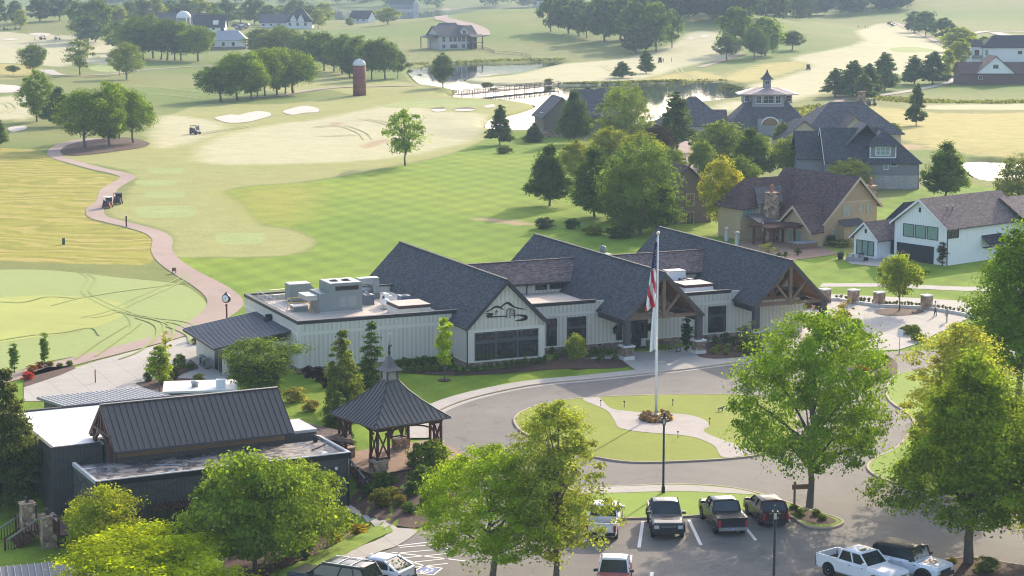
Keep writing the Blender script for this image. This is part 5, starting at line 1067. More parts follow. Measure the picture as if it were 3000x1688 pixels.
for i in range(3,10):
    for j in (2,6,10):
        a=Vector(g[i][j]); q.ext([a+Vector((.045*math.cos(t*1.2566*2+1.57),-.06,.045*math.sin(t*1.2566*2+1.57))) for t in range(5)],(0,.01,0))
q.build('star',M_FWH,us)
wf=thing('club_flag',(fp[0],fp[1],fp[2]),0,'limp white flag hanging below the stars and stripes on the pole','flag'); g=limp(-.02,.3,9.7,-.1,.5,5.6,18,8,.1,1.5); q=MB()
for i in range(18):
    for j in range(8): q.add([g[i][j],g[i][j+1],g[i+1][j+1],g[i+1][j]],[(0,1,2,3)],0,True)
q.build('cloth',M_FWH,wf)
# ---------------------------------------------------------------- lamp posts, clock, bollards, signs
def lamp(label,loc,h):
    r=thing('street_lamp',loc,0,label,'street lamp','lamp posts of the parking lot'); q=MB(); q.lathe([(.13,0),(.13,.5),(.085,.6),(.075,h-.75)],n=12); q.build('post',M_BLACK,r)
    q=MB(); q.cbox((0,0,h-.75),(.2,.2,.06)); q.cbox((0,0,h-.28),(.36,.36,.06)); q.cbox((0,0,h-.22),(.22,.22,.16),0,0,.5); q.cbox((0,0,h-.06),(.1,.1,.2)); q.cbox((0,0,h-.38),(.62,.08,.04))
    for a in (-.11,.11):
        for b in (-.11,.11): q.cbox((a,b,h-.7),(.03,.03,.42))
    q.build('lamp_head',M_BLACK,r); q=MB(); q.cbox((0,0,h-.69),(.18,.18,.4)); q.build('lamp_glass',mat('lamp glass',(.5,.48,.42),.2,.05),r); return r
lamp('black lantern lamp post behind the silver-hooded pickup, near the roundabout',P(1668,1243,0),5.75); lamp('black lantern lamp post standing in the lot in front of the dark red crossover',P(1945,1515,0),5.75)
ck=thing('post_clock',P(571,832,0),R(-25),'black and brown post clock with a round white dial beside the cart path','clock'); q=MB(); q.lathe([(.3,0),(.3,.2),(.2,.3),(.16,.9),(.09,1.0),(.085,2.5),(.14,2.6),(.1,2.75)],n=14); q.build('post',mat('maroon iron',(.09,.03,.03),.45),ck)
q=MB(); q.M=Matrix.Translation((0,-.16,3.32))@Matrix.Rotation(R(-90),4,'X'); q.lathe([(.42,0),(.46,.02),(.46,.3),(.42,.32)],n=26); q.M=Matrix.Identity(4); q.cbox((0,0,3.74),(.4,.26,.12),0,0,.6); q.cbox((0,0,3.84),(.1,.1,.16)); cs=q.build('case',M_BLACK,ck)
q=MB(); q.M=Matrix.Translation((0,-.2,3.32))@Matrix.Rotation(R(-90),4,'X'); q.lathe([(.36,0),(.36,.035)],n=26); q.build('dial',M_WHITE,cs); q=MB(); q.beam((0,-.215,3.32),(.1,-.215,3.5),.03,.04); q.beam((0,-.215,3.32),(-.24,-.215,3.24),.03,.03)
for k in range(12): a=k*math.pi/6; q.beam((.27*math.cos(a),-.21,3.32+.27*math.sin(a)),(.33*math.cos(a),-.21,3.32+.33*math.sin(a)),.02,.03,up=(0,1,0))
q.build('clock_hands',M_BLACK,cs)
def post(name,label,cat,x,y,h,w,m,top=None):
    p=G(x,y); r=thing(name,p,.3,label,cat); q=MB(); q.cbox((0,0,-.2),(w,w,h+.2)); q.build('body',m,r); q=MB(); q.cbox((0,0,h),(w*1.15,w*1.15,h*.06)); q.build('top',top or m,r); return r
post('marker_post','brown square marker post with pale top beside the cart path bend','post',318,571,1.55,.2,M_REDW,M_WHITE); post('utility_box','grey-green utility box standing alone in the hay field','utility box',160,615,.8,.36,mat('utility green',(.07,.10,.08),.6)); post('marker_post','slim red marker post on the pale terrace left of the planting','post',240,963,1.1,.09,mat('marker red',(.35,.03,.03),.6))
r=thing('tee_bin',G(438,688),.2,'small wooden box on four legs at the cart path edge','bin'); q=MB(); q.cbox((0,0,.3),(.5,.4,.4)); q.build('box',M_TIMBER,r); q=MB()
for a in (-.2,.2):
    for b in (-.15,.15): q.cbox((a,b,0),(.06,.06,.3))
q.build('leg',M_TIMBER,r)
sg=thing('wooden_sign',P(2009,1273,0),.15,'dark wooden sign board on a post beside the large maple trunk','sign'); q=MB(); q.cbox((-.32,0,0),(.13,.13,1.75)); q.build('post',M_TIMBER,sg); q=MB(); q.box(-.5,.62,-.05,.05,1.2,1.55); q.build('board',M_TIMBER,sg)
rsn=thing('road_sign',P(2262,890,0),.3,'white road sign on a thin post at the plaza kerb','sign'); q=MB(); q.tube([(0,0,0),(0,0,2.3)],.035,6); q.build('post',M_GALV,rsn); q=MB(); q.box(-.28,.28,-.05,-.03,1.65,2.35); q.build('plate',M_WHITE,rsn)
for x,y,l in ((1511,1022,'at the island walk top, left of the entry'),(1692,1021,'on the island lawn near the flagpole'),(1570,1025,'on the island top lawn beside the walk'),(1705,1102,'below the flower ring by the walk'),(1785,1068,'at the bend of the walk')):
    r=thing('path_light',P(x,y,.12),0,'thin path light '+l,'path light','path lights of the island'); q=MB(); q.tube([(0,0,0),(0,0,.5)],.025,6); q.build('stem',M_BLACK,r); q=MB(); q.lathe([(.1,.48),(.04,.58)],n=8); q.build('shade',M_BLACK,r)
dg=thing('dog_statue',P(1813,1034,.12),R(20),'small black and white standing dog figure on the island lawn','statue',None,(.55,.55,.55))
q=MB(); q.M=Matrix.Diagonal((1,1,1,1)); q.tube([(-.38,0,.42),(-.2,0,.46),(.1,0,.46),(.3,0,.5),(.42,0,.62),(.5,0,.7),(.62,0,.68),(.7,0,.64)],[.07,.13,.14,.13,.09,.1,.07,.04],8)
for x,y,s in ((-.3,.08,1),(-.3,-.08,1),(.25,.08,1),(.25,-.08,1)): q.tube([(x,y,.42),(x-.05 if x<0 else x,y,.22),(x,y,0)],[.07,.04,.035],6)
q.tube([(-.4,0,.46),(-.55,0,.42),(-.65,0,.34)],[.04,.035,.015],6); q.build('body',mat('pied coat',(.16,.15,.14),.8,.6,6),dg)
# rooftop plant on the left wing (things standing on the roof)
def ru(u,v,z=4.28): return cw(u,v,z)
r=thing('air_handler',ru(-14.3,9.2),TH,'largest grey steel air handler in the middle of the flat roof','air handler')
q=MB(); q.box(-2.1,2.1,-1.6,1.6,.15,1.9); q.build('casing',M_GREYM,r); q=MB(); q.box(-1.1,2.1,-1.6,1.6,1.902,2.75); hd=q.build('fan_section',M_GREYM,r); q=MB(); q.box(-.55,1.75,-1.63,-1.603,2.1,2.5); q.build('intake_slot',M_BLACK,hd); q=MB(); q.box(-1.05,2.05,-1.5,1.5,2.752,2.80); q.build('top_rim',M_GUTW,hd)
for x in (-.1,1.1): q=MB(); q.lathe([(.5,2.80),(.5,2.86),(.1,2.95)],(x,0,0),14); q.build('fan',M_BLACK,hd)
q=MB(); q.box(-3.3,-2.12,-1.2,1.3,1.25,1.7); q.build('hood',M_GALV,r); q=MB()
for a,b in ((-.2,.55),(.7,1.5)): q.box(a,b,-1.62,-1.602,.5,1.5)
q.build('access_door',mat('panel grey',(.26,.28,.27),.5),r); q=MB(); q.box(-2.15,2.15,-1.65,1.65,0,.15); q.build('curb',M_GALV,r)
r=thing('exhaust_unit',ru(-16.0,15.6),TH,'second grey steel roof unit behind the railing corner','air handler'); q=MB(); q.box(-1.05,1.05,-.8,.8,.1,1.75); q.build('casing',M_GREYM,r); q=MB(); q.ext([(1.07,-.7,.9),(1.07,-.7,1.6),(1.6,-.7,1.1),(1.6,-.7,.9)],(0,1.4,0)); q.build('hood',M_GREYM,r); q=MB(); q.box(-1.08,1.08,-.83,.83,1.752,1.8); q.build('lid',M_GUTW,r)
r=thing('exhaust_duct',ru(-9.6,14.2),TH,'large bent galvanised exhaust duct with round pipe on the flat roof','duct'); q=MB(); q.box(-.7,.7,-.5,.5,1.5,2.1); q.box(.72,1.35,-.5,.5,.6,2.1); q.build('elbow',M_GALV,r); q=MB(); q.tube([(-2.0,0,.9),(-.2,0,.9),(.6,0,.9)],.42,14); q.build('pipe',M_GALV,r); q=MB(); q.cbox((1.0,0,0),(.9,.9,.6)); q.build('base',M_GREYM,r)
condenser('grey-blue condenser on the roof just right of the largest air handler',ru(-10.4,10.9),(.9,.9,.95),TH,'rooftop condensers'); condenser('grey-blue condenser on the roof close to the first gable slope',ru(-7.2,9.6),(1.0,1.0,.85),TH,'rooftop condensers'); condenser('grey-blue condenser half hidden behind the round duct',ru(-10.4,12.6),(.9,.9,.95),TH,'rooftop condensers')
for u,v,l,hh in ((-9.2,9.3,'cream slim heat pump box between the two roof condensers',1.25),(-8.5,10.3,'short cream heat pump box behind the slim one',.85)):
    r=thing('heat_pump',ru(u,v),TH,l,'heat pump'); q=MB(); q.box(-.2,.2,-.45,.45,.08,hh); q.build('casing',M_WHITE,r); q=MB(); q.box(-.22,.22,-.4,-.3,0,.08); q.box(-.22,.22,.3,.4,0,.08); q.build('foot',M_GREYM,r); q=MB(); q.M=Matrix.Translation((-.2,0,hh*.55))@Matrix.Rotation(R(-90),4,'Y'); q.lathe([(.34,0),(.34,.03),(.06,.05)],n=12); q.build('fan_grille',M_DARK,r)
r=thing('exhaust_fan',ru(-9.8,7.7),TH,'white upblast exhaust fan near the flat roof edge','fan'); q=MB(); q.lathe([(.3,0),(.3,.4),(.42,.45),(.42,.75),(.3,.85),(.3,.95)],n=14); q.build('hood',M_WHITE,r); q=MB(); q.cbox((0,0,-.02),(.8,.8,.1)); q.build('curb',M_GREYM,r)
r=thing('roof_hatch',ru(-17.6,10.3),TH,'roof hatch with yellow safety railing at the left roof edge','roof hatch'); q=MB(); q.box(-.7,.7,-.55,.55,0,.4); q.build('curb',M_GREYM,r); q=MB(); q.box(-.75,.75,-.6,.6,.4,.5); q.build('lid',M_GUTW,r); q=MB()
M_YRAIL=mat('yellow rail paint',(.62,.42,.10),.5)
for z in (.65,1.1):
    q.tube([(-.9,-.4,z),(-.9,.75,z),(.9,.75,z),(.9,-.75,z)],.03,6)
for a,b in ((-.9,-.4),(-.9,.75),(.9,.75),(.9,-.75)): q.tube([(a,b,0),(a,b,1.1)],.03,6)
q.build('safety_rail',M_YRAIL,r)
r=thing('roof_railing',ru(-19.6,0),TH,'thin galvanised guard railing along the left roof edge','railing'); q=MB()
for z in (.6,1.1): q.tube([(3.0,16.6,z),(-.2,16.4,z),(-.2,7.4,z),(.5,7.4,z)],.028,6)
for v in (16.4,13.4,10.4,7.4): q.tube([(-.2,v,0),(-.2,v,1.1)],.028,6); q.cbox((.1,v,0),(.7,.12,.04))
q.build('rail',M_GALV,r)
for u,v,l in ((19.3,7.9,'pale packaged unit on the right flat roof, left one'),(21.7,8.4,'pale packaged unit on the right flat roof, right one')):
    r=thing('roof_air_unit',ru(u,v),TH,l,'air handler','packaged units of the right flat roof'); q=MB(); q.box(-.95,.95,-.7,.7,.1,1.7); q.build('casing',M_WHITE,r); q=MB(); q.box(.1,.85,-.72,-.702,.3,1.0); q.build('coil_grille',M_ACBLUE,r); q=MB(); q.box(-1,1,-.75,.75,1.7,1.76); q.build('lid',M_GUTW,r)
condenser('dark low condenser before the left pale packaged unit',ru(20.0,6.6),(1.1,.9,.95),TH,'rooftop condensers'); condenser('dark low condenser before the right pale packaged unit',ru(22.4,7.0),(1.1,.9,.95),TH,'rooftop condensers')
# benches in the porch
def bench(label,u,v,rz):
    r=thing('bench',cw(u,v,.1),TH+rz,label,'bench','porch benches'); q=MB(); 
    for k in range(4): q.box(-1.1,1.1,-.24+k*.125,-.14+k*.125,.42,.46)
    q.build('seat',mat('bench slat',(.17,.13,.12),.6),r); q=MB()
    for x in (-.85,.85):
        for a,b in (((x,-.2,0),(x,-.2,.42)),((x,.2,0),(x,.2,.42)),((x,-.2,.03),(x,.2,.03)),((x,-.2,.39),(x,.2,.39))): q.beam(a,b,.05,.05)
    q.build('frame',M_BLACK,r)
bench('long black-legged bench by the right porch pier',15.9,-2.6,R(90)); bench('long black-legged bench close to the porch back wall',15.6,-.2,R(90)); bench('long black-legged bench at the left porch side, back one',10.0,-.6,R(90)); bench('long black-legged bench at the left porch side, front one',10.1,-3.0,R(90))
q=thing('door_mat',cw(13.6,.1,.1),TH,'dark flat mat lying in front of the entrance door','mat'); m=MB(); m.box(-.7,.7,-.45,.45,0,.02); m.build('pad',M_DARK,q)
# stone gate pillars with low wall at the plaza back edge
lwl=thing('low_wall',P(2070,757,0),0,'low pale concrete wall linking the stone pillars behind the plaza','wall'); q=MB(); pr=None
for x,y in ((2072,758),(2110,757),(2146,764),(2212,773),(2330,778),(2400,790),(2450,800)):
    p=Vector(P(x,y,0))-lwl.location
    if pr is not None: q.beam(pr+Vector((0,0,.1)),p+Vector((0,0,.1)),.3,.5)
    pr=p
q.build('coping',M_CAPW,lwl)
for x,y,l in ((2075,762,'leftmost'),(2146,764,'second from left'),(2211,770,'third from left'),(2330,778,'rightmost, beyond the round plaza tree')): pillar('square tan stone pillar with white cap behind the plaza, '+l,P(x,y,0),1.45,M_STONET,'stone pillars behind the plaza',False,.95)
# ---------------------------------------------------------------- vehicles
def paint(name,col,flake=.0):
    if name in MATS: return MATS[name]
    t=NT(name); o=t.obj(); c=t.mul(col,t.m('MULTIPLY_ADD',t.noise(2.5,o,3),.25,.87)); t.b.inputs['Coat Weight'].default_value=.25; t.b.inputs['Coat Roughness'].default_value=.05
    MATS[name]=t.fin(c,.35,.5); return t.mat
M_TYRE=mat('tyre rubber',(.014,.013,.013),.85,.1); M_RIM=mat('alloy rim',(.40,.40,.40),.35,.08,metal=.6); M_DRIM=mat('dark rim',(.05,.05,.05),.4,.1); M_PLASTIC=mat('black trim plastic',(.025,.025,.027),.6,.1)
M_CGLASS=glass('car glass',(.022,.03,.033),.05,.7); M_TAIL=mat('red tail lamp',(.42,.02,.03),.25,.05,spec=.6); M_HEAD=mat('clear head lamp',(.5,.5,.48),.15,.05,spec=.7); M_CHROME=mat('chrome',(.55,.55,.55),.2,.04,metal=.8); M_PLATE=mat('number plate',(.25,.28,.42),.5)
VEH={}
def vehicle(name,label,cat,loc,head,pm,L=5.3,W=2.0,H=1.9,wb=3.6,r=.41,g=.32,hood=1.15,belt=1.2,f=None,xw=1.1,xr0=.35,xr1=-1.2,xg=-1.45,bed=False,cover=False,rear_slope=.0,roofm=None,flare=None,rim=None,rails=False,group=None,bump=None,grille=None,lights=True,stripe=None,sunroof=False,taper=.78,hoodpatch=None):
    v=thing(name,loc,head,label,cat,group); f=L/2; t=-L/2; hw=W/2; rm=roofm or pm
    bedz=belt-.02
    def ring(x,zb,zm,zt,w,wt): return [(x,-w*.9,zb),(x,-w,zb+.12),(x,-w,zm),(x,-w*wt,zt),(x,w*wt,zt),(x,w,zm),(x,w,zb+.12),(x,w*.9,zb)]
    ht=belt if not bed else belt-.42
    rs_=[ring(t,g+.12,belt-.25 if not bed else belt-.5,ht-(0 if bed else .03),hw*.9,.95),ring(t+.12,g,belt-.2 if not bed else belt-.5,ht,hw*.985,.96)]
    if bed: rs_+=[ring(xg-.06,g,belt-.5,ht,hw,.96),ring(xg-.04,g,belt-.15,belt,hw,.95)]
    rs_+=[ring(xg,g,belt-.15,belt,hw,.94),ring(xw,g,belt-.12,belt,hw,.93),ring(xw+.12,g,hood-.14,hood,hw,.90),ring(f-.55,g,hood-.2,hood-.03,hw*.99,.88),ring(f-.1,g+.02,hood-.24,hood-.08,hw*.96,.9),ring(f,g+.1,hood-.26,hood-.13,hw*.9,.93)]
    q=MB(); q.loft(rs_,0,False)
    if bed:
        for s in (-1,1): q.box(t+.06,xg-.06,min(s*hw,s*(hw-.13)),max(s*hw,s*(hw-.13)),belt-.5,belt)
        q.box(t+.02,t+.12,-hw*.93,hw*.93,belt-.5,belt)
    q.build('body',pm,v)
    if bed:
        q=MB(); q.box(t+.13,xg-.07,-hw+.14,hw-.14,belt-.415 if not cover else belt-.03,belt-.40 if not cover else belt+.015); q.build('bed_cover' if cover else 'bed_liner',M_PLASTIC,v)
    # greenhouse: dark glass volume with painted roof and pillars
    wr=hw*taper; wbx=hw*.91
    base=[(xg,-wbx,belt),(xg,wbx,belt),(xw,wbx,belt),(xw,-wbx,belt)]; top=[(xr1,-wr,H-.06),(xr1,wr,H-.06),(xr0,wr,H-.06),(xr0,-wr,H-.06)]
    q=MB(); q.add(base+top,[(0,1,2,3),(7,6,5,4),(1,0,4,5),(2,1,5,6),(3,2,6,7),(0,3,7,4)]); q.build('window',M_CGLASS,v)
    q=MB(); n_=5; rg=[]
    for i in range(n_+1):
        x=xr1+(xr0-xr1)*i/n_; c=.05*math.sin(math.pi*i/n_); rg.append([(x,-wr-.02,H-.085),(x,-wr*.96,H-.02+c*.5),(x,-wr*.5,H+c),(x,wr*.5,H+c),(x,wr*.96,H-.02+c*.5),(x,wr+.02,H-.085)])
    q.loft(rg,0,True); q.build('roof',rm,v)
    q=MB()
    for s in (-1,1):
        q.beam((xw,s*wbx,belt),(xr0,s*(wr+.01),H-.05),.08,.07); q.beam((xg,s*wbx,belt),(xr1,s*(wr+.01),H-.05),.14 if not bed else .1,.1); m0=(xw+xg)/2+.05; m1=(xr0+xr1)/2; q.beam((m0,s*(wbx+.005),belt),(m1,s*(wr+.015),H-.05),.1,.05)
        if rear_slope: m0=xg*.62+xw*.38-.55; q.beam((m0-.1,s*(wbx+.005),belt),(m0+.05,s*(wr+.012),H-.06),.1,.05)
    q.build('pillar',pm if not roofm else roofm,v)
    for ax in (wb/2,-wb/2):
        for s in (-1,1):
            q=MB(); q.M=Matrix.Translation((ax,s*(hw-.24),r))@Matrix.Rotation(R(-90*s),4,'X'); q.lathe([(r*.62,0),(r*.96,.0),(r,.04),(r,.22),(r*.96,.26),(r*.62,.26)],n=20); wh=q.build('wheel',M_TYRE,v)
            q=MB(); q.M=Matrix.Translation((ax,s*(hw-.24),r))@Matrix.Rotation(R(-90*s),4,'X'); q.lathe([(r*.64,.2),(r*.6,.265),(r*.5,.24),(r*.14,.25),(.04,.27)],n=12,smooth=False); q.build('rim',rim or M_RIM,wh)
            q=MB(); n=12; R0,R1=r*1.1,r*(1.34 if flare else 1.2)
            for i in range(n):
                a0,a1=math.pi*i/n,math.pi*(i+1)/n; e=.1 if flare else .015
                pts=[(ax+rr*math.cos(a),s*(hw+e),r+rr*math.sin(a)) for rr,a in ((R0,a0),(R1,a0),(R1,a1),(R0,a1))]
                q.ext(pts if s<0 else pts[::-1],(0,-s*(.16 if flare else .05),0))
            q.build('wheel_arch',M_PLASTIC if flare or True else pm,v)
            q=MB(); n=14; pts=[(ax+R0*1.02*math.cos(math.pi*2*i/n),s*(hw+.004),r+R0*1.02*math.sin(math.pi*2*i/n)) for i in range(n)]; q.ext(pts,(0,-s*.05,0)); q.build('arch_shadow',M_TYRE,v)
    q=MB(); q.box(f-.02,f+.07,-hw*.88,hw*.88,g+.06,g+.32); q.box(f-.25,f-.02,-hw*.95,-hw*.88,g+.06,g+.32); q.box(f-.25,f-.02,hw*.88,hw*.95,g+.06,g+.32); q.build('front_bumper',bump or M_PLASTIC,v)
    q=MB(); q.box(t-.1,t+.01,-hw*.92,hw*.92,g+.08,g+.3); q.build('rear_bumper',bump or M_PLASTIC,v)
    q=MB(); q.box(f-.03,f+.035,-hw*.55,hw*.55,hood-.52,hood-.27); q.build('grille',grille or M_PLASTIC,v)
    for s in (-1,1):
        q=MB(); q.box(f-.16,f+.02,min(s*hw*.58,s*hw*.88),max(s*hw*.58,s*hw*.88),hood-.46,hood-.25); q.build('headlight',M_HEAD,v)
        zt=belt-.1; q=MB(); q.box(t-.03,t+.14,min(s*hw*.8,s*hw*.96),max(s*hw*.8,s*hw*.96),zt-.48,zt-.05); q.build('tail_light',M_TAIL,v)
        q=MB(); q.cbox((xw-.12,s*(hw+.1),belt+.02),(.14,.26,.17)); q.build('mirror',pm if not roofm else M_PLASTIC,v)
        q=MB(); q.box(-.25,-.07,s*(hw+.012)-.012,s*(hw+.012)+.012,belt-.2,belt-.165); q.box(.75,.93,s*(hw+.012)-.012,s*(hw+.012)+.012,belt-.2,belt-.165); q.build('door_handle',M_CHROME if not roofm else M_PLASTIC,v)
    q=MB(); q.box(t-.12,t-.101,-.17,.17,g+.14,g+.27) if bed else q.box(t-.035,t-.012,-.17,.17,belt-.5,belt-.36); q.build('number_plate',M_PLATE,v)
    if rails:
        q=MB()
        for s in (-1,1): q.beam((xr1+.15,s*wr*.93,H+.06),(xr0-.1,s*wr*.93,H+.06),.05,.05)
        for k in (.3,.62): x=xr1+(xr0-xr1)*k; q.beam((x,-wr*.93,H+.07),(x,wr*.93,H+.07),.06,.03)
        q.build('roof_rack',M_CHROME,v)
    if sunroof: q=MB(); q.box(xr0-.55,xr0-.2,-.42,.42,H+.02,H+.045); q.build('sunroof',M_CGLASS,v)
    if hoodpatch: q=MB(); q.ext([(xw+.3,-.45,hood+.003),(xw+.3,.45,hood+.003),(f-.62,.34,hood-.035),(f-.62,-.34,hood-.035)],(0,0,.02)); q.build('hood_patch',hoodpatch,v)
    return v
def at2(r,fr,): a=P(*r);b=P(*fr); c=(a+b)/2; return c,math.atan2(b[1]-a[1],b[0]-a[0])
c,h=at2((1667,1311),(1679,1353))
hp=vehicle('pickup_truck','dark pickup with silver hood and roof glare, parked nose toward the viewer','pickup truck',c,h,paint('gunmetal paint',(.045,.052,.06)),5.5,2.1,1.98,3.4,.44,.42,1.28,1.3,xw=1.0,xr0=.35,xr1=-.95,xg=-1.15,bed=True,flare=True,rim=M_DRIM,hoodpatch=M_PLASTIC,group='parked vehicles')
q=MB(); q.box(2.786,2.80,-.5,.5,.92,.98); q.build('grille_bar',M_GREYM,hp)
c,h=at2((1833.5,1341),(1800,1303)); vehicle('pickup_truck','black pickup with flat bed cover and chrome rear bumper, tail toward the viewer','pickup truck',c,h,paint('black paint',(.010,.012,.014)),5.8,2.04,1.95,3.65,.42,.38,1.25,1.3,xw=1.15,xr0=.5,xr1=-.85,xg=-1.1,bed=True,cover=True,bump=M_CHROME,group='parked vehicles')
c,h=at2((1943,1321),(1908,1290)); vehicle('crossover','dark red compact crossover parked beside the mulch nose, tail toward the viewer','crossover',c,h,paint('dark cherry paint',(.045,.012,.016)),4.6,1.86,1.68,2.65,.36,.26,1.05,1.12,xw=1.05,xr0=.2,xr1=-1.75,xg=-2.1,rear_slope=.3,roofm=None,group='parked vehicles',rails=False)
c,h=at2((1513,1357),(1527,1312)); vehicle('pickup_truck','white pickup half hidden behind tree branches, red tail lamps toward the viewer','pickup truck',c,h,paint('white car paint',(.74,.74,.74)),5.7,2.04,1.92,3.6,.41,.36,1.22,1.27,xw=1.15,xr0=.5,xr1=-.85,xg=-1.1,bed=True,group='parked vehicles')
c,h=at2((1549,1452),(1541,1500)); vehicle('pickup_truck','red pickup with pale sunlit roof cut by the bottom picture edge','pickup truck',c,h,paint('dark red paint',(.28,.035,.03)),5.5,1.95,1.85,3.4,.40,.34,1.15,1.2,xw=1.05,xr0=.4,xr1=-.75,xg=-.95,bed=True,cover=True,roofm=paint('white car paint',(.74,.74,.74)),group='parked vehicles')  # sunlit look of the red cab's roof is put in as white paint
p=P(2086,1449); hd=R(-50); fw=np.array([math.cos(hd),math.sin(hd)]); lf=np.array([-fw[1],fw[0]]); c=np.array([*(p[:2]+lf*.9+fw*1.82),0.0]); vehicle('pickup_truck','white pickup with sunroof beside the white boxy off-roader','pickup truck',c,hd,paint('white car paint',(.74,.74,.74)),5.8,2.03,1.92,3.64,.42,.38,1.22,1.28,xw=1.15,xr0=.5,xr1=-.95,xg=-1.15,bed=True,sunroof=True,bump=M_CHROME,grille=M_CHROME,group='parked vehicles')
p=P(2218,1448); hd=R(-43); fw=np.array([math.cos(hd),math.sin(hd)]); lf=np.array([-fw[1],fw[0]]); c=np.array([*(p[:2]+lf*.98+fw*1.47),0.0]); vehicle('off_roader','boxy white off-roader with black roof and wide dark fenders near the mulch island','off-roader',c,hd,paint('pale white paint',(.66,.68,.72)),4.75,2.05,1.98,2.95,.47,.46,1.27,1.33,xw=.75,xr0=.5,xr1=-2.1,xg=-2.28,rear_slope=.3,roofm=mat('black hardtop',(.025,.025,.027),.5,.3,4,spec=.25),flare=True,rim=M_DRIM,taper=.86,hoodpatch=mat('bronze hood decal',(.30,.20,.15),.4),group='parked vehicles')
vehicle('suv','black full-size suv with roof rack at the bottom edge, white coupe-like car beside it','suv',P(842,1489),R(154),paint('black suv paint',(.016,.018,.022)),5.6,2.05,1.95,3.3,.41,.3,1.2,1.25,xw=1.25,xr0=.45,xr1=-2.35,xg=-2.72,rear_slope=.3,rails=True,group='parked vehicles')
vehicle('crossover','white coupe-roofed crossover just right of the black suv','crossover',P(943,1461),R(151),paint('white car paint',(.74,.74,.74)),4.7,1.98,1.64,2.87,.39,.26,1.02,1.1,xw=1.05,xr0=.1,xr1=-1.2,xg=-2.15,rear_slope=.2,taper=.74,group='parked vehicles')
# far parked cars near the barns and on the hill road
def mini(label,x,y,col,hd=.3,name='car',L=4.6,tall=1.6): 
    r=thing(name,G(x,y),hd,label,'car','distant parked cars'); q=MB(); q.loft([[(a,-.9,.3),(a,-.92,.7),(a,-.85,z),(a,.85,z),(a,.92,.7),(a,.9,.3)] for a,z in ((-L/2,.85),(-L/2+.2,1.0),(.9,1.0),(L/2-.2,.85),(L/2,.6))],0,False); q.build('body',paint(label[:14],col),r); q=MB(); q.add([(-L/2+.3,-.84,1.0),(-L/2+.3,.84,1.0),(1.0,.84,1.0),(1.0,-.84,1.0),(-L/2+.8,-.7,tall),(-L/2+.8,.7,tall),(.2,.7,tall),(.2,-.7,tall)],[(0,1,2,3),(7,6,5,4),(1,0,4,5),(2,1,5,6),(3,2,6,7),(0,3,7,4)]); q.build('window',M_CGLASS,r); q=MB()
    for a in (-1.4,1.4):
        for s in (-1,1): q.M=Matrix.Translation((a,s*.8,.33)); q.cbox((0,0,-.3),(.6,.2,.62))
    q.build('wheel',M_TYRE,r)
for x,y,c,l in ((592,68,(.03,.04,.05),'dark car in the gravel yard beyond the barns, leftmost'),(600,72,(.6,.6,.6),'white car in the gravel yard beyond the barns, left'),(606,66,(.7,.7,.7),'white car at the back of the gravel yard'),(612,73,(.4,.06,.06),'red car in the gravel yard beyond the barns'),(604,76,(.1,.12,.16),'blue-black car at the front of the gravel yard'),(618,67,(.25,.27,.3),'grey car at the right of the gravel yard')): mini(l,x,y,c,rnd.uniform(0,3))
mini('dark suv parked beside the topmost house on the hill road',1103,19,(.05,.06,.08),.1,'suv',5,1.8)
# ---------------------------------------------------------------- golf carts
M_CART=paint('cart maroon',(.22,.03,.035)); M_CARTB=paint('cart black',(.02,.022,.024)); M_CARTW=mat('cart white roof',(.70,.70,.68),.5)
def cart(label,loc,hd,body,group='golf carts',roofm=None,s=1.0):
    r=thing('golf_cart',loc,hd,label,'golf cart',group,(s,s,s)); q=MB(); q.loft([[(x,-.58,.28),(x,-.6,.5),(x,-.55,z),(x,.55,z),(x,.6,.5),(x,.58,.28)] for x,z in ((-1.15,.7),(-1.1,.95),(-.35,.95),(-.3,.5),(.5,.5),(.55,.9),(.85,.85),(1.15,.6))],0,False); q.build('body',body,r)
    q=MB(); q.box(-.55,-.05,-.5,.5,.72,.86); q.box(-.62,-.5,-.5,.5,.86,1.25); q.build('seat',mat('cart seat',(.05,.045,.04),.7),r)
    q=MB(); q.box(-.95,.75,-.6,.6,1.82,1.9); q.build('roof',roofm or M_PLASTIC,r); q=MB()
    for s_ in (-1,1): q.beam((.8,s_*.52,.85),(.6,s_*.54,1.83),.045,.045); q.beam((-.85,s_*.52,.9),(-.8,s_*.54,1.83),.045,.045)
    q.build('roof_post',M_BLACK,r)
    for x in (-.8,.8):
        for s_ in (-1,1): q=MB(); q.M=Matrix.Translation((x,s_*.5,.24))@Matrix.Rotation(R(-90*s_),4,'X'); q.lathe([(.14,0),(.24,.0),(.24,.15),(.14,.15)],n=12); q.build('wheel',M_TYRE,r)
    for s_ in (-.25,.25): q=MB(); q.cbox((-1.2,s_,.45),(.28,.3,.95),0,0,.8); q.build('golf_bag',mat('golf bag cloth',(.06,.05,.08),.8,.3),r)
    q=MB(); q.add([(.74,-.5,.95),(.74,.5,.95),(.62,.5,1.75),(.62,-.5,1.75),(.76,-.5,.95),(.76,.5,.95),(.64,.5,1.75),(.64,-.5,1.75)],[(0,3,2,1),(4,5,6,7)]); q.build('windscreen',M_CGLASS,r); return r
def gc(x,y): return G(x,y)
cart('maroon golf cart with pale roof on the path, behind the black one',gc(271,523),R(84),M_CART,roofm=M_CARTW,s=.9); cart('black golf cart with dark roof on the path, ahead of the maroon one',gc(297,513),R(88),M_CARTB,s=.9)
cart('dark golf cart driving alone on the pale fairway left of the mown centre',gc(491,338),R(-35),M_CARTB)
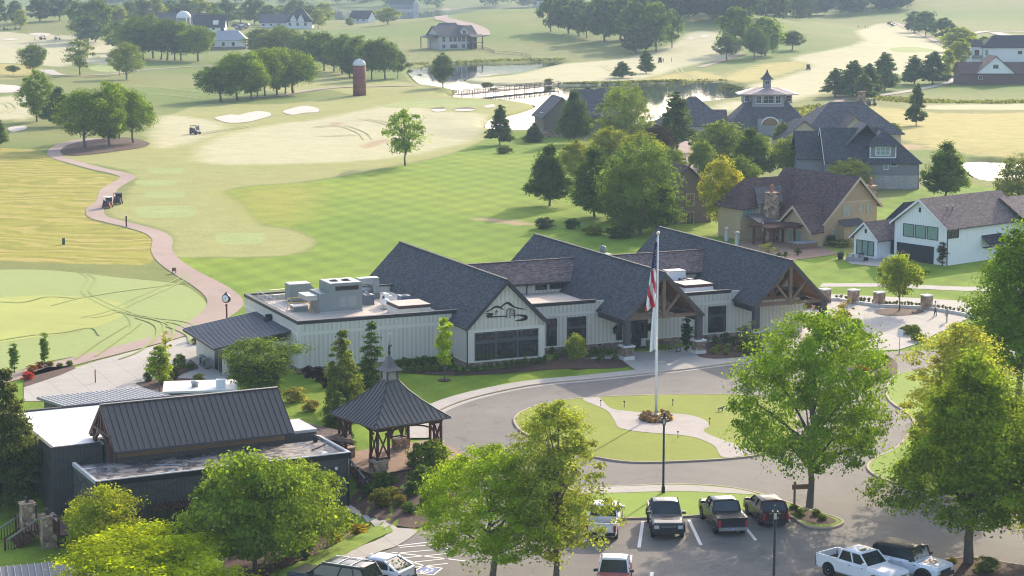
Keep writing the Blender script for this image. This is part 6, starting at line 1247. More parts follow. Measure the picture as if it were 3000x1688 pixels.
for x,y,l,hd in ((2238,62,'dark golf cart on the far tee, left of a close pair',R(-40)),(2246,66,'dark golf cart on the far tee, right of a close pair',R(-40)),(1660,158,'golf cart on the far fairway beside the dark cedar',R(90)),(145,100,'golf cart on the far left fairway',R(20)),(15,76,'golf cart at the far left rough, left',R(10)),(44,75,'golf cart at the far left rough, right',R(10)),(2192,266,'golf cart in the shade of the fairway cedars',R(15)),(2033,176,'golf cart seen beyond the fairway cedars',R(90)),(108,100,'red golf cart with golfers on the far left fairway',R(30))): cart(l,gc(x,y),hd,M_CART if 'red golf' in l else M_CARTB)
# ---------------------------------------------------------------- people (small in the picture): one skinned body each
M_SKIN=mat('skin',(.45,.27,.19),.6,.05)
def person(label,loc,hd,shirt,trou,hair=(.03,.022,.018),step=.12,group=None):
    r=thing('person',loc,hd,label,'person',group)
    bm=[((0,0,.95),.13),((0,0,1.15),.125),((0,0,1.36),.14),((0,0,1.47),.06),((.01,0,1.53),.058),((.01,0,1.62),.092),((.0,0,1.72),.07)]
    V=[b[0] for b in bm];Rr=[b[1] for b in bm];E=[(i,i+1) for i in range(6)]
    for s in (-1,1):
        b=len(V); V+=[(0,s*.1,.9),(step*s*.5,s*.1,.5),(step*s*.9-.02,s*.1,.1),(step*s*.9+.12,s*.1,.04)]; Rr+=[.1,.07,.045,.04]; E+=[(0,b),(b,b+1),(b+1,b+2),(b+2,b+3)]
        b=len(V); V+=[(0,s*.19,1.38),(-.02,s*.25,1.12),(.06,s*.24,.88),(.09,s*.235,.79)]; Rr+=[.06,.045,.035,.035]; E+=[(2,b),(b,b+1),(b+1,b+2),(b+2,b+3)]
        w=b+3
        for k in range(5): V.append((.09+.035*(k-2)*.6+ (.03 if k==0 else 0),s*(.235+.012*(k==0)),.79-.085-(.012 if k in(2,) else 0)+(.03 if k==0 else 0))); Rr.append(.011); E.append((w,len(V)-1))
    me=bpy.data.meshes.new('body'); me.from_pydata(V,E,[]); o=bpy.data.objects.new('body',me); COL.objects.link(o); sk_=o.modifiers.new('s','SKIN'); o.modifiers.new('d','SUBSURF').levels=1
    for i,x in enumerate(me.skin_vertices[0].data if me.skin_vertices else []): x.radius=(Rr[i],Rr[i]); x.use_root=(i==0)
    bpy.context.view_layer.update(); dg_=bpy.context.evaluated_depsgraph_get(); m2=bpy.data.meshes.new_from_object(o.evaluated_get(dg_)); bpy.data.objects.remove(o)
    m2.materials.clear(); 
    for k in (M_SKIN,mat('shirt %.2f %.2f'%shirt[:2],shirt,.85),mat('trousers %.2f %.2f'%trou[:2],trou,.85),mat('hair %.2f'%hair[0],hair,.8)): m2.materials.append(k)
    for pl in m2.polygons:
        c_=pl.center; z=c_.z; pl.use_smooth=True
        pl.material_index=3 if (z>1.64 or (z>1.57 and c_.x<.0)) else 0 if z>1.46 else 1 if (z>.93 and abs(c_.y)<.3 and not(abs(c_.y)>.2 and z<1.12)) else 0 if abs(c_.y)>.19 else 2
    b=bpy.data.objects.new('body',m2); COL.objects.link(b); b.parent=r
    q=MB(); q.tube([(.095,0,1.61),(.125,0,1.585)],[.012,.016],5); q.build('nose',M_SKIN,r); return r
if True:
    person('person in pale shirt and dark trousers standing on the plaza, left of another',P(2352,797),R(160),(.55,.56,.58),(.04,.07,.06)); person('person in grey clothes standing on the plaza, right one',P(2381,812),R(200),(.33,.33,.30),(.33,.32,.29),(.05,.04,.03))
    for x,y,c,l in ((2158,72,(.1,.1,.12),'golfer standing on the far tee, leftmost'),(2176,72,(.06,.06,.07),'golfer standing on the far tee, middle'),(2183,73,(.1,.08,.1),'golfer standing on the far tee, rightmost'),(1668,158,(.08,.09,.12),'golfer next to the cart on the far fairway'),(1689,156,(.3,.3,.35),'golfer alone on the far fairway'),(88,102,(.5,.5,.5),'golfer in pale clothes on the far left fairway'),(99,102,(.4,.1,.1),'golfer in red beside the red cart')): person(l,G(x,y),rnd.random()*6,c,(.1,.1,.1))
# ---------------------------------------------------------------- houses
M_TAN=mat('tan lap siding',(.44,.33,.195),.75,.07,1,pat=('lap',.2,.12,.3)); M_TANB=mat('tan batten siding',(.42,.31,.18),.75,.07,1,pat=('batten',.3,.04,.35)); M_TANT=mat('tan trim',(.50,.39,.26),.7)
M_WBAT=mat('white batten siding',(.74,.75,.74),.65,.04,1,pat=('batten',.45,.03,.22),bump=.2); M_BLUE_G=mat('blue-grey lap siding',(.20,.205,.225),.7,.06,1,pat=('lap',.18,.12,.25)); M_PBRICK=mat('pale painted brick',(.42,.40,.385),.85,.15,2,pat=('brick',.08,.22,.3))
M_RBRICK=mat('dark red brick',(.16,.085,.075),.85,.15,2,pat=('brick',.1,.25,.3)); M_STUC=mat('pale stucco',(.46,.44,.40),.85,.06); M_BLKS=mat('black siding',(.022,.024,.032),.6,.1); M_OLIVE=mat('olive brown siding',(.15,.125,.09),.75,.1,1,pat=('lap',.2,.12,.3))
M_WHT=mat('white siding',(.66,.66,.65),.7,.05); M_GREENP=mat('blind behind glass',(.17,.27,.24),.12,.08,spec=.7)
def block(r,u0,u1,v0,v1,h,wm,rm,zr,along='u',ov=.4,hip0=0,hip1=0,z0=-.6,gm=None,th=.18,wname='wall',rname='roof',roof=True):
    q=MB(); q.box(u0,u1,v0,v1,z0,h); w=q.build(wname,wm,r)
    run=((v1-v0)/2 if along=='u' else (u1-u0)/2); sl=(zr-h)/run; ze=h-ov*sl; e=zr-.1-th*.6
    if roof:
        g=MB()
        if along=='u':
            vc=(v0+v1)/2
            if not hip0: g.ext([(u0-.004,v0,h),(u0-.004,v1,h),(u0-.004,vc,e)],(.1,0,0))
            if not hip1: g.ext([(u1+.004,v0,h),(u1+.004,v1,h),(u1+.004,vc,e)],(-.1,0,0))
        else:
            uc=(u0+u1)/2
            if not hip0: g.ext([(u0,v0-.004,h),(u1,v0-.004,h),(uc,v0-.004,e)],(0,.1,0))
            if not hip1: g.ext([(u0,v1+.004,h),(u1,v1+.004,h),(uc,v1+.004,e)],(0,-.1,0))
        if g.v: g.build('gable',gm or wm,r)
        q=MB(); gable_roof(q,u0-ov,u1+ov,v0-ov,v1+ov,ze,zr,along,th,0,hip0+ov if hip0 else 0,hip1+ov if hip1 else 0); return q.build(rname,rm,r)
    return w
def rake(ro,along,a0,a1,b,ze,zr,m,side=-1,w=.3):
    """barge boards on a gable end: a0,a1 eave positions, b the end plane"""
    q=MB(); c=(a0+a1)/2
    for a in (a0,a1):
        pts=[(a,ze),(c,zr),(c,zr-w*1.3),(a,ze-w*1.05)]; q.ext([(x,b,z) if along=='v' else (b,x,z) for x,z in pts],(0,side*.05,0) if along=='v' else (side*.05,0,0))
    q.build('barge_board',m,ro)
def stonechim(r,u,v,z0,z1,w=1.1,m=None,pot=True):
    q=MB(); q.cbox((u,v,z0),(w*1.15,w*.95,z1-z0),0,0,.88); c=q.build('chimney',m or M_STONE,r); q=MB(); q.cbox((u,v,z1),(w*1.2,w,.15)); q.build('chimney_cap',m or M_STONE,c)
    if pot: q=MB(); q.lathe([(.25,z1+.15),(.2,z1+.4),(.17,z1+.95),(.24,z1+1.0),(.24,z1+1.12),(.1,z1+1.15)],(u,v,0),10); q.build('chimney_pot',mat('terracotta',(.40,.13,.07),.7),c)
# tan house
t=thing('tan_house',P(2059,617,0),R(32),'large tan house with brown shingle roof, two stone chimneys and a pergola in front','house')
ZA=8.75
q=MB(); q.box(1.95,10.0,0,14.5,-.5,4.3); q.ext([(0,0,-.5),(1.95,0,-.5),(1.95,0,4.2),(0,0,2.4)],(0,14.5,0)); q.ext([(-.0,-.004,4.3),(10.0,-.004,4.3),(10.0,-.004,5.0),(6.3,-.004,8.45),(1.95,-.004,4.3)],(0,.12,0)); q.ext([(0,14.38,2.5),(10,14.38,4.3),(6.3,14.38,8.45)],(0,.1,0)); q.build('wall',M_TAN,t)
q=MB(); q.ext([(3.4,-.02,5.5),(9.2,-.02,5.5),(6.3,-.02,8.25)],(0,.012,0)); q.build('gable_panel',M_TANB,t)
q=MB()
for pts in ([(-.5,-.6,2.2),(6.35,-.6,ZA),(6.35,14.9,ZA),(-.5,14.9,2.2)],[(10.5,-.6,4.65),(6.35,-.6,ZA),(6.35,14.9,ZA),(10.5,14.9,4.65)]): q.ext(pts,(0,0,-.22))
ro=q.build('roof',M_BROWNSH,t)
q=MB(); 
for a,ze in ((-.5,2.2),(10.5,4.65)): q.ext([(a,-.62,ze),(6.35,-.62,ZA),(6.35,-.62,ZA-.42),(a+(.1 if a<0 else -.1),-.62,ze-.36)],(0,-.05,0))
q.build('barge_board',M_TANT,ro); q=MB(); q.box(3.1,9.4,-.05,-.006,5.32,5.52); q.box(-.04,10.04,-.05,-.006,-.1,.0); q.build('wall_trim',M_TANT,t); q=MB(); q.box(-.06,10.1,-.08,-.006,-.5,.35); q.build('stone_base',M_STONET,t)
for u,z,w_,h_,c in ((4.1,3.6,1.15,1.3,2),(6.75,3.75,.6,1.15,1),(8.25,3.75,.55,1.15,1),(2.1,.75,.6,1.15,1),(4.75,.9,1.2,1.4,2)): window(t,(u,-.012 if u!=4.75 else -1.112,z),(1,0,0),w_,h_,.09,c,1,M_TANT,M_GREENP)
q=MB(); q.box(3.4,6.8,-1.1,-.01,-.5,2.5); q.build('bay',M_TAN,t); q=MB(); q.ext([(3.1,-1.5,2.45),(7.1,-1.5,2.45),(6.9,-.02,3.15),(3.3,-.02,3.15)],(0,0,-.12)); q.build('bay_roof',M_SEAM,t)
q=MB(); q.box(-2.0,-.02,-.9,5.6,-.5,2.4); q.ext([(-2.004,-.9,2.4),(-2.004,5.6,2.4),(-2.004,2.3,5.0)],(.1,0,0)); q.build('side_gable_wall',M_TAN,t)
q=MB()
for a,ze in ((-1.5,1.95),(6.2,1.95)): q.ext([(-2.6,a,ze),(-2.6,2.35,5.2),(2.8,2.35,5.2),(-.4 if a<0 else -.4,a,ze)],(0,0,-.18))
r2=q.build('side_gable_roof',M_BROWNSH,t); q=MB()
for a in (-1.5,6.2): q.ext([(-2.62,a,1.95),(-2.62,2.35,5.2),(-2.62,2.35,4.8),(-2.62,a,1.6)],(-.05,0,0))
q.build('barge_board',M_TANT,r2)
window(t,(-2.012,3.6,2.35),(0,-1,0),2.3,.45,.08,3,1,M_DARK); window(t,(-2.012,3.7,.3),(0,-1,0),2.5,1.55,.08,3,1,M_TANT,M_GREENP)
block(t,-5.6,5.0,9.5,14.3,4.9,M_TAN,M_BROWNSH,7.9,'u',.5,2.4,0,wname='upper_wall',rname='upper_roof')
q=MB(); q.ext([(-3.4,8.6,4.8),(.9,8.6,4.8),(3.2,12,7.6),(-1.6,12,7.6)],(0,0,-.16)); q.build('shed_dormer_roof',M_GREYSH,t); q=MB(); q.box(-2.9,.4,9.0,9.45,3,4.7); q.build('shed_dormer_wall',M_TAN,t)
for u,v in ((-5.3,9.49),(-4.1,9.49),(-2.7,8.99),(-1.0,8.99)): window(t,(u,v,3.0),(1,0,0),1.1,1.5,.09,2,1,M_TANT,M_GREENP)
q=MB(); q.ext([(-5.8,4.2,2.5),(-2.1,4.2,2.5),(-2.1,8.8,3.5),(-5.2,8.8,3.5)],(0,0,-.14)); q.build('porch_roof',M_SEAM,t); q=MB()
for u in (-5.5,-4.0,-2.4): q.box(u-.12,u+.12,4.4,4.64,-.5,2.4)
q.build('porch_post',M_REDW,t)
stonechim(t,-2.2,7.2,-.5,6.3,1.4,M_STONET); stonechim(t,11.0,2.5,-.5,6.9,1.3,M_STONET)
pg=thing('pergola',P(1985,615,0),R(32),'dark red timber pergola over the patio before the tan house','pergola')
q=MB()
for a,b in ((-4.2,-1.5),(-.4,-1.5),(4.0,-1.5),(-4.2,2.2),(4.0,2.2)): q.box(a-.13,a+.13,b-.13,b+.13,-.2,2.4)
q.build('post',M_REDW,pg); q=MB(); q.box(-5,4.9,-1.6,-1.4,2.4,2.62); q.box(-5,4.9,2.1,2.3,2.4,2.62); q.build('beam',M_REDW,pg); q=MB()
for i in range(22): x=-4.8+i*.45; q.box(x-.04,x+.04,-2.2,2.9,2.622,2.78)
q.build('rafter',M_REDW,pg)
r=thing('hot_tub',P(2022,625,0),R(32),'covered grey hot tub under the pergola','hot tub'); q=MB(); q.box(-1.6,1.6,-.8,.8,-.1,.75); q.build('cabinet',M_TIMBER,r); q=MB(); q.box(-1.65,1.65,-.85,.85,.75,.9); q.build('cover',mat('grey vinyl cover',(.22,.24,.27),.5),r)
for x,y,l in ((1827,603,'left chrome patio heater by the tan house'),(1853,614,'right chrome patio heater by the tan house')):
    r=thing('patio_heater',P(x,y+6,0),0,l,'patio heater','patio heaters'); q=MB(); q.lathe([(.3,0),(.28,.55),(.12,1.75)],n=4,smooth=False); q.build('glass_tower',mat('heater glass',(.45,.45,.43),.15,.05),r); q=MB(); q.lathe([(.45,1.85),(.45,1.9),(.1,1.98)],n=14); q.build('reflector',M_CHROME,r); q=MB(); q.lathe([(.31,0),(.31,.4)],n=4); q.build('base',M_GALV,r)
r=thing('folded_parasol',P(1840,596,0),0,'folded dark parasol between the patio heaters','parasol'); q=MB(); q.tube([(0,0,0),(0,0,2.6)],.03,6); q.build('pole',M_TIMBER,r); q=MB(); q.lathe([(.12,.8),(.17,1.2),(.14,2.0),(.03,2.6)],n=8); q.build('canopy',mat('slate cloth',(.10,.10,.13),.9),r)
r=thing('house_flag',P(1916,590,1.4),0,'small striped flag hanging at the tan house porch','flag'); q=MB(); q.tube([(0,0,0),(.3,0,1.7)],.02,5); q.build('staff',M_TIMBER,r); q=MB()
for k in range(4): q.add([(.3-.02-k*.06,.02*(k%2),1.65),(.3-.02-(k+1)*.06,.02*((k+1)%2),1.62),(.22-(k+1)*.05,.02*((k+1)%2),.4),(.22-k*.05,.02*(k%2),.4)],[(0,1,2,3)],k%2)
q.build('cloth',[M_RED,M_FWH],r)
struct_p=sheet('patio',Ws([(1850,612),(1900,600),(2050,612),(2110,640),(2000,655),(1880,640)]),M_BRICKP,.05)
# white farmhouse
t=thing('white_house',P(2379,669,0),R(-51),'white board-and-batten house with charcoal lower wall and taupe shingle roof','house')
q=MB(); q.box(-8.3,0,0,16,-.5,4.75); q.ext([(-8.3,-.004,4.75),(0,-.004,4.75),(-4.3,-.004,7.75)],(0,.12,0)); q.build('wall',M_WBAT,t)
q=MB(); gable_roof(q,-8.75,.4,-.45,15.5,4.55,7.95,'v',.18); ro=q.build('roof',M_TAUPE,t); rake(ro,'v',-8.75,.4,-.5,4.6,7.95,M_WHT,-1,.26)
q=MB(); gable_roof(q,-7.6,2.2,13.5,24,4.3,7.2,'v',.18); q.build('rear_roof',M_TAUPE,t); q=MB(); q.box(-7,1.8,16.01,23.5,-.5,4.4); q.build('rear_wall',M_WBAT,t)
q=MB(); q.box(-7.8,-1.95,-.09,-.006,-.5,2.15); q.build('charcoal_panel',M_BLKS,t)
for u in (-6.85,-4.95,-3.05): window(t,(u+.05,-.01,3.05),(1,0,0),1.6,1.5,.07,1,1,M_BLACK,M_GREENP)
window(t,(.008,.15,3.4),(0,1,0),2.0,1.05,.07,3,1,M_BLACK); q=MB(); q.box(-4.5,-4.15,-.03,-.006,6.2,6.8); q.build('gable_vent',M_BLACK,t)
q=MB(); q.box(.02,.3,7.0,10.4,1.6,1.7); q.ext([(.02,6.7,3.2),(.02,10.6,3.2),(1.3,10.6,2.2),(1.3,6.7,2.2)],(0,0,-.15)); q.build('side_awning',M_BLACKSH,t)
q=MB(); q.tube([(.05,.05,4.4),(.09,.09,0)],.06,6); q.build('downspout',M_BLACK,t); q=MB()
for u in (2.6,3.6): q.lathe([(.08,0),(.08,.6),(.14,.62),(.1,.75)],(-2.2,u,6.3),8)
q.build('roof_vent',M_GALV,t)
block(t,-13.4,-8.5,1.5,9,2.7,M_WBAT,M_BLACKSH,6.5,'v',.4,3.2,0,wname='link_wall',rname='link_roof')
q=MB(); q.box(-13.0,-9.2,-2.2,1.6,-.4,2.6); q.ext([(-13,-2.204,2.6),(-9.2,-2.204,2.6),(-11.1,-2.204,4.3)],(0,.1,0)); q.build('porch_wall',M_WBAT,t); q=MB(); gable_roof(q,-13.5,-8.7,-2.6,5,2.35,4.55,'v',.16); r2=q.build('porch_roof',M_TAUPE,t); rake(r2,'v',-13.5,-8.7,-2.65,2.4,4.55,M_WHT,-1,.22)
for k in range(3): window(t,(-12.5+k*.96,-2.212,.35),(1,0,0),.86,1.75,.06,1,1,M_BLACK,M_GREENP)
q=MB(); q.box(-11.25,-10.95,-2.24,-2.206,3.1,3.6); q.build('gable_vent',M_BLACK,t); q=MB(); q.box(-9.1,-8.4,.3,.38,-.4,2.3); q.build('screen_door',M_BLACK,t)
condenser('black air conditioner behind the white house link',P(2218,600,0),(.9,.9,.9))
def pot(label,x,y,s=1.0,plantcol=(.2,.3,.08)):
    r=thing('planter',P(x,y,0),0,label,'planter',None,(s,s,s)); q=MB(); q.lathe([(.3,0),(.38,.4),(.45,.8),(.4,.82)],n=12); q.build('pot',M_BLACK,r); bush_m=PROTO['hedge'][0] if 'hedge' in PROTO else None
    q=MB(); rs=np.random.RandomState(3)
    for k in range(40): a=rs.rand()*6.28; b=rs.rand()*.4; q.add([(b*math.cos(a),b*math.sin(a),.8),(b*math.cos(a)+.1,b*math.sin(a),.82),(b*math.cos(a)*1.5,b*math.sin(a)*1.5,1.0+.15*rs.rand())],[(0,1,2)])
    q.build('flowers',mat('planter leaves',plantcol,.9,.3,8),r)
pot('tall black planter with pale flowers on the lawn before the white house',2114,652); 
r=thing('garden_sofa',P(2150,657,0),R(-20),'grey wicker sofa with pale cushions on the white house patio','sofa'); q=MB(); q.box(-1.1,1.1,-.45,.45,0,.42); q.box(-1.1,1.1,.3,.45,.42,.8); q.box(.95,1.1,-.45,.3,.42,.62); q.build('frame',mat('grey wicker',(.26,.26,.25),.8,.2,8),r)
for x in (-.6,.1): q=MB(); q.cbox((x,.18,.42),(.55,.2,.42),0,0,.8); q.build('cushion',mat('pale cushion',(.48,.45,.42),.9),r)
r=thing('barbecue',P(2192,648,0),R(-25),'black kettle barbecue cart against the white house porch','barbecue'); q=MB(); q.lathe([(.1,.6),(.42,.8),(.45,.95),(.4,1.15),(.1,1.28)],n=12); q.build('bowl',M_BLACK,r); q=MB()
for a in (-.35,.35):
    for b in (-.2,.2): q.box(a-.03,a+.03,b-.03,b+.03,0,.75)
q.box(-.9,-.45,-.25,.25,.75,.8); q.box(.45,.9,-.25,.25,.75,.8); q.build('stand',M_BLACK,r)
r=thing('lounge_chair',P(2172,656,0),R(40),'black cushioned garden chair beside the wicker sofa','chair'); q=MB(); q.box(-.4,.4,-.4,.4,.1,.45); q.box(-.4,.4,.28,.42,.45,.95); q.build('seat',M_PLASTIC,r); q=MB()
for a in (-.35,.35):
    for b in (-.35,.35): q.box(a-.03,a+.03,b-.03,b+.03,0,.1)
q.build('leg',M_BLACK,r)
r=thing('lounge_chair',P(2240,648,0),R(-30),'white cushioned garden chair by the dark screen door','chair'); q=MB(); q.box(-.4,.4,-.4,.4,.1,.45); q.box(-.4,.4,.28,.42,.45,.95); q.build('seat',M_CARTW,r); q=MB()
for a in (-.35,.35):
    for b in (-.35,.35): q.box(a-.03,a+.03,b-.03,b+.03,0,.1)
q.build('leg',M_BLACK,r)
sheet('patio',Ws([(2120,652),(2150,640),(2260,640),(2265,662),(2210,672),(2140,664)]),M_CONC,.04)
# blue-grey house
t=thing('blue_grey_house',G(2310,476),0,'blue-grey house with slate hip roof, white-framed dormer and pale brick base','house')
B0=-.4
block(t,-15.0,0,0,11,4.7,M_BLUE_G,M_SLATE,9.6,'u',.45,0,5.2,z0=2.3); q=MB(); q.box(-15.06,.06,-.06,11.05,-1,2.3); q.build('brick_base',M_PBRICK,t)
q=MB(); q.ext([(-15.06,-.0,4.7),(-15.06,11,4.7),(-15.06,5.5,9.3)],(-.03,0,0)); q.build('gable_panel',M_TANB,t)
q=MB(); q.ext([(-15.48,-.5,4.3),(-15.48,5.5,9.62),(-15.48,5.5,9.3),(-15.48,-.5,4.0)],(-.05,0,0)); q.ext([(-15.48,11.5,4.3),(-15.48,5.5,9.62),(-15.48,5.5,9.3),(-15.48,11.5,4.0)],(-.05,0,0)); q.build('barge_board',M_WHITE,t)
q=MB(); gable_roof(q,-19.5,-8,3.5,12,4.6,8.9,'u',.18); q.build('rear_wing_roof',M_SLATE,t); q=MB(); q.box(-19,-15.1,4,11.5,-1,4.6); q.build('rear_wing_wall',M_BLUE_G,t)
q=MB(); gable_roof(q,-12,-4.5,2.5,13,6.6,10.4,'v',.18,0,0,3); q.build('cross_roof',M_GREYSH,t)
q=MB(); q.box(-8.0,-3.8,.35,5,5.15,7.2); dw=q.build('dormer_wall',M_BLUE_G,t); q=MB(); gable_roof(q,-8.4,-3.4,-.1,7.5,7.1,9.3,'v',.16,0,2.3,0); q.build('dormer_roof',M_SLATE,t)
q=MB(); q.box(-8.05,-3.75,.28,.345,5.05,5.18); q.box(-8.06,-7.93,.28,.345,5.18,7.1); q.box(-3.87,-3.74,.28,.345,5.18,7.1); q.build('dormer_trim',M_WHITE,t)
window(t,(-7.0,.34,5.6),(1,0,0),2.2,1.2,.12,3,2,M_WHITE,M_GREENP); window(t,(-5.7,-.01,3.3),(1,0,0),.6,1.0,.1,1,2,M_WHITE,M_GREENP); window(t,(-4.65,-.01,3.85),(1,0,0),1.0,.42,.1,1,1,M_WHITE); q=MB(); q.box(-15.1,0.07,-.09,-.07,2.24,2.34); q.build('band_trim',M_BLUE_G,t); q=MB(); q.tube([(-.05,-.12,4.4),(-.05,-.12,-.4)],.06,6); q.build('downspout',M_BLUE_G,t)
condenser('dark air conditioner against the pale brick of the blue-grey house',G(2232,471),(.95,.95,1.25))
# brown-roofed tan house behind it
t=thing('tan_hip_house',G(2210,372),R(8),'tan house with brown hip roofs and a tall stone chimney behind the blue-grey house','house')
block(t,-15,4.5,0,14,3.2,M_STUC if 0 else M_TANT,M_GREYSH,8.6,'u',.6,7,6); block(t,-20,-12,-3,6,2.6,M_TANT,M_GREYSH,5.8,'v',.5,0,3,wname='wing_wall',rname='wing_roof'); block(t,-9,-2,-2,6,3.0,M_TANT,M_TAUPE,6.4,'v',.5,0,0,wname='front_gable_wall',rname='front_gable_roof'); stonechim(t,-1.2,8,5,10.4,1.2,M_STONET,False)
# entrance building with lantern and cupola
t=thing('entrance_lodge',G(1935,338),0,'grey entrance building with wide hip roof, glazed lantern and small cupola','building')
M_GRW=mat('grey lodge siding',(.26,.26,.27),.7,.06); M_COPP=mat('copper-grey metal',(.36,.28,.26),.35,.1,metal=.4)
block(t,-8.5,8.5,0,12,2.3,M_GRW,M_GREYSH,9.5,'u',.8,7,7); 
q=MB(); q.box(-2.6,2.6,-1.0,0,-.5,3.3); q.build('arch_porch',M_GRW,t); q=MB(); n=10
for i in range(n): a0,a1=math.pi*i/n,math.pi*(i+1)/n; q.beam((1.9*math.cos(a0),-1.06,2.0+1.7*math.sin(a0)),(1.9*math.cos(a1),-1.06,2.0+1.7*math.sin(a1)),.1,.25)
q.build('arch_trim',M_WHITE,t); q=MB(); q.ext([(1.75*math.cos(math.pi*i/12),-1.03,2.0+1.55*math.sin(math.pi*i/12)) for i in range(13)],(0,.02,0)); q.build('arch_glass',M_GLASS,t)
q=MB(); q.box(-3.4,3.4,2.6,9.4,5.6,8.4); q.box(-5.2,5.2,3.8,8.2,6.3,8.3); lt=q.build('lantern_wall',M_GRW,t)
for u,w_ in ((-2.6,1.1),(-1.1,2.2),(1.5,1.1)): window(t,(u,2.59,6.4),(1,0,0),w_,1.5,.1,2,2,M_WHITE)
for u in (-4.9,3.9): window(t,(u,3.79,6.7),(1,0,0),1.0,1.2,.1,1,2,M_WHITE)
q=MB(); gable_roof(q,-6.4,6.4,2.6,9.4,8.3,9.6,'u',.15,0,4,4); gable_roof(q,-4.2,4.2,1.4,10.6,8.35,9.75,'v',.15,0,3,3); q.build('lantern_roof',M_COPP,t)
q=MB(); q.box(-.8,.8,5.2,6.8,9.5,11.3); c=q.build('cupola',M_GRW,t); window(t,(-.45,5.19,10.2),(1,0,0),.9,.8,.06,2,1,M_WHITE); q=MB(); cp2=[(1.4,11.3),(.9,11.75),(.35,12.5),(.05,13.4)]
for s in range(4):
    q.M=Matrix.Translation((0,6,0))@Matrix.Rotation(s*math.pi/2,4,'Z')
    for (r0,z0),(r1,z1) in zip(cp2,cp2[1:]): q.add([(-r0,-r0,z0),(r0,-r0,z0),(r1,-r1,z1),(-r1,-r1,z1)],[(0,1,2,3)])
q.build('cupola_roof',M_GREYSH,c); block(t,9,14,2,9,2.4,M_GRW,M_GREYSH,5.2,'v',.6,0,0,wname='side_wing_wall',rname='side_wing_roof'); block(t,-15,-9,3,10,2.2,M_GRW,M_TAUPE,4.8,'u',.5,2,0,wname='left_wing_wall',rname='left_wing_roof')
# lakeside houses
t=thing('lakeside_house',G(1385,345),R(12),'taupe gabled house by the lake behind a dark evergreen','house'); block(t,-1.5,6.5,0,9,4.6,M_OLIVE,M_GREYSH,8.4,'v',.6,0,0); q=MB(); q.box(-1.55,6.55,-.05,9.05,-1,1.6); q.build('stone_base',M_STONE,t); window(t,(2.0,-.01,2.0),(1,0,0),1.2,1.7,.1,2,2,M_WHITE); block(t,6.5,19,1,12,4.6,M_OLIVE,M_GREYSH,9.6,'u',.6,0,5,wname='main_wall',rname='main_roof'); q=MB(); q.lathe([(.4,0),(.45,.05),(.1,.12)],(-2,0,5.2),10); q.build('dish',M_GALV,t)
t=thing('pond_house',G(1790,345),R(10),'pale house with grey hip roof between the pond and the entrance building','house'); block(t,-9,3.5,0,11,3.0,M_STUC,M_GREYSH,8.2,'u',.6,5.5,5.5); window(t,(1.5,-.01,.6),(1,0,0),1.4,1.8,.1,2,2,M_WHITE)
t=thing('brown_gable_house',G(1742,562),R(24),'olive-brown house with dark gable roof behind the yellow tree','house'); block(t,-5,3,0,12,4.6,M_OLIVE,M_BROWNSH,8.3,'v',.6,0,0); window(t,(-1,-.01,2.6),(1,0,0),1.1,1.6,.1,2,2,M_TANT); window(t,(-1,-.01,.0),(1,0,0),1.1,1.6,.1,2,2,M_TANT); stonechim(t,-3.5,9,5,9.6,1.1,M_STONE,False)
# right edge houses
t=thing('brick_house',G(2417,214),0,'house with dark brick wall, white gable and brown roof at the right edge','house'); s_=sc(G(2417,214))
block(t,0,22,0,11,3.6,M_RBRICK,M_BROWNSH,6.6,'u',.4); q=MB(); q.ext([(4.3,-.7,3.45),(15.8,-.7,3.45),(10.0,-.7,8.4)],(0,.6,0)); q.build('white_gable',M_WBAT,t); q=MB(); gable_roof(q,3.8,16.2,-1.0,9,3.3,8.7,'v',.2); r2=q.build('gable_roof',M_BROWNSH,t); rake(r2,'v',3.8,16.2,-1.05,3.35,8.7,M_RBRICK,-1,.2); window(t,(9.2,-.71,4.9),(1,0,0),1.6,1.2,.1,2,1,M_WHITE); window(t,(5.2,-.01,1.8),(1,0,0),1.1,.9,.08,2,1,M_WHITE)
t=thing('white_house',G(2445,163),0,'white two-storey house with dark hip roof at the right edge, balcony at left','house'); block(t,3.6,24,0,11,6.2,M_WHT,M_BLACKSH,9.8,'u',.5,4.5,0); block(t,0,3.5,.5,9,6.4,M_WHT,M_BLACKSH,8.4,'u',.4,1,0,wname='balcony_bay',rname='bay_roof'); q=MB(); q.box(-.3,3.5,-.6,.45,2.2,2.4); q.box(-.3,3.5,-.65,-.6,2.4,3.2); q.build('balcony',M_GREYM,t); q=MB(); q.box(.8,2.4,.42,.47,2.6,5.0); q.build('balcony_door',M_GLASS,t); window(t,(4.4,-.01,3.2),(1,0,0),.8,1.8,.08,1,2,M_GREYM,M_GREENP); window(t,(15.5,-.01,3.6),(1,0,0),1.4,1.0,.08,2,1,M_GREYM)
# house on the hill above the lake
t=thing('hill_house',G(1105,125),R(24),'two-storey stone-grey house with dormer on the slope above the lake','house')
block(t,0,15.8,0,12.5,5.4,M_STUC,M_GREYSH,9.0,'u',.6,0,0); q=MB(); gable_roof(q,2,13,5.5,14.5,6.4,10.0,'u',.2,0,2,2); q.build('rear_roof',M_GREYSH,t)
q=MB(); q.box(9.3,12.3,.6,4,5.6,7.5); q.ext([(9.3,.596,7.5),(12.3,.596,7.5),(10.8,.596,8.9)],(0,.1,0)); q.build('dormer_wall',M_STUC,t); q=MB(); gable_roof(q,8.9,12.7,.2,6,7.3,9.2,'v',.15); q.build('dormer_roof',M_GREYSH,t); window(t,(10.2,.59,6.0),(1,0,0),1.2,1.2,.12,2,2,M_STUC)
for u in (1.2,4.2,6.0,7.8,9.6): window(t,(u,-.01,3.0),(1,0,0),1.25,1.75,.12,2,2,M_STUC)
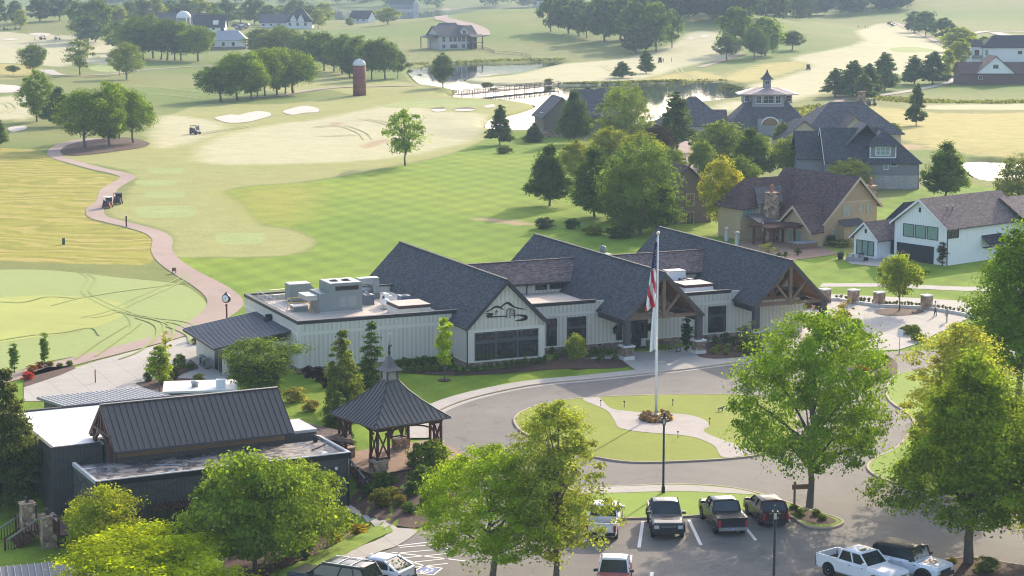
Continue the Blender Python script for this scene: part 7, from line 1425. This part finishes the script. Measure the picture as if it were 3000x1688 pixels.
for u,w_ in ((1.2,1.3),(4.6,3.0),(9.6,1.1)): window(t,(u,-.01,.5),(1,0,0),w_,1.4,.1,2,1,M_STUC)
for v in (3,6,9): window(t,(-.01,v+.6,3.2),(0,-1,0),.7,1.1,.1,1,1,M_STUC)
q=MB(); q.box(11.8,15.79,-.06,-.005,2.8,5.1); q.box(11.8,15.79,-.06,-.005,.1,2.4); q.build('porch_opening',M_DARK,t); q=MB()
for u in (13.2,17.2): q.box(u-.2,u+.2,-2.6,-2.2,-.3,5.0)
q.build('porch_post',M_TIMBER,t); q=MB(); q.box(12.8,17.6,-2.8,-.07,2.5,2.75); q.build('porch_deck',M_TIMBER,t); q=MB(); q.ext([(12.2,-3.1,4.9),(18,-3.1,4.9),(18,-.0,5.7),(12.2,-.0,5.7)],(0,0,-.2)); q.build('porch_roof',M_GREYSH,t); q=MB(); q.ext([(-3.4,1,4.6),(-3.4,12,4.6),(-.02,12,5.6),(-.02,1,5.6)],(0,0,-.2)); q.build('side_porch_roof',M_GREYSH,t); q=MB()
for v in (1.2,11.6): q.box(-3.2,-2.9,v,v+.3,-.5,4.5)
q.build('porch_post',M_TIMBER,t)
fz=thing('iron_fence',G(1200,122),0,'dark iron fence running right from the hill house','fence'); q=MB(); o0=np.array(fz.location); pr=None
for a,b in ((1200,122),(1225,128),(1245,136),(1275,138),(1305,141),(1338,147),(1338,160)):
    p=Vector(G(a,b)-o0)
    if pr is not None:
        n=max(2,int((p-pr).length/1.2))
        for i in range(n): e=pr+(p-pr)*i/n; q.cbox(tuple(e),(.09,.09,1.3))
        q.beam(pr+Vector((0,0,1.2)),p+Vector((0,0,1.2)),.07,.07); q.beam(pr+Vector((0,0,.3)),p+Vector((0,0,.3)),.07,.07)
    pr=p
q.build('panel',M_DARK,fz)
# houses farther off
def far(label,x,y,w,h,dp,wm,rm,zr,along='u',rz=0,name='house',hip0=0,hip1=0,extra=None):
    p=G(x,y); t=thing(name,p,rz,label,'house'); block(t,-w/2,w/2,0,dp,h,wm,rm,zr,along,.5,hip0,hip1); 
    for i in range(int(w//4)): window(t,(-w/2+1.2+i*4,-.01,h*.35),(1,0,0),1.3,h*.35,.12,1,1,M_WHITE)
    return t
t=far('white house with twin front gables and dark hip roof, before the river',752,72,13,4,12,M_WHT,M_BLACKSH,10,'u',0,'white_house',5,5)
for u in (-2.8,1.0): q=MB(); q.box(u-1.6,u+1.6,-.5,3,3,4.5); q.ext([(u-1.6,-.504,4.5),(u+1.6,-.504,4.5),(u,-.504,7.2)],(0,.1,0)); q.build('front_gable',M_WHT,t); q=MB(); gable_roof(q,u-1.9,u+1.9,-.8,5,4.2,7.5,'v',.15); q.build('gable_roof',M_BLACKSH,t)
far('low white house with grey roof left of the twin-gabled one',690,70,15,3,10,M_WHT,M_GREYSH,7,'u',0)
far('white gabled shed on the hill shoulder',902,58,13,3,8,M_WHT,M_BLACKSH,7,'u',-.5)
t=far('dark blue house with white porch at the top edge above the hill',1012,33,18,8,12,M_BLUE_G,M_BLACKSH,14,'u',.1,'blue_house'); q=MB(); q.box(9.2,13.5,-1,9,0,7); q.ext([(9.2,-1.004,7),(13.5,-1.004,7),(11.3,-1.004,11)],(0,.1,0)); q.build('stone_wing',M_STUC,t); q=MB(); q.box(-12.5,-9.1,-.5,6,3.2,3.5); 
for u in (-12.3,-10.6): q.box(u,u+.3,-.3,0,0,7)
q.build('porch',M_WHITE,t); q=MB(); q.box(-9.05,9.05,-.08,-.02,-.5,3); q.build('pale_base',M_STUC,t)
far('white house cut by the top edge right of the hill road',1365,18,16,6,10,M_WHT,M_GREYSH,12,'u',.1,'white_house')
far('cream gabled barn left of the dark tree clump',300,60,12,3,12,M_WHT,M_GREYSH,9,'v',.25,'barn'); far('low grey barn behind the clump, left of the domed silo',440,66,20,3,10,M_STUC,M_GREYSH,6.5,'u',0,'barn')
t=far('long dark-roofed barn with white dormer right of the domed silo',525,80,15,2.6,11,M_WHT,M_BLACKSH,8,'u',0,'barn'); q=MB(); q.box(2,4.6,.6,3,3.4,5.4); q.build('dormer',M_WHITE,t)
t=far('cream cart barn with pale metal roof and stone base',572,125,15,4.2,9,M_CAPW,mat('pale metal roof',(.32,.34,.38),.4,.06),7.6,'u',.05,'cart_barn',3.5,3.5); q=MB(); q.box(-7.55,7.55,-.06,-.01,-.5,1.2); q.build('stone_base',M_STONE,t); q=MB(); q.cbox((-2.2,4.5,7.4),(1.2,1.2,1.5)); q.build('roof_vent',M_DARK,t)
far('small brown-roofed building between the oak row and the wood',800,152,14,3,8,M_RBRICK,M_GREYSH,5.5,'u',0,'building'); far('small dark building with a peaked roof left of the brown one',748,152,5,2.5,6,M_OLIVE,M_BLACKSH,5,'v',0,'shed')
# silos
M_SBRICK=mat('red silo brick',(.25,.085,.06),.85,.18,2,pat=('brick',.3,.5,.25),bump=.2); M_DOME=mat('white ribbed dome',(.66,.66,.65),.5,.05); M_CSTAVE=mat('grey stave concrete',(.27,.25,.225),.9,.25,1.5,pat=('brick',.8,.5,.35))
def silo(label,x,yb,w,ybody,m,rib=True,pip=False):
    p=G(x,yb); s_=sc(p); r=w/2/s_; h=(yb-ybody)/s_; t=thing('silo',p,0,label,'silo'); q=MB(); q.lathe([(r,-.5),(r,h)],n=32); q.build('wall',m,t); q=MB(); q.lathe([(r*1.02*math.cos(a),h+r*.98*math.sin(a)) for a in np.linspace(0,1.52,9)],n=32); d=q.build('dome',M_DOME,t)
    if rib:
        q=MB()
        for k in range(20): a=k*math.pi/10; q.tube([(r*1.03*math.cos(e)*math.cos(a),r*1.03*math.cos(e)*math.sin(a),h+r*.99*math.sin(e)) for e in np.linspace(0,1.45,6)],.05,4)
        q.build('dome_rib',M_GUTW,d)
    if pip: q=MB(); q.tube([(r*.5,-r*.95,0),(r*.5,-r*.95,h+.6)],.25,6); q.build('filler_pipe',M_WHITE,t)
silo('red brick silo with white ribbed dome standing by the oak row',904.5,240,33,165,M_SBRICK); silo('grey stave silo with smooth white dome rising above the tree clump',463,90,37,46,M_CSTAVE,False,True)
# footbridge over the pond
a=np.array([*P(1150,239,.35)]);b=np.array([*P(1395,214.5,.35)]); br=thing('footbridge',a,math.atan2(b[1]-a[1],b[0]-a[0]),'long low brown timber footbridge with railings across the pond','bridge'); Lb=float(np.hypot(*(b-a)[:2])); q=MB(); q.box(0,Lb,-1.5,1.5,-.1,.08); M_BRIDGE=mat('faded bridge timber',(.115,.065,.055),.8,.2); q.build('deck',M_BRIDGE,br)
for y in (-1.4,1.4):
    q=MB(); n=int(Lb/2.6)
    for i in range(n+1): x=Lb*i/n; q.box(x-.07,x+.07,y-.07,y+.07,-.9 if i%2==0 else 0,1.15)
    q.box(0,Lb,y-.06,y+.06,1.02,1.15); q.box(0,Lb,y-.04,y+.04,.5,.6); q.build('railing',M_BRIDGE,br)
# ---------------------------------------------------------------- shrubs and bedding
proto('hedge',31,1.0,1.2,.0,'round',26,.12,34,.24,limbs=0,stems=0 or 1); proto('bushy',32,2.0,2.6,.0,'flat',70,.16,60,.18,limbs=0); proto('grassy',33,.8,1.0,0,'fan',24,.13,26,.25,limbs=0); proto('bigbush',34,2.2,3.0,0,'round',80,.17,70,.18,limbs=0)
def shrub(kind,label,x,y,w,h,col,group=None,name='shrub',z=None):
    p=G(x,y) if z is None else P(x,y,z); s=sc(p); return plant(kind,name,label,'shrub',p,h/s,w/s,col,group,None,False)
SG=(.06,.105,.035)
def row(label,group,pts,w,h,col=SG,kind='hedge',z=.05,j=1.5):
    for x,y in pts: shrub(kind,label,x+rnd.uniform(-j,j),y+rnd.uniform(-j*.5,j*.5),w*rnd.uniform(.85,1.2),h*rnd.uniform(.85,1.15),col,group,z=z)
lin=lambda a,b,n:[(a[0]+(b[0]-a[0])*i/(n-1),a[1]+(b[1]-a[1])*i/(n-1)) for i in range(n)]
row('small rounded green shrub in the long row below the first gable window','row below the gable window',lin((1150,941),(1372,914),14),15,18)
row('small rounded green shrub in the bed between gable window and entrance porch','bed left of the porch',[(1402,905),(1420,897),(1437,908),(1462,897),(1480,905),(1497,893),(1515,905),(1530,897),(1548,908),(1390,890),(1412,884),(1505,912),(1435,885)],17,19)
row('dense green shrub along the foot of the left clubhouse wall','bushes along the left wall',lin((985,926),(1150,910),11),24,22,(.075,.13,.04))
row('dense green shrub in the front rank below the left clubhouse wall','front bushes along the left wall',lin((1015,938),(1135,930),7),22,18,(.08,.14,.04))
row('yellow-green low shrub in the bed right of the porch pier','bed right of the porch',[(1796,890),(1806,882),(1828,893),(1830,880),(1858,884),(1880,889)],17,15,(.13,.18,.04))
row('tuft of dark ornamental grass in the bed right of the porch','grasses right of the porch',[(1800,870),(1825,862),(1845,868),(1870,872),(1898,878),(1905,890)],20,22,(.07,.10,.045),'grassy')
for x,y,w,h,l in ((800,960,34,38,'dark purple barberry at the clubhouse corner, left'),(775,950,28,30,'dark purple barberry at the clubhouse corner, far left'),(822,975,30,30,'dark purple barberry at the clubhouse corner, right')): shrub('bushy',l,x,y,w,h,(.035,.018,.025))
for x,y,w,h,c,l in ((740,1010,60,35,(.19,.2,.08),'pale flowering bush behind the lodge right end'),(780,1035,45,30,(.2,.19,.1),'cream-flowered bush near the lodge lean-to'),(1080,1178,105,72,(.10,.15,.03),'large rounded green hedge bush beside the gazebo terrace'),(1065,1225,75,55,(.06,.10,.045),'blue-green bush below the large rounded hedge bush'),(1130,1195,70,40,(.12,.16,.03),'yellow-green bush right of the large hedge bush'),
 (1085,1268,75,52,(.10,.165,.035),'light leafy bush in the slope bed'),(965,1225,70,40,(.06,.11,.03),'dark leafy bush at the stairs top'),(985,1255,50,32,(.14,.155,.035),'yellow-tipped bush in the slope bed'),(955,1275,60,45,(.085,.10,.03),'olive bush beside the stairs bottom'),(1005,1275,45,30,(.11,.11,.035),'brownish bush in the middle of the slope bed'),(1025,1290,40,26,(.075,.12,.04),'small round bush at the slope bed tip'),(1040,1245,50,35,(.05,.095,.03),'deep green bush in the slope bed centre'),(930,1250,45,35,(.05,.09,.035),'dark bush against the stair railing'),
 (900,1345,60,24,(.24,.2,.035),'yellow daylily clump by the verge top'),(845,1365,48,28,(.22,.18,.03),'yellow daylily clump by the verge bottom'),(760,1405,60,50,(.10,.15,.05),'variegated bush beside the verge mulch'),(870,1325,50,30,(.10,.14,.04),'green bush above the daylilies'),
 (415,965,46,50,(.10,.15,.045),'green bush at the terrace planting left'),(452,925,34,34,(.10,.16,.04),'bright round bush on the terrace bed'),(440,945,30,26,(.08,.10,.06),'grey-green bush on the terrace bed'),(478,928,26,14,(.09,.13,.06),'low spreading bush at the terrace bed tip'),(372,960,24,26,(.055,.09,.035),'small dark bush left of the terrace planting'),(500,960,30,20,(.17,.19,.04),'yellowish bush at the terrace planting right'),
 (100,928,22,18,(.20,.07,.04),'red-leaved bush at the tip of the far left bed'),(80,938,24,20,(.22,.10,.05),'rusty bush in the far left bed'),(125,922,20,14,(.14,.12,.05),'brownish bush in the far left bed'),(175,921,20,14,(.075,.12,.04),'green bush at the far left bed corner'),(70,955,30,20,(.30,.05,.04),'bright red flowering bush in the far left bed'),(150,925,18,12,(.09,.12,.05),'small green bush in the far left bed'),
 (505,862,26,22,(.15,.17,.05),'yellow-green bush by the annex eave, left'),(492,866,22,18,(.12,.14,.05),'olive bush by the annex eave'),
 (1270,386,42,18,(.075,.10,.04),'low spreading juniper on the lawn slope'),(1371,575,48,28,(.065,.085,.085),'blue spruce mound before the grove'),(1490,590,60,22,(.12,.15,.04),'yellowish hedge bush below the grove'),(1560,598,70,30,(.05,.085,.03),'dark bush below the grove, right'),(1440,575,40,25,(.05,.085,.03),'dark bush below the grove, left'),(1340,358,50,16,(.05,.08,.035),'low dark hedge left of the lakeside house'),
 (2192,925,46,30,(.09,.14,.035),'rounded green bush at the drive bed, left'),(2215,915,40,26,(.085,.13,.035),'rounded green bush at the drive bed, right'),(2168,940,40,20,(.35,.16,.02),'orange daylily clump at the drive bed'),
 (2000,782,50,40,(.08,.14,.035),'glossy green bush beyond the third porch'),(2035,775,30,22,(.20,.08,.04),'rust-coloured bush beyond the third porch'),(2060,778,26,20,(.19,.09,.05),'brown-red bush beyond the third porch'),(2120,815,44,34,(.20,.14,.08),'reddish grass clump on the plaza edge'),(2095,830,40,30,(.18,.15,.07),'tan grass clump on the plaza edge'),(1975,790,34,24,(.06,.10,.04),'small dark bush beyond the third porch'),
 (2290,840,60,22,(.08,.12,.03),'low dark bush on the plaza right edge'),(2310,858,40,20,(.09,.13,.035),'low light bush on the plaza right edge'),
 (2052,1300,24,20,(.10,.14,.045),'small bush on the mulch nose, right'),(2012,1302,28,22,(.09,.13,.045),'small bush on the mulch nose, left'),(2068,1312,24,18,(.09,.12,.04),'small bush at the mulch nose tip'),(1996,1284,24,16,(.07,.09,.04),'dark low bush at the mulch nose top'),
 (2362,1425,24,18,(.14,.16,.05),'small bush at the off-roader island, left'),(2395,1418,24,16,(.15,.15,.06),'small bush at the off-roader island, right'),(2480,1440,60,40,(.11,.14,.06),'feathery bush at the trunk of the island oak'),(2375,1448,24,20,(.10,.13,.05),'small bush at the island bottom'),
 (1840,232,60,16,(.10,.12,.06),'reedy bush at the pond right end'),(1245,236,30,14,(.10,.13,.06),'reedy bush at the bridge left end'),(1225,218,34,9,(.12,.15,.07),'low bush on the pond left bank'),(1055,197,20,10,(.075,.10,.06),'dark bush on the left pond shore'),(1380,212,22,14,(.085,.11,.055),'bush at the bridge right end'),(2240,340,60,30,(.075,.105,.04),'bush behind the tan hip house ridge'),(1030,168,18,8,(.09,.12,.07),'small bush on the far pond bank'),
 (2090,615,30,24,(.05,.07,.04),'dark bush at the tan house corner'),(2120,620,60,16,(.13,.15,.06),'long low grasses before the tan house wall'),(2330,690,20,10,(.1,.14,.05),'tiny bush at the charcoal panel end')):
    shrub('grassy' if 'grass' in l or 'daylily' in l else 'bigbush' if w>60 else 'bushy',l,x,y,w,h,c)
row('clipped dark green ball shrub along the patio edge of the tan house','clipped balls by the patio',[(1912,655),(1937,652),(1958,650),(1976,648),(2006,642)],16,16,(.04,.07,.025),z=0)
row('tuft of liriope grass along the low wall behind the plaza','grasses by the low wall',lin((2105,752),(2140,755),4)+lin((2155,757),(2205,763),6)+lin((2220,765),(2322,771),12)+lin((2340,773),(2420,786),9),10,9,(.075,.10,.05),'grassy',0)
row('lavender plant in the ring at the flagpole foot','flagpole flower ring',[(1650+34*math.cos(a),1053+9*math.sin(a)) for a in np.linspace(0,6.28,13)[:-1]]+[(1630,1052),(1670,1053),(1650,1056)],16,14,(.22,.17,.19),'grassy',.14)
row('daylily in the ring at the flagpole foot','flagpole daylilies',[(1618,1059),(1640,1062),(1672,1061),(1688,1056)],10,9,(.32,.24,.04),'grassy',.14)
sheet('mulch_bed',Wz([(1606,1050),(1625,1043),(1660,1042),(1690,1048),(1685,1060),(1650,1065),(1618,1061)],.14,4),M_MULCH,.165)
shrub('bushy','silver-leaved bush in the bed before the porch third pier',1885,885,40,40,(.075,.10,.06)); shrub('hedge','tiny bush in the plaza mulch lens',2296,790,8,6,(.1,.1,.06))
# tree rings of mulch
for x,y,w in ((1118,958,34),(1450,928,30)):
    p=P(x,y,0); a=np.linspace(0,6.28,18)[:-1]; sheet('mulch_ring',np.stack([p[0]+.6*np.cos(a),p[1]+.6*np.sin(a)],1),M_MULCH,.09)
# wood behind the lodge left: ground cover and rough grass tufts round the ponds read as one mass
def tufts(name,label,polys,n,hh,col,seed=1):
    rs=np.random.RandomState(seed); V=[];A=[]
    for po in polys:
        x0,y0=po.min(0);x1,y1=po.max(0); k=0
        while k<n:
            x=rs.uniform(x0,x1,n);y=rs.uniform(y0,y1,n); m=sdf(x,y,po)>0; x=x[m][:n-k];y=y[m][:n-k]; k+=len(x); z=Hf(x,y)
            for i in range(len(x)):
                a=rs.rand()*6.28; w=hh*rs.uniform(.5,1.2); h=hh*rs.uniform(.5,1.3); dx,dy=math.cos(a)*w,math.sin(a)*w; l=rs.normal()*.3*h
                V+=[(x[i]-dx,y[i]-dy,z[i]-.05),(x[i]+dx,y[i]+dy,z[i]-.05),(x[i]+dx*.6+l,y[i]+dy*.6,z[i]+h),(x[i]-dx*.6+l,y[i]-dy*.6,z[i]+h)]; A+=[rs.rand()]*4
    me=bpy.data.meshes.new(name); me.from_pydata(V,[],[(4*i,4*i+1,4*i+2,4*i+3) for i in range(len(V)//4)]); at=me.attributes.new('lv','FLOAT','POINT'); at.data.foreach_set('value',np.array(A,np.float32)); me.materials.append(M_LEAF); o=bpy.data.objects.new(name,me); COL.objects.link(o); o.color=(*col,1); o['kind']='stuff'; o['label']=label
tufts('bank_grass','rough tall grass along the pond banks',[W([(1040,160),(1200,152),(1400,148),(1404,154),(1200,160),(1060,168)]),W([(1400,214),(1500,208),(1700,203),(1770,200),(1830,206),(1800,208),(1700,210),(1500,216)]),W([(1990,275),(2060,265),(2110,280),(2050,300),(1960,318),(1900,320),(1960,296)]),W([(2150,240),(2250,245),(2400,254),(2575,254),(2575,260),(2400,260),(2240,256)])],900,.45,(.075,.095,.045))
# ---------------------------------------------------------------- air
def haze(density):
    m=bpy.data.materials.new('air haze'); m.use_nodes=True; t=m.node_tree; t.nodes.clear(); o=t.nodes.new('ShaderNodeOutputMaterial'); v=t.nodes.new('ShaderNodeVolumePrincipled')
    v.inputs['Color'].default_value=(.52,.67,.82,1); v.inputs['Density'].default_value=density; v.inputs['Anisotropy'].default_value=0.0; t.links.new(v.outputs[0],o.inputs['Volume'])
    b=MB(); b.box(-4600,4600,-120,4500,-30,275); h=b.build('haze',m); h['kind']='stuff'; h.display_type='WIRE'
haze(0.00024)
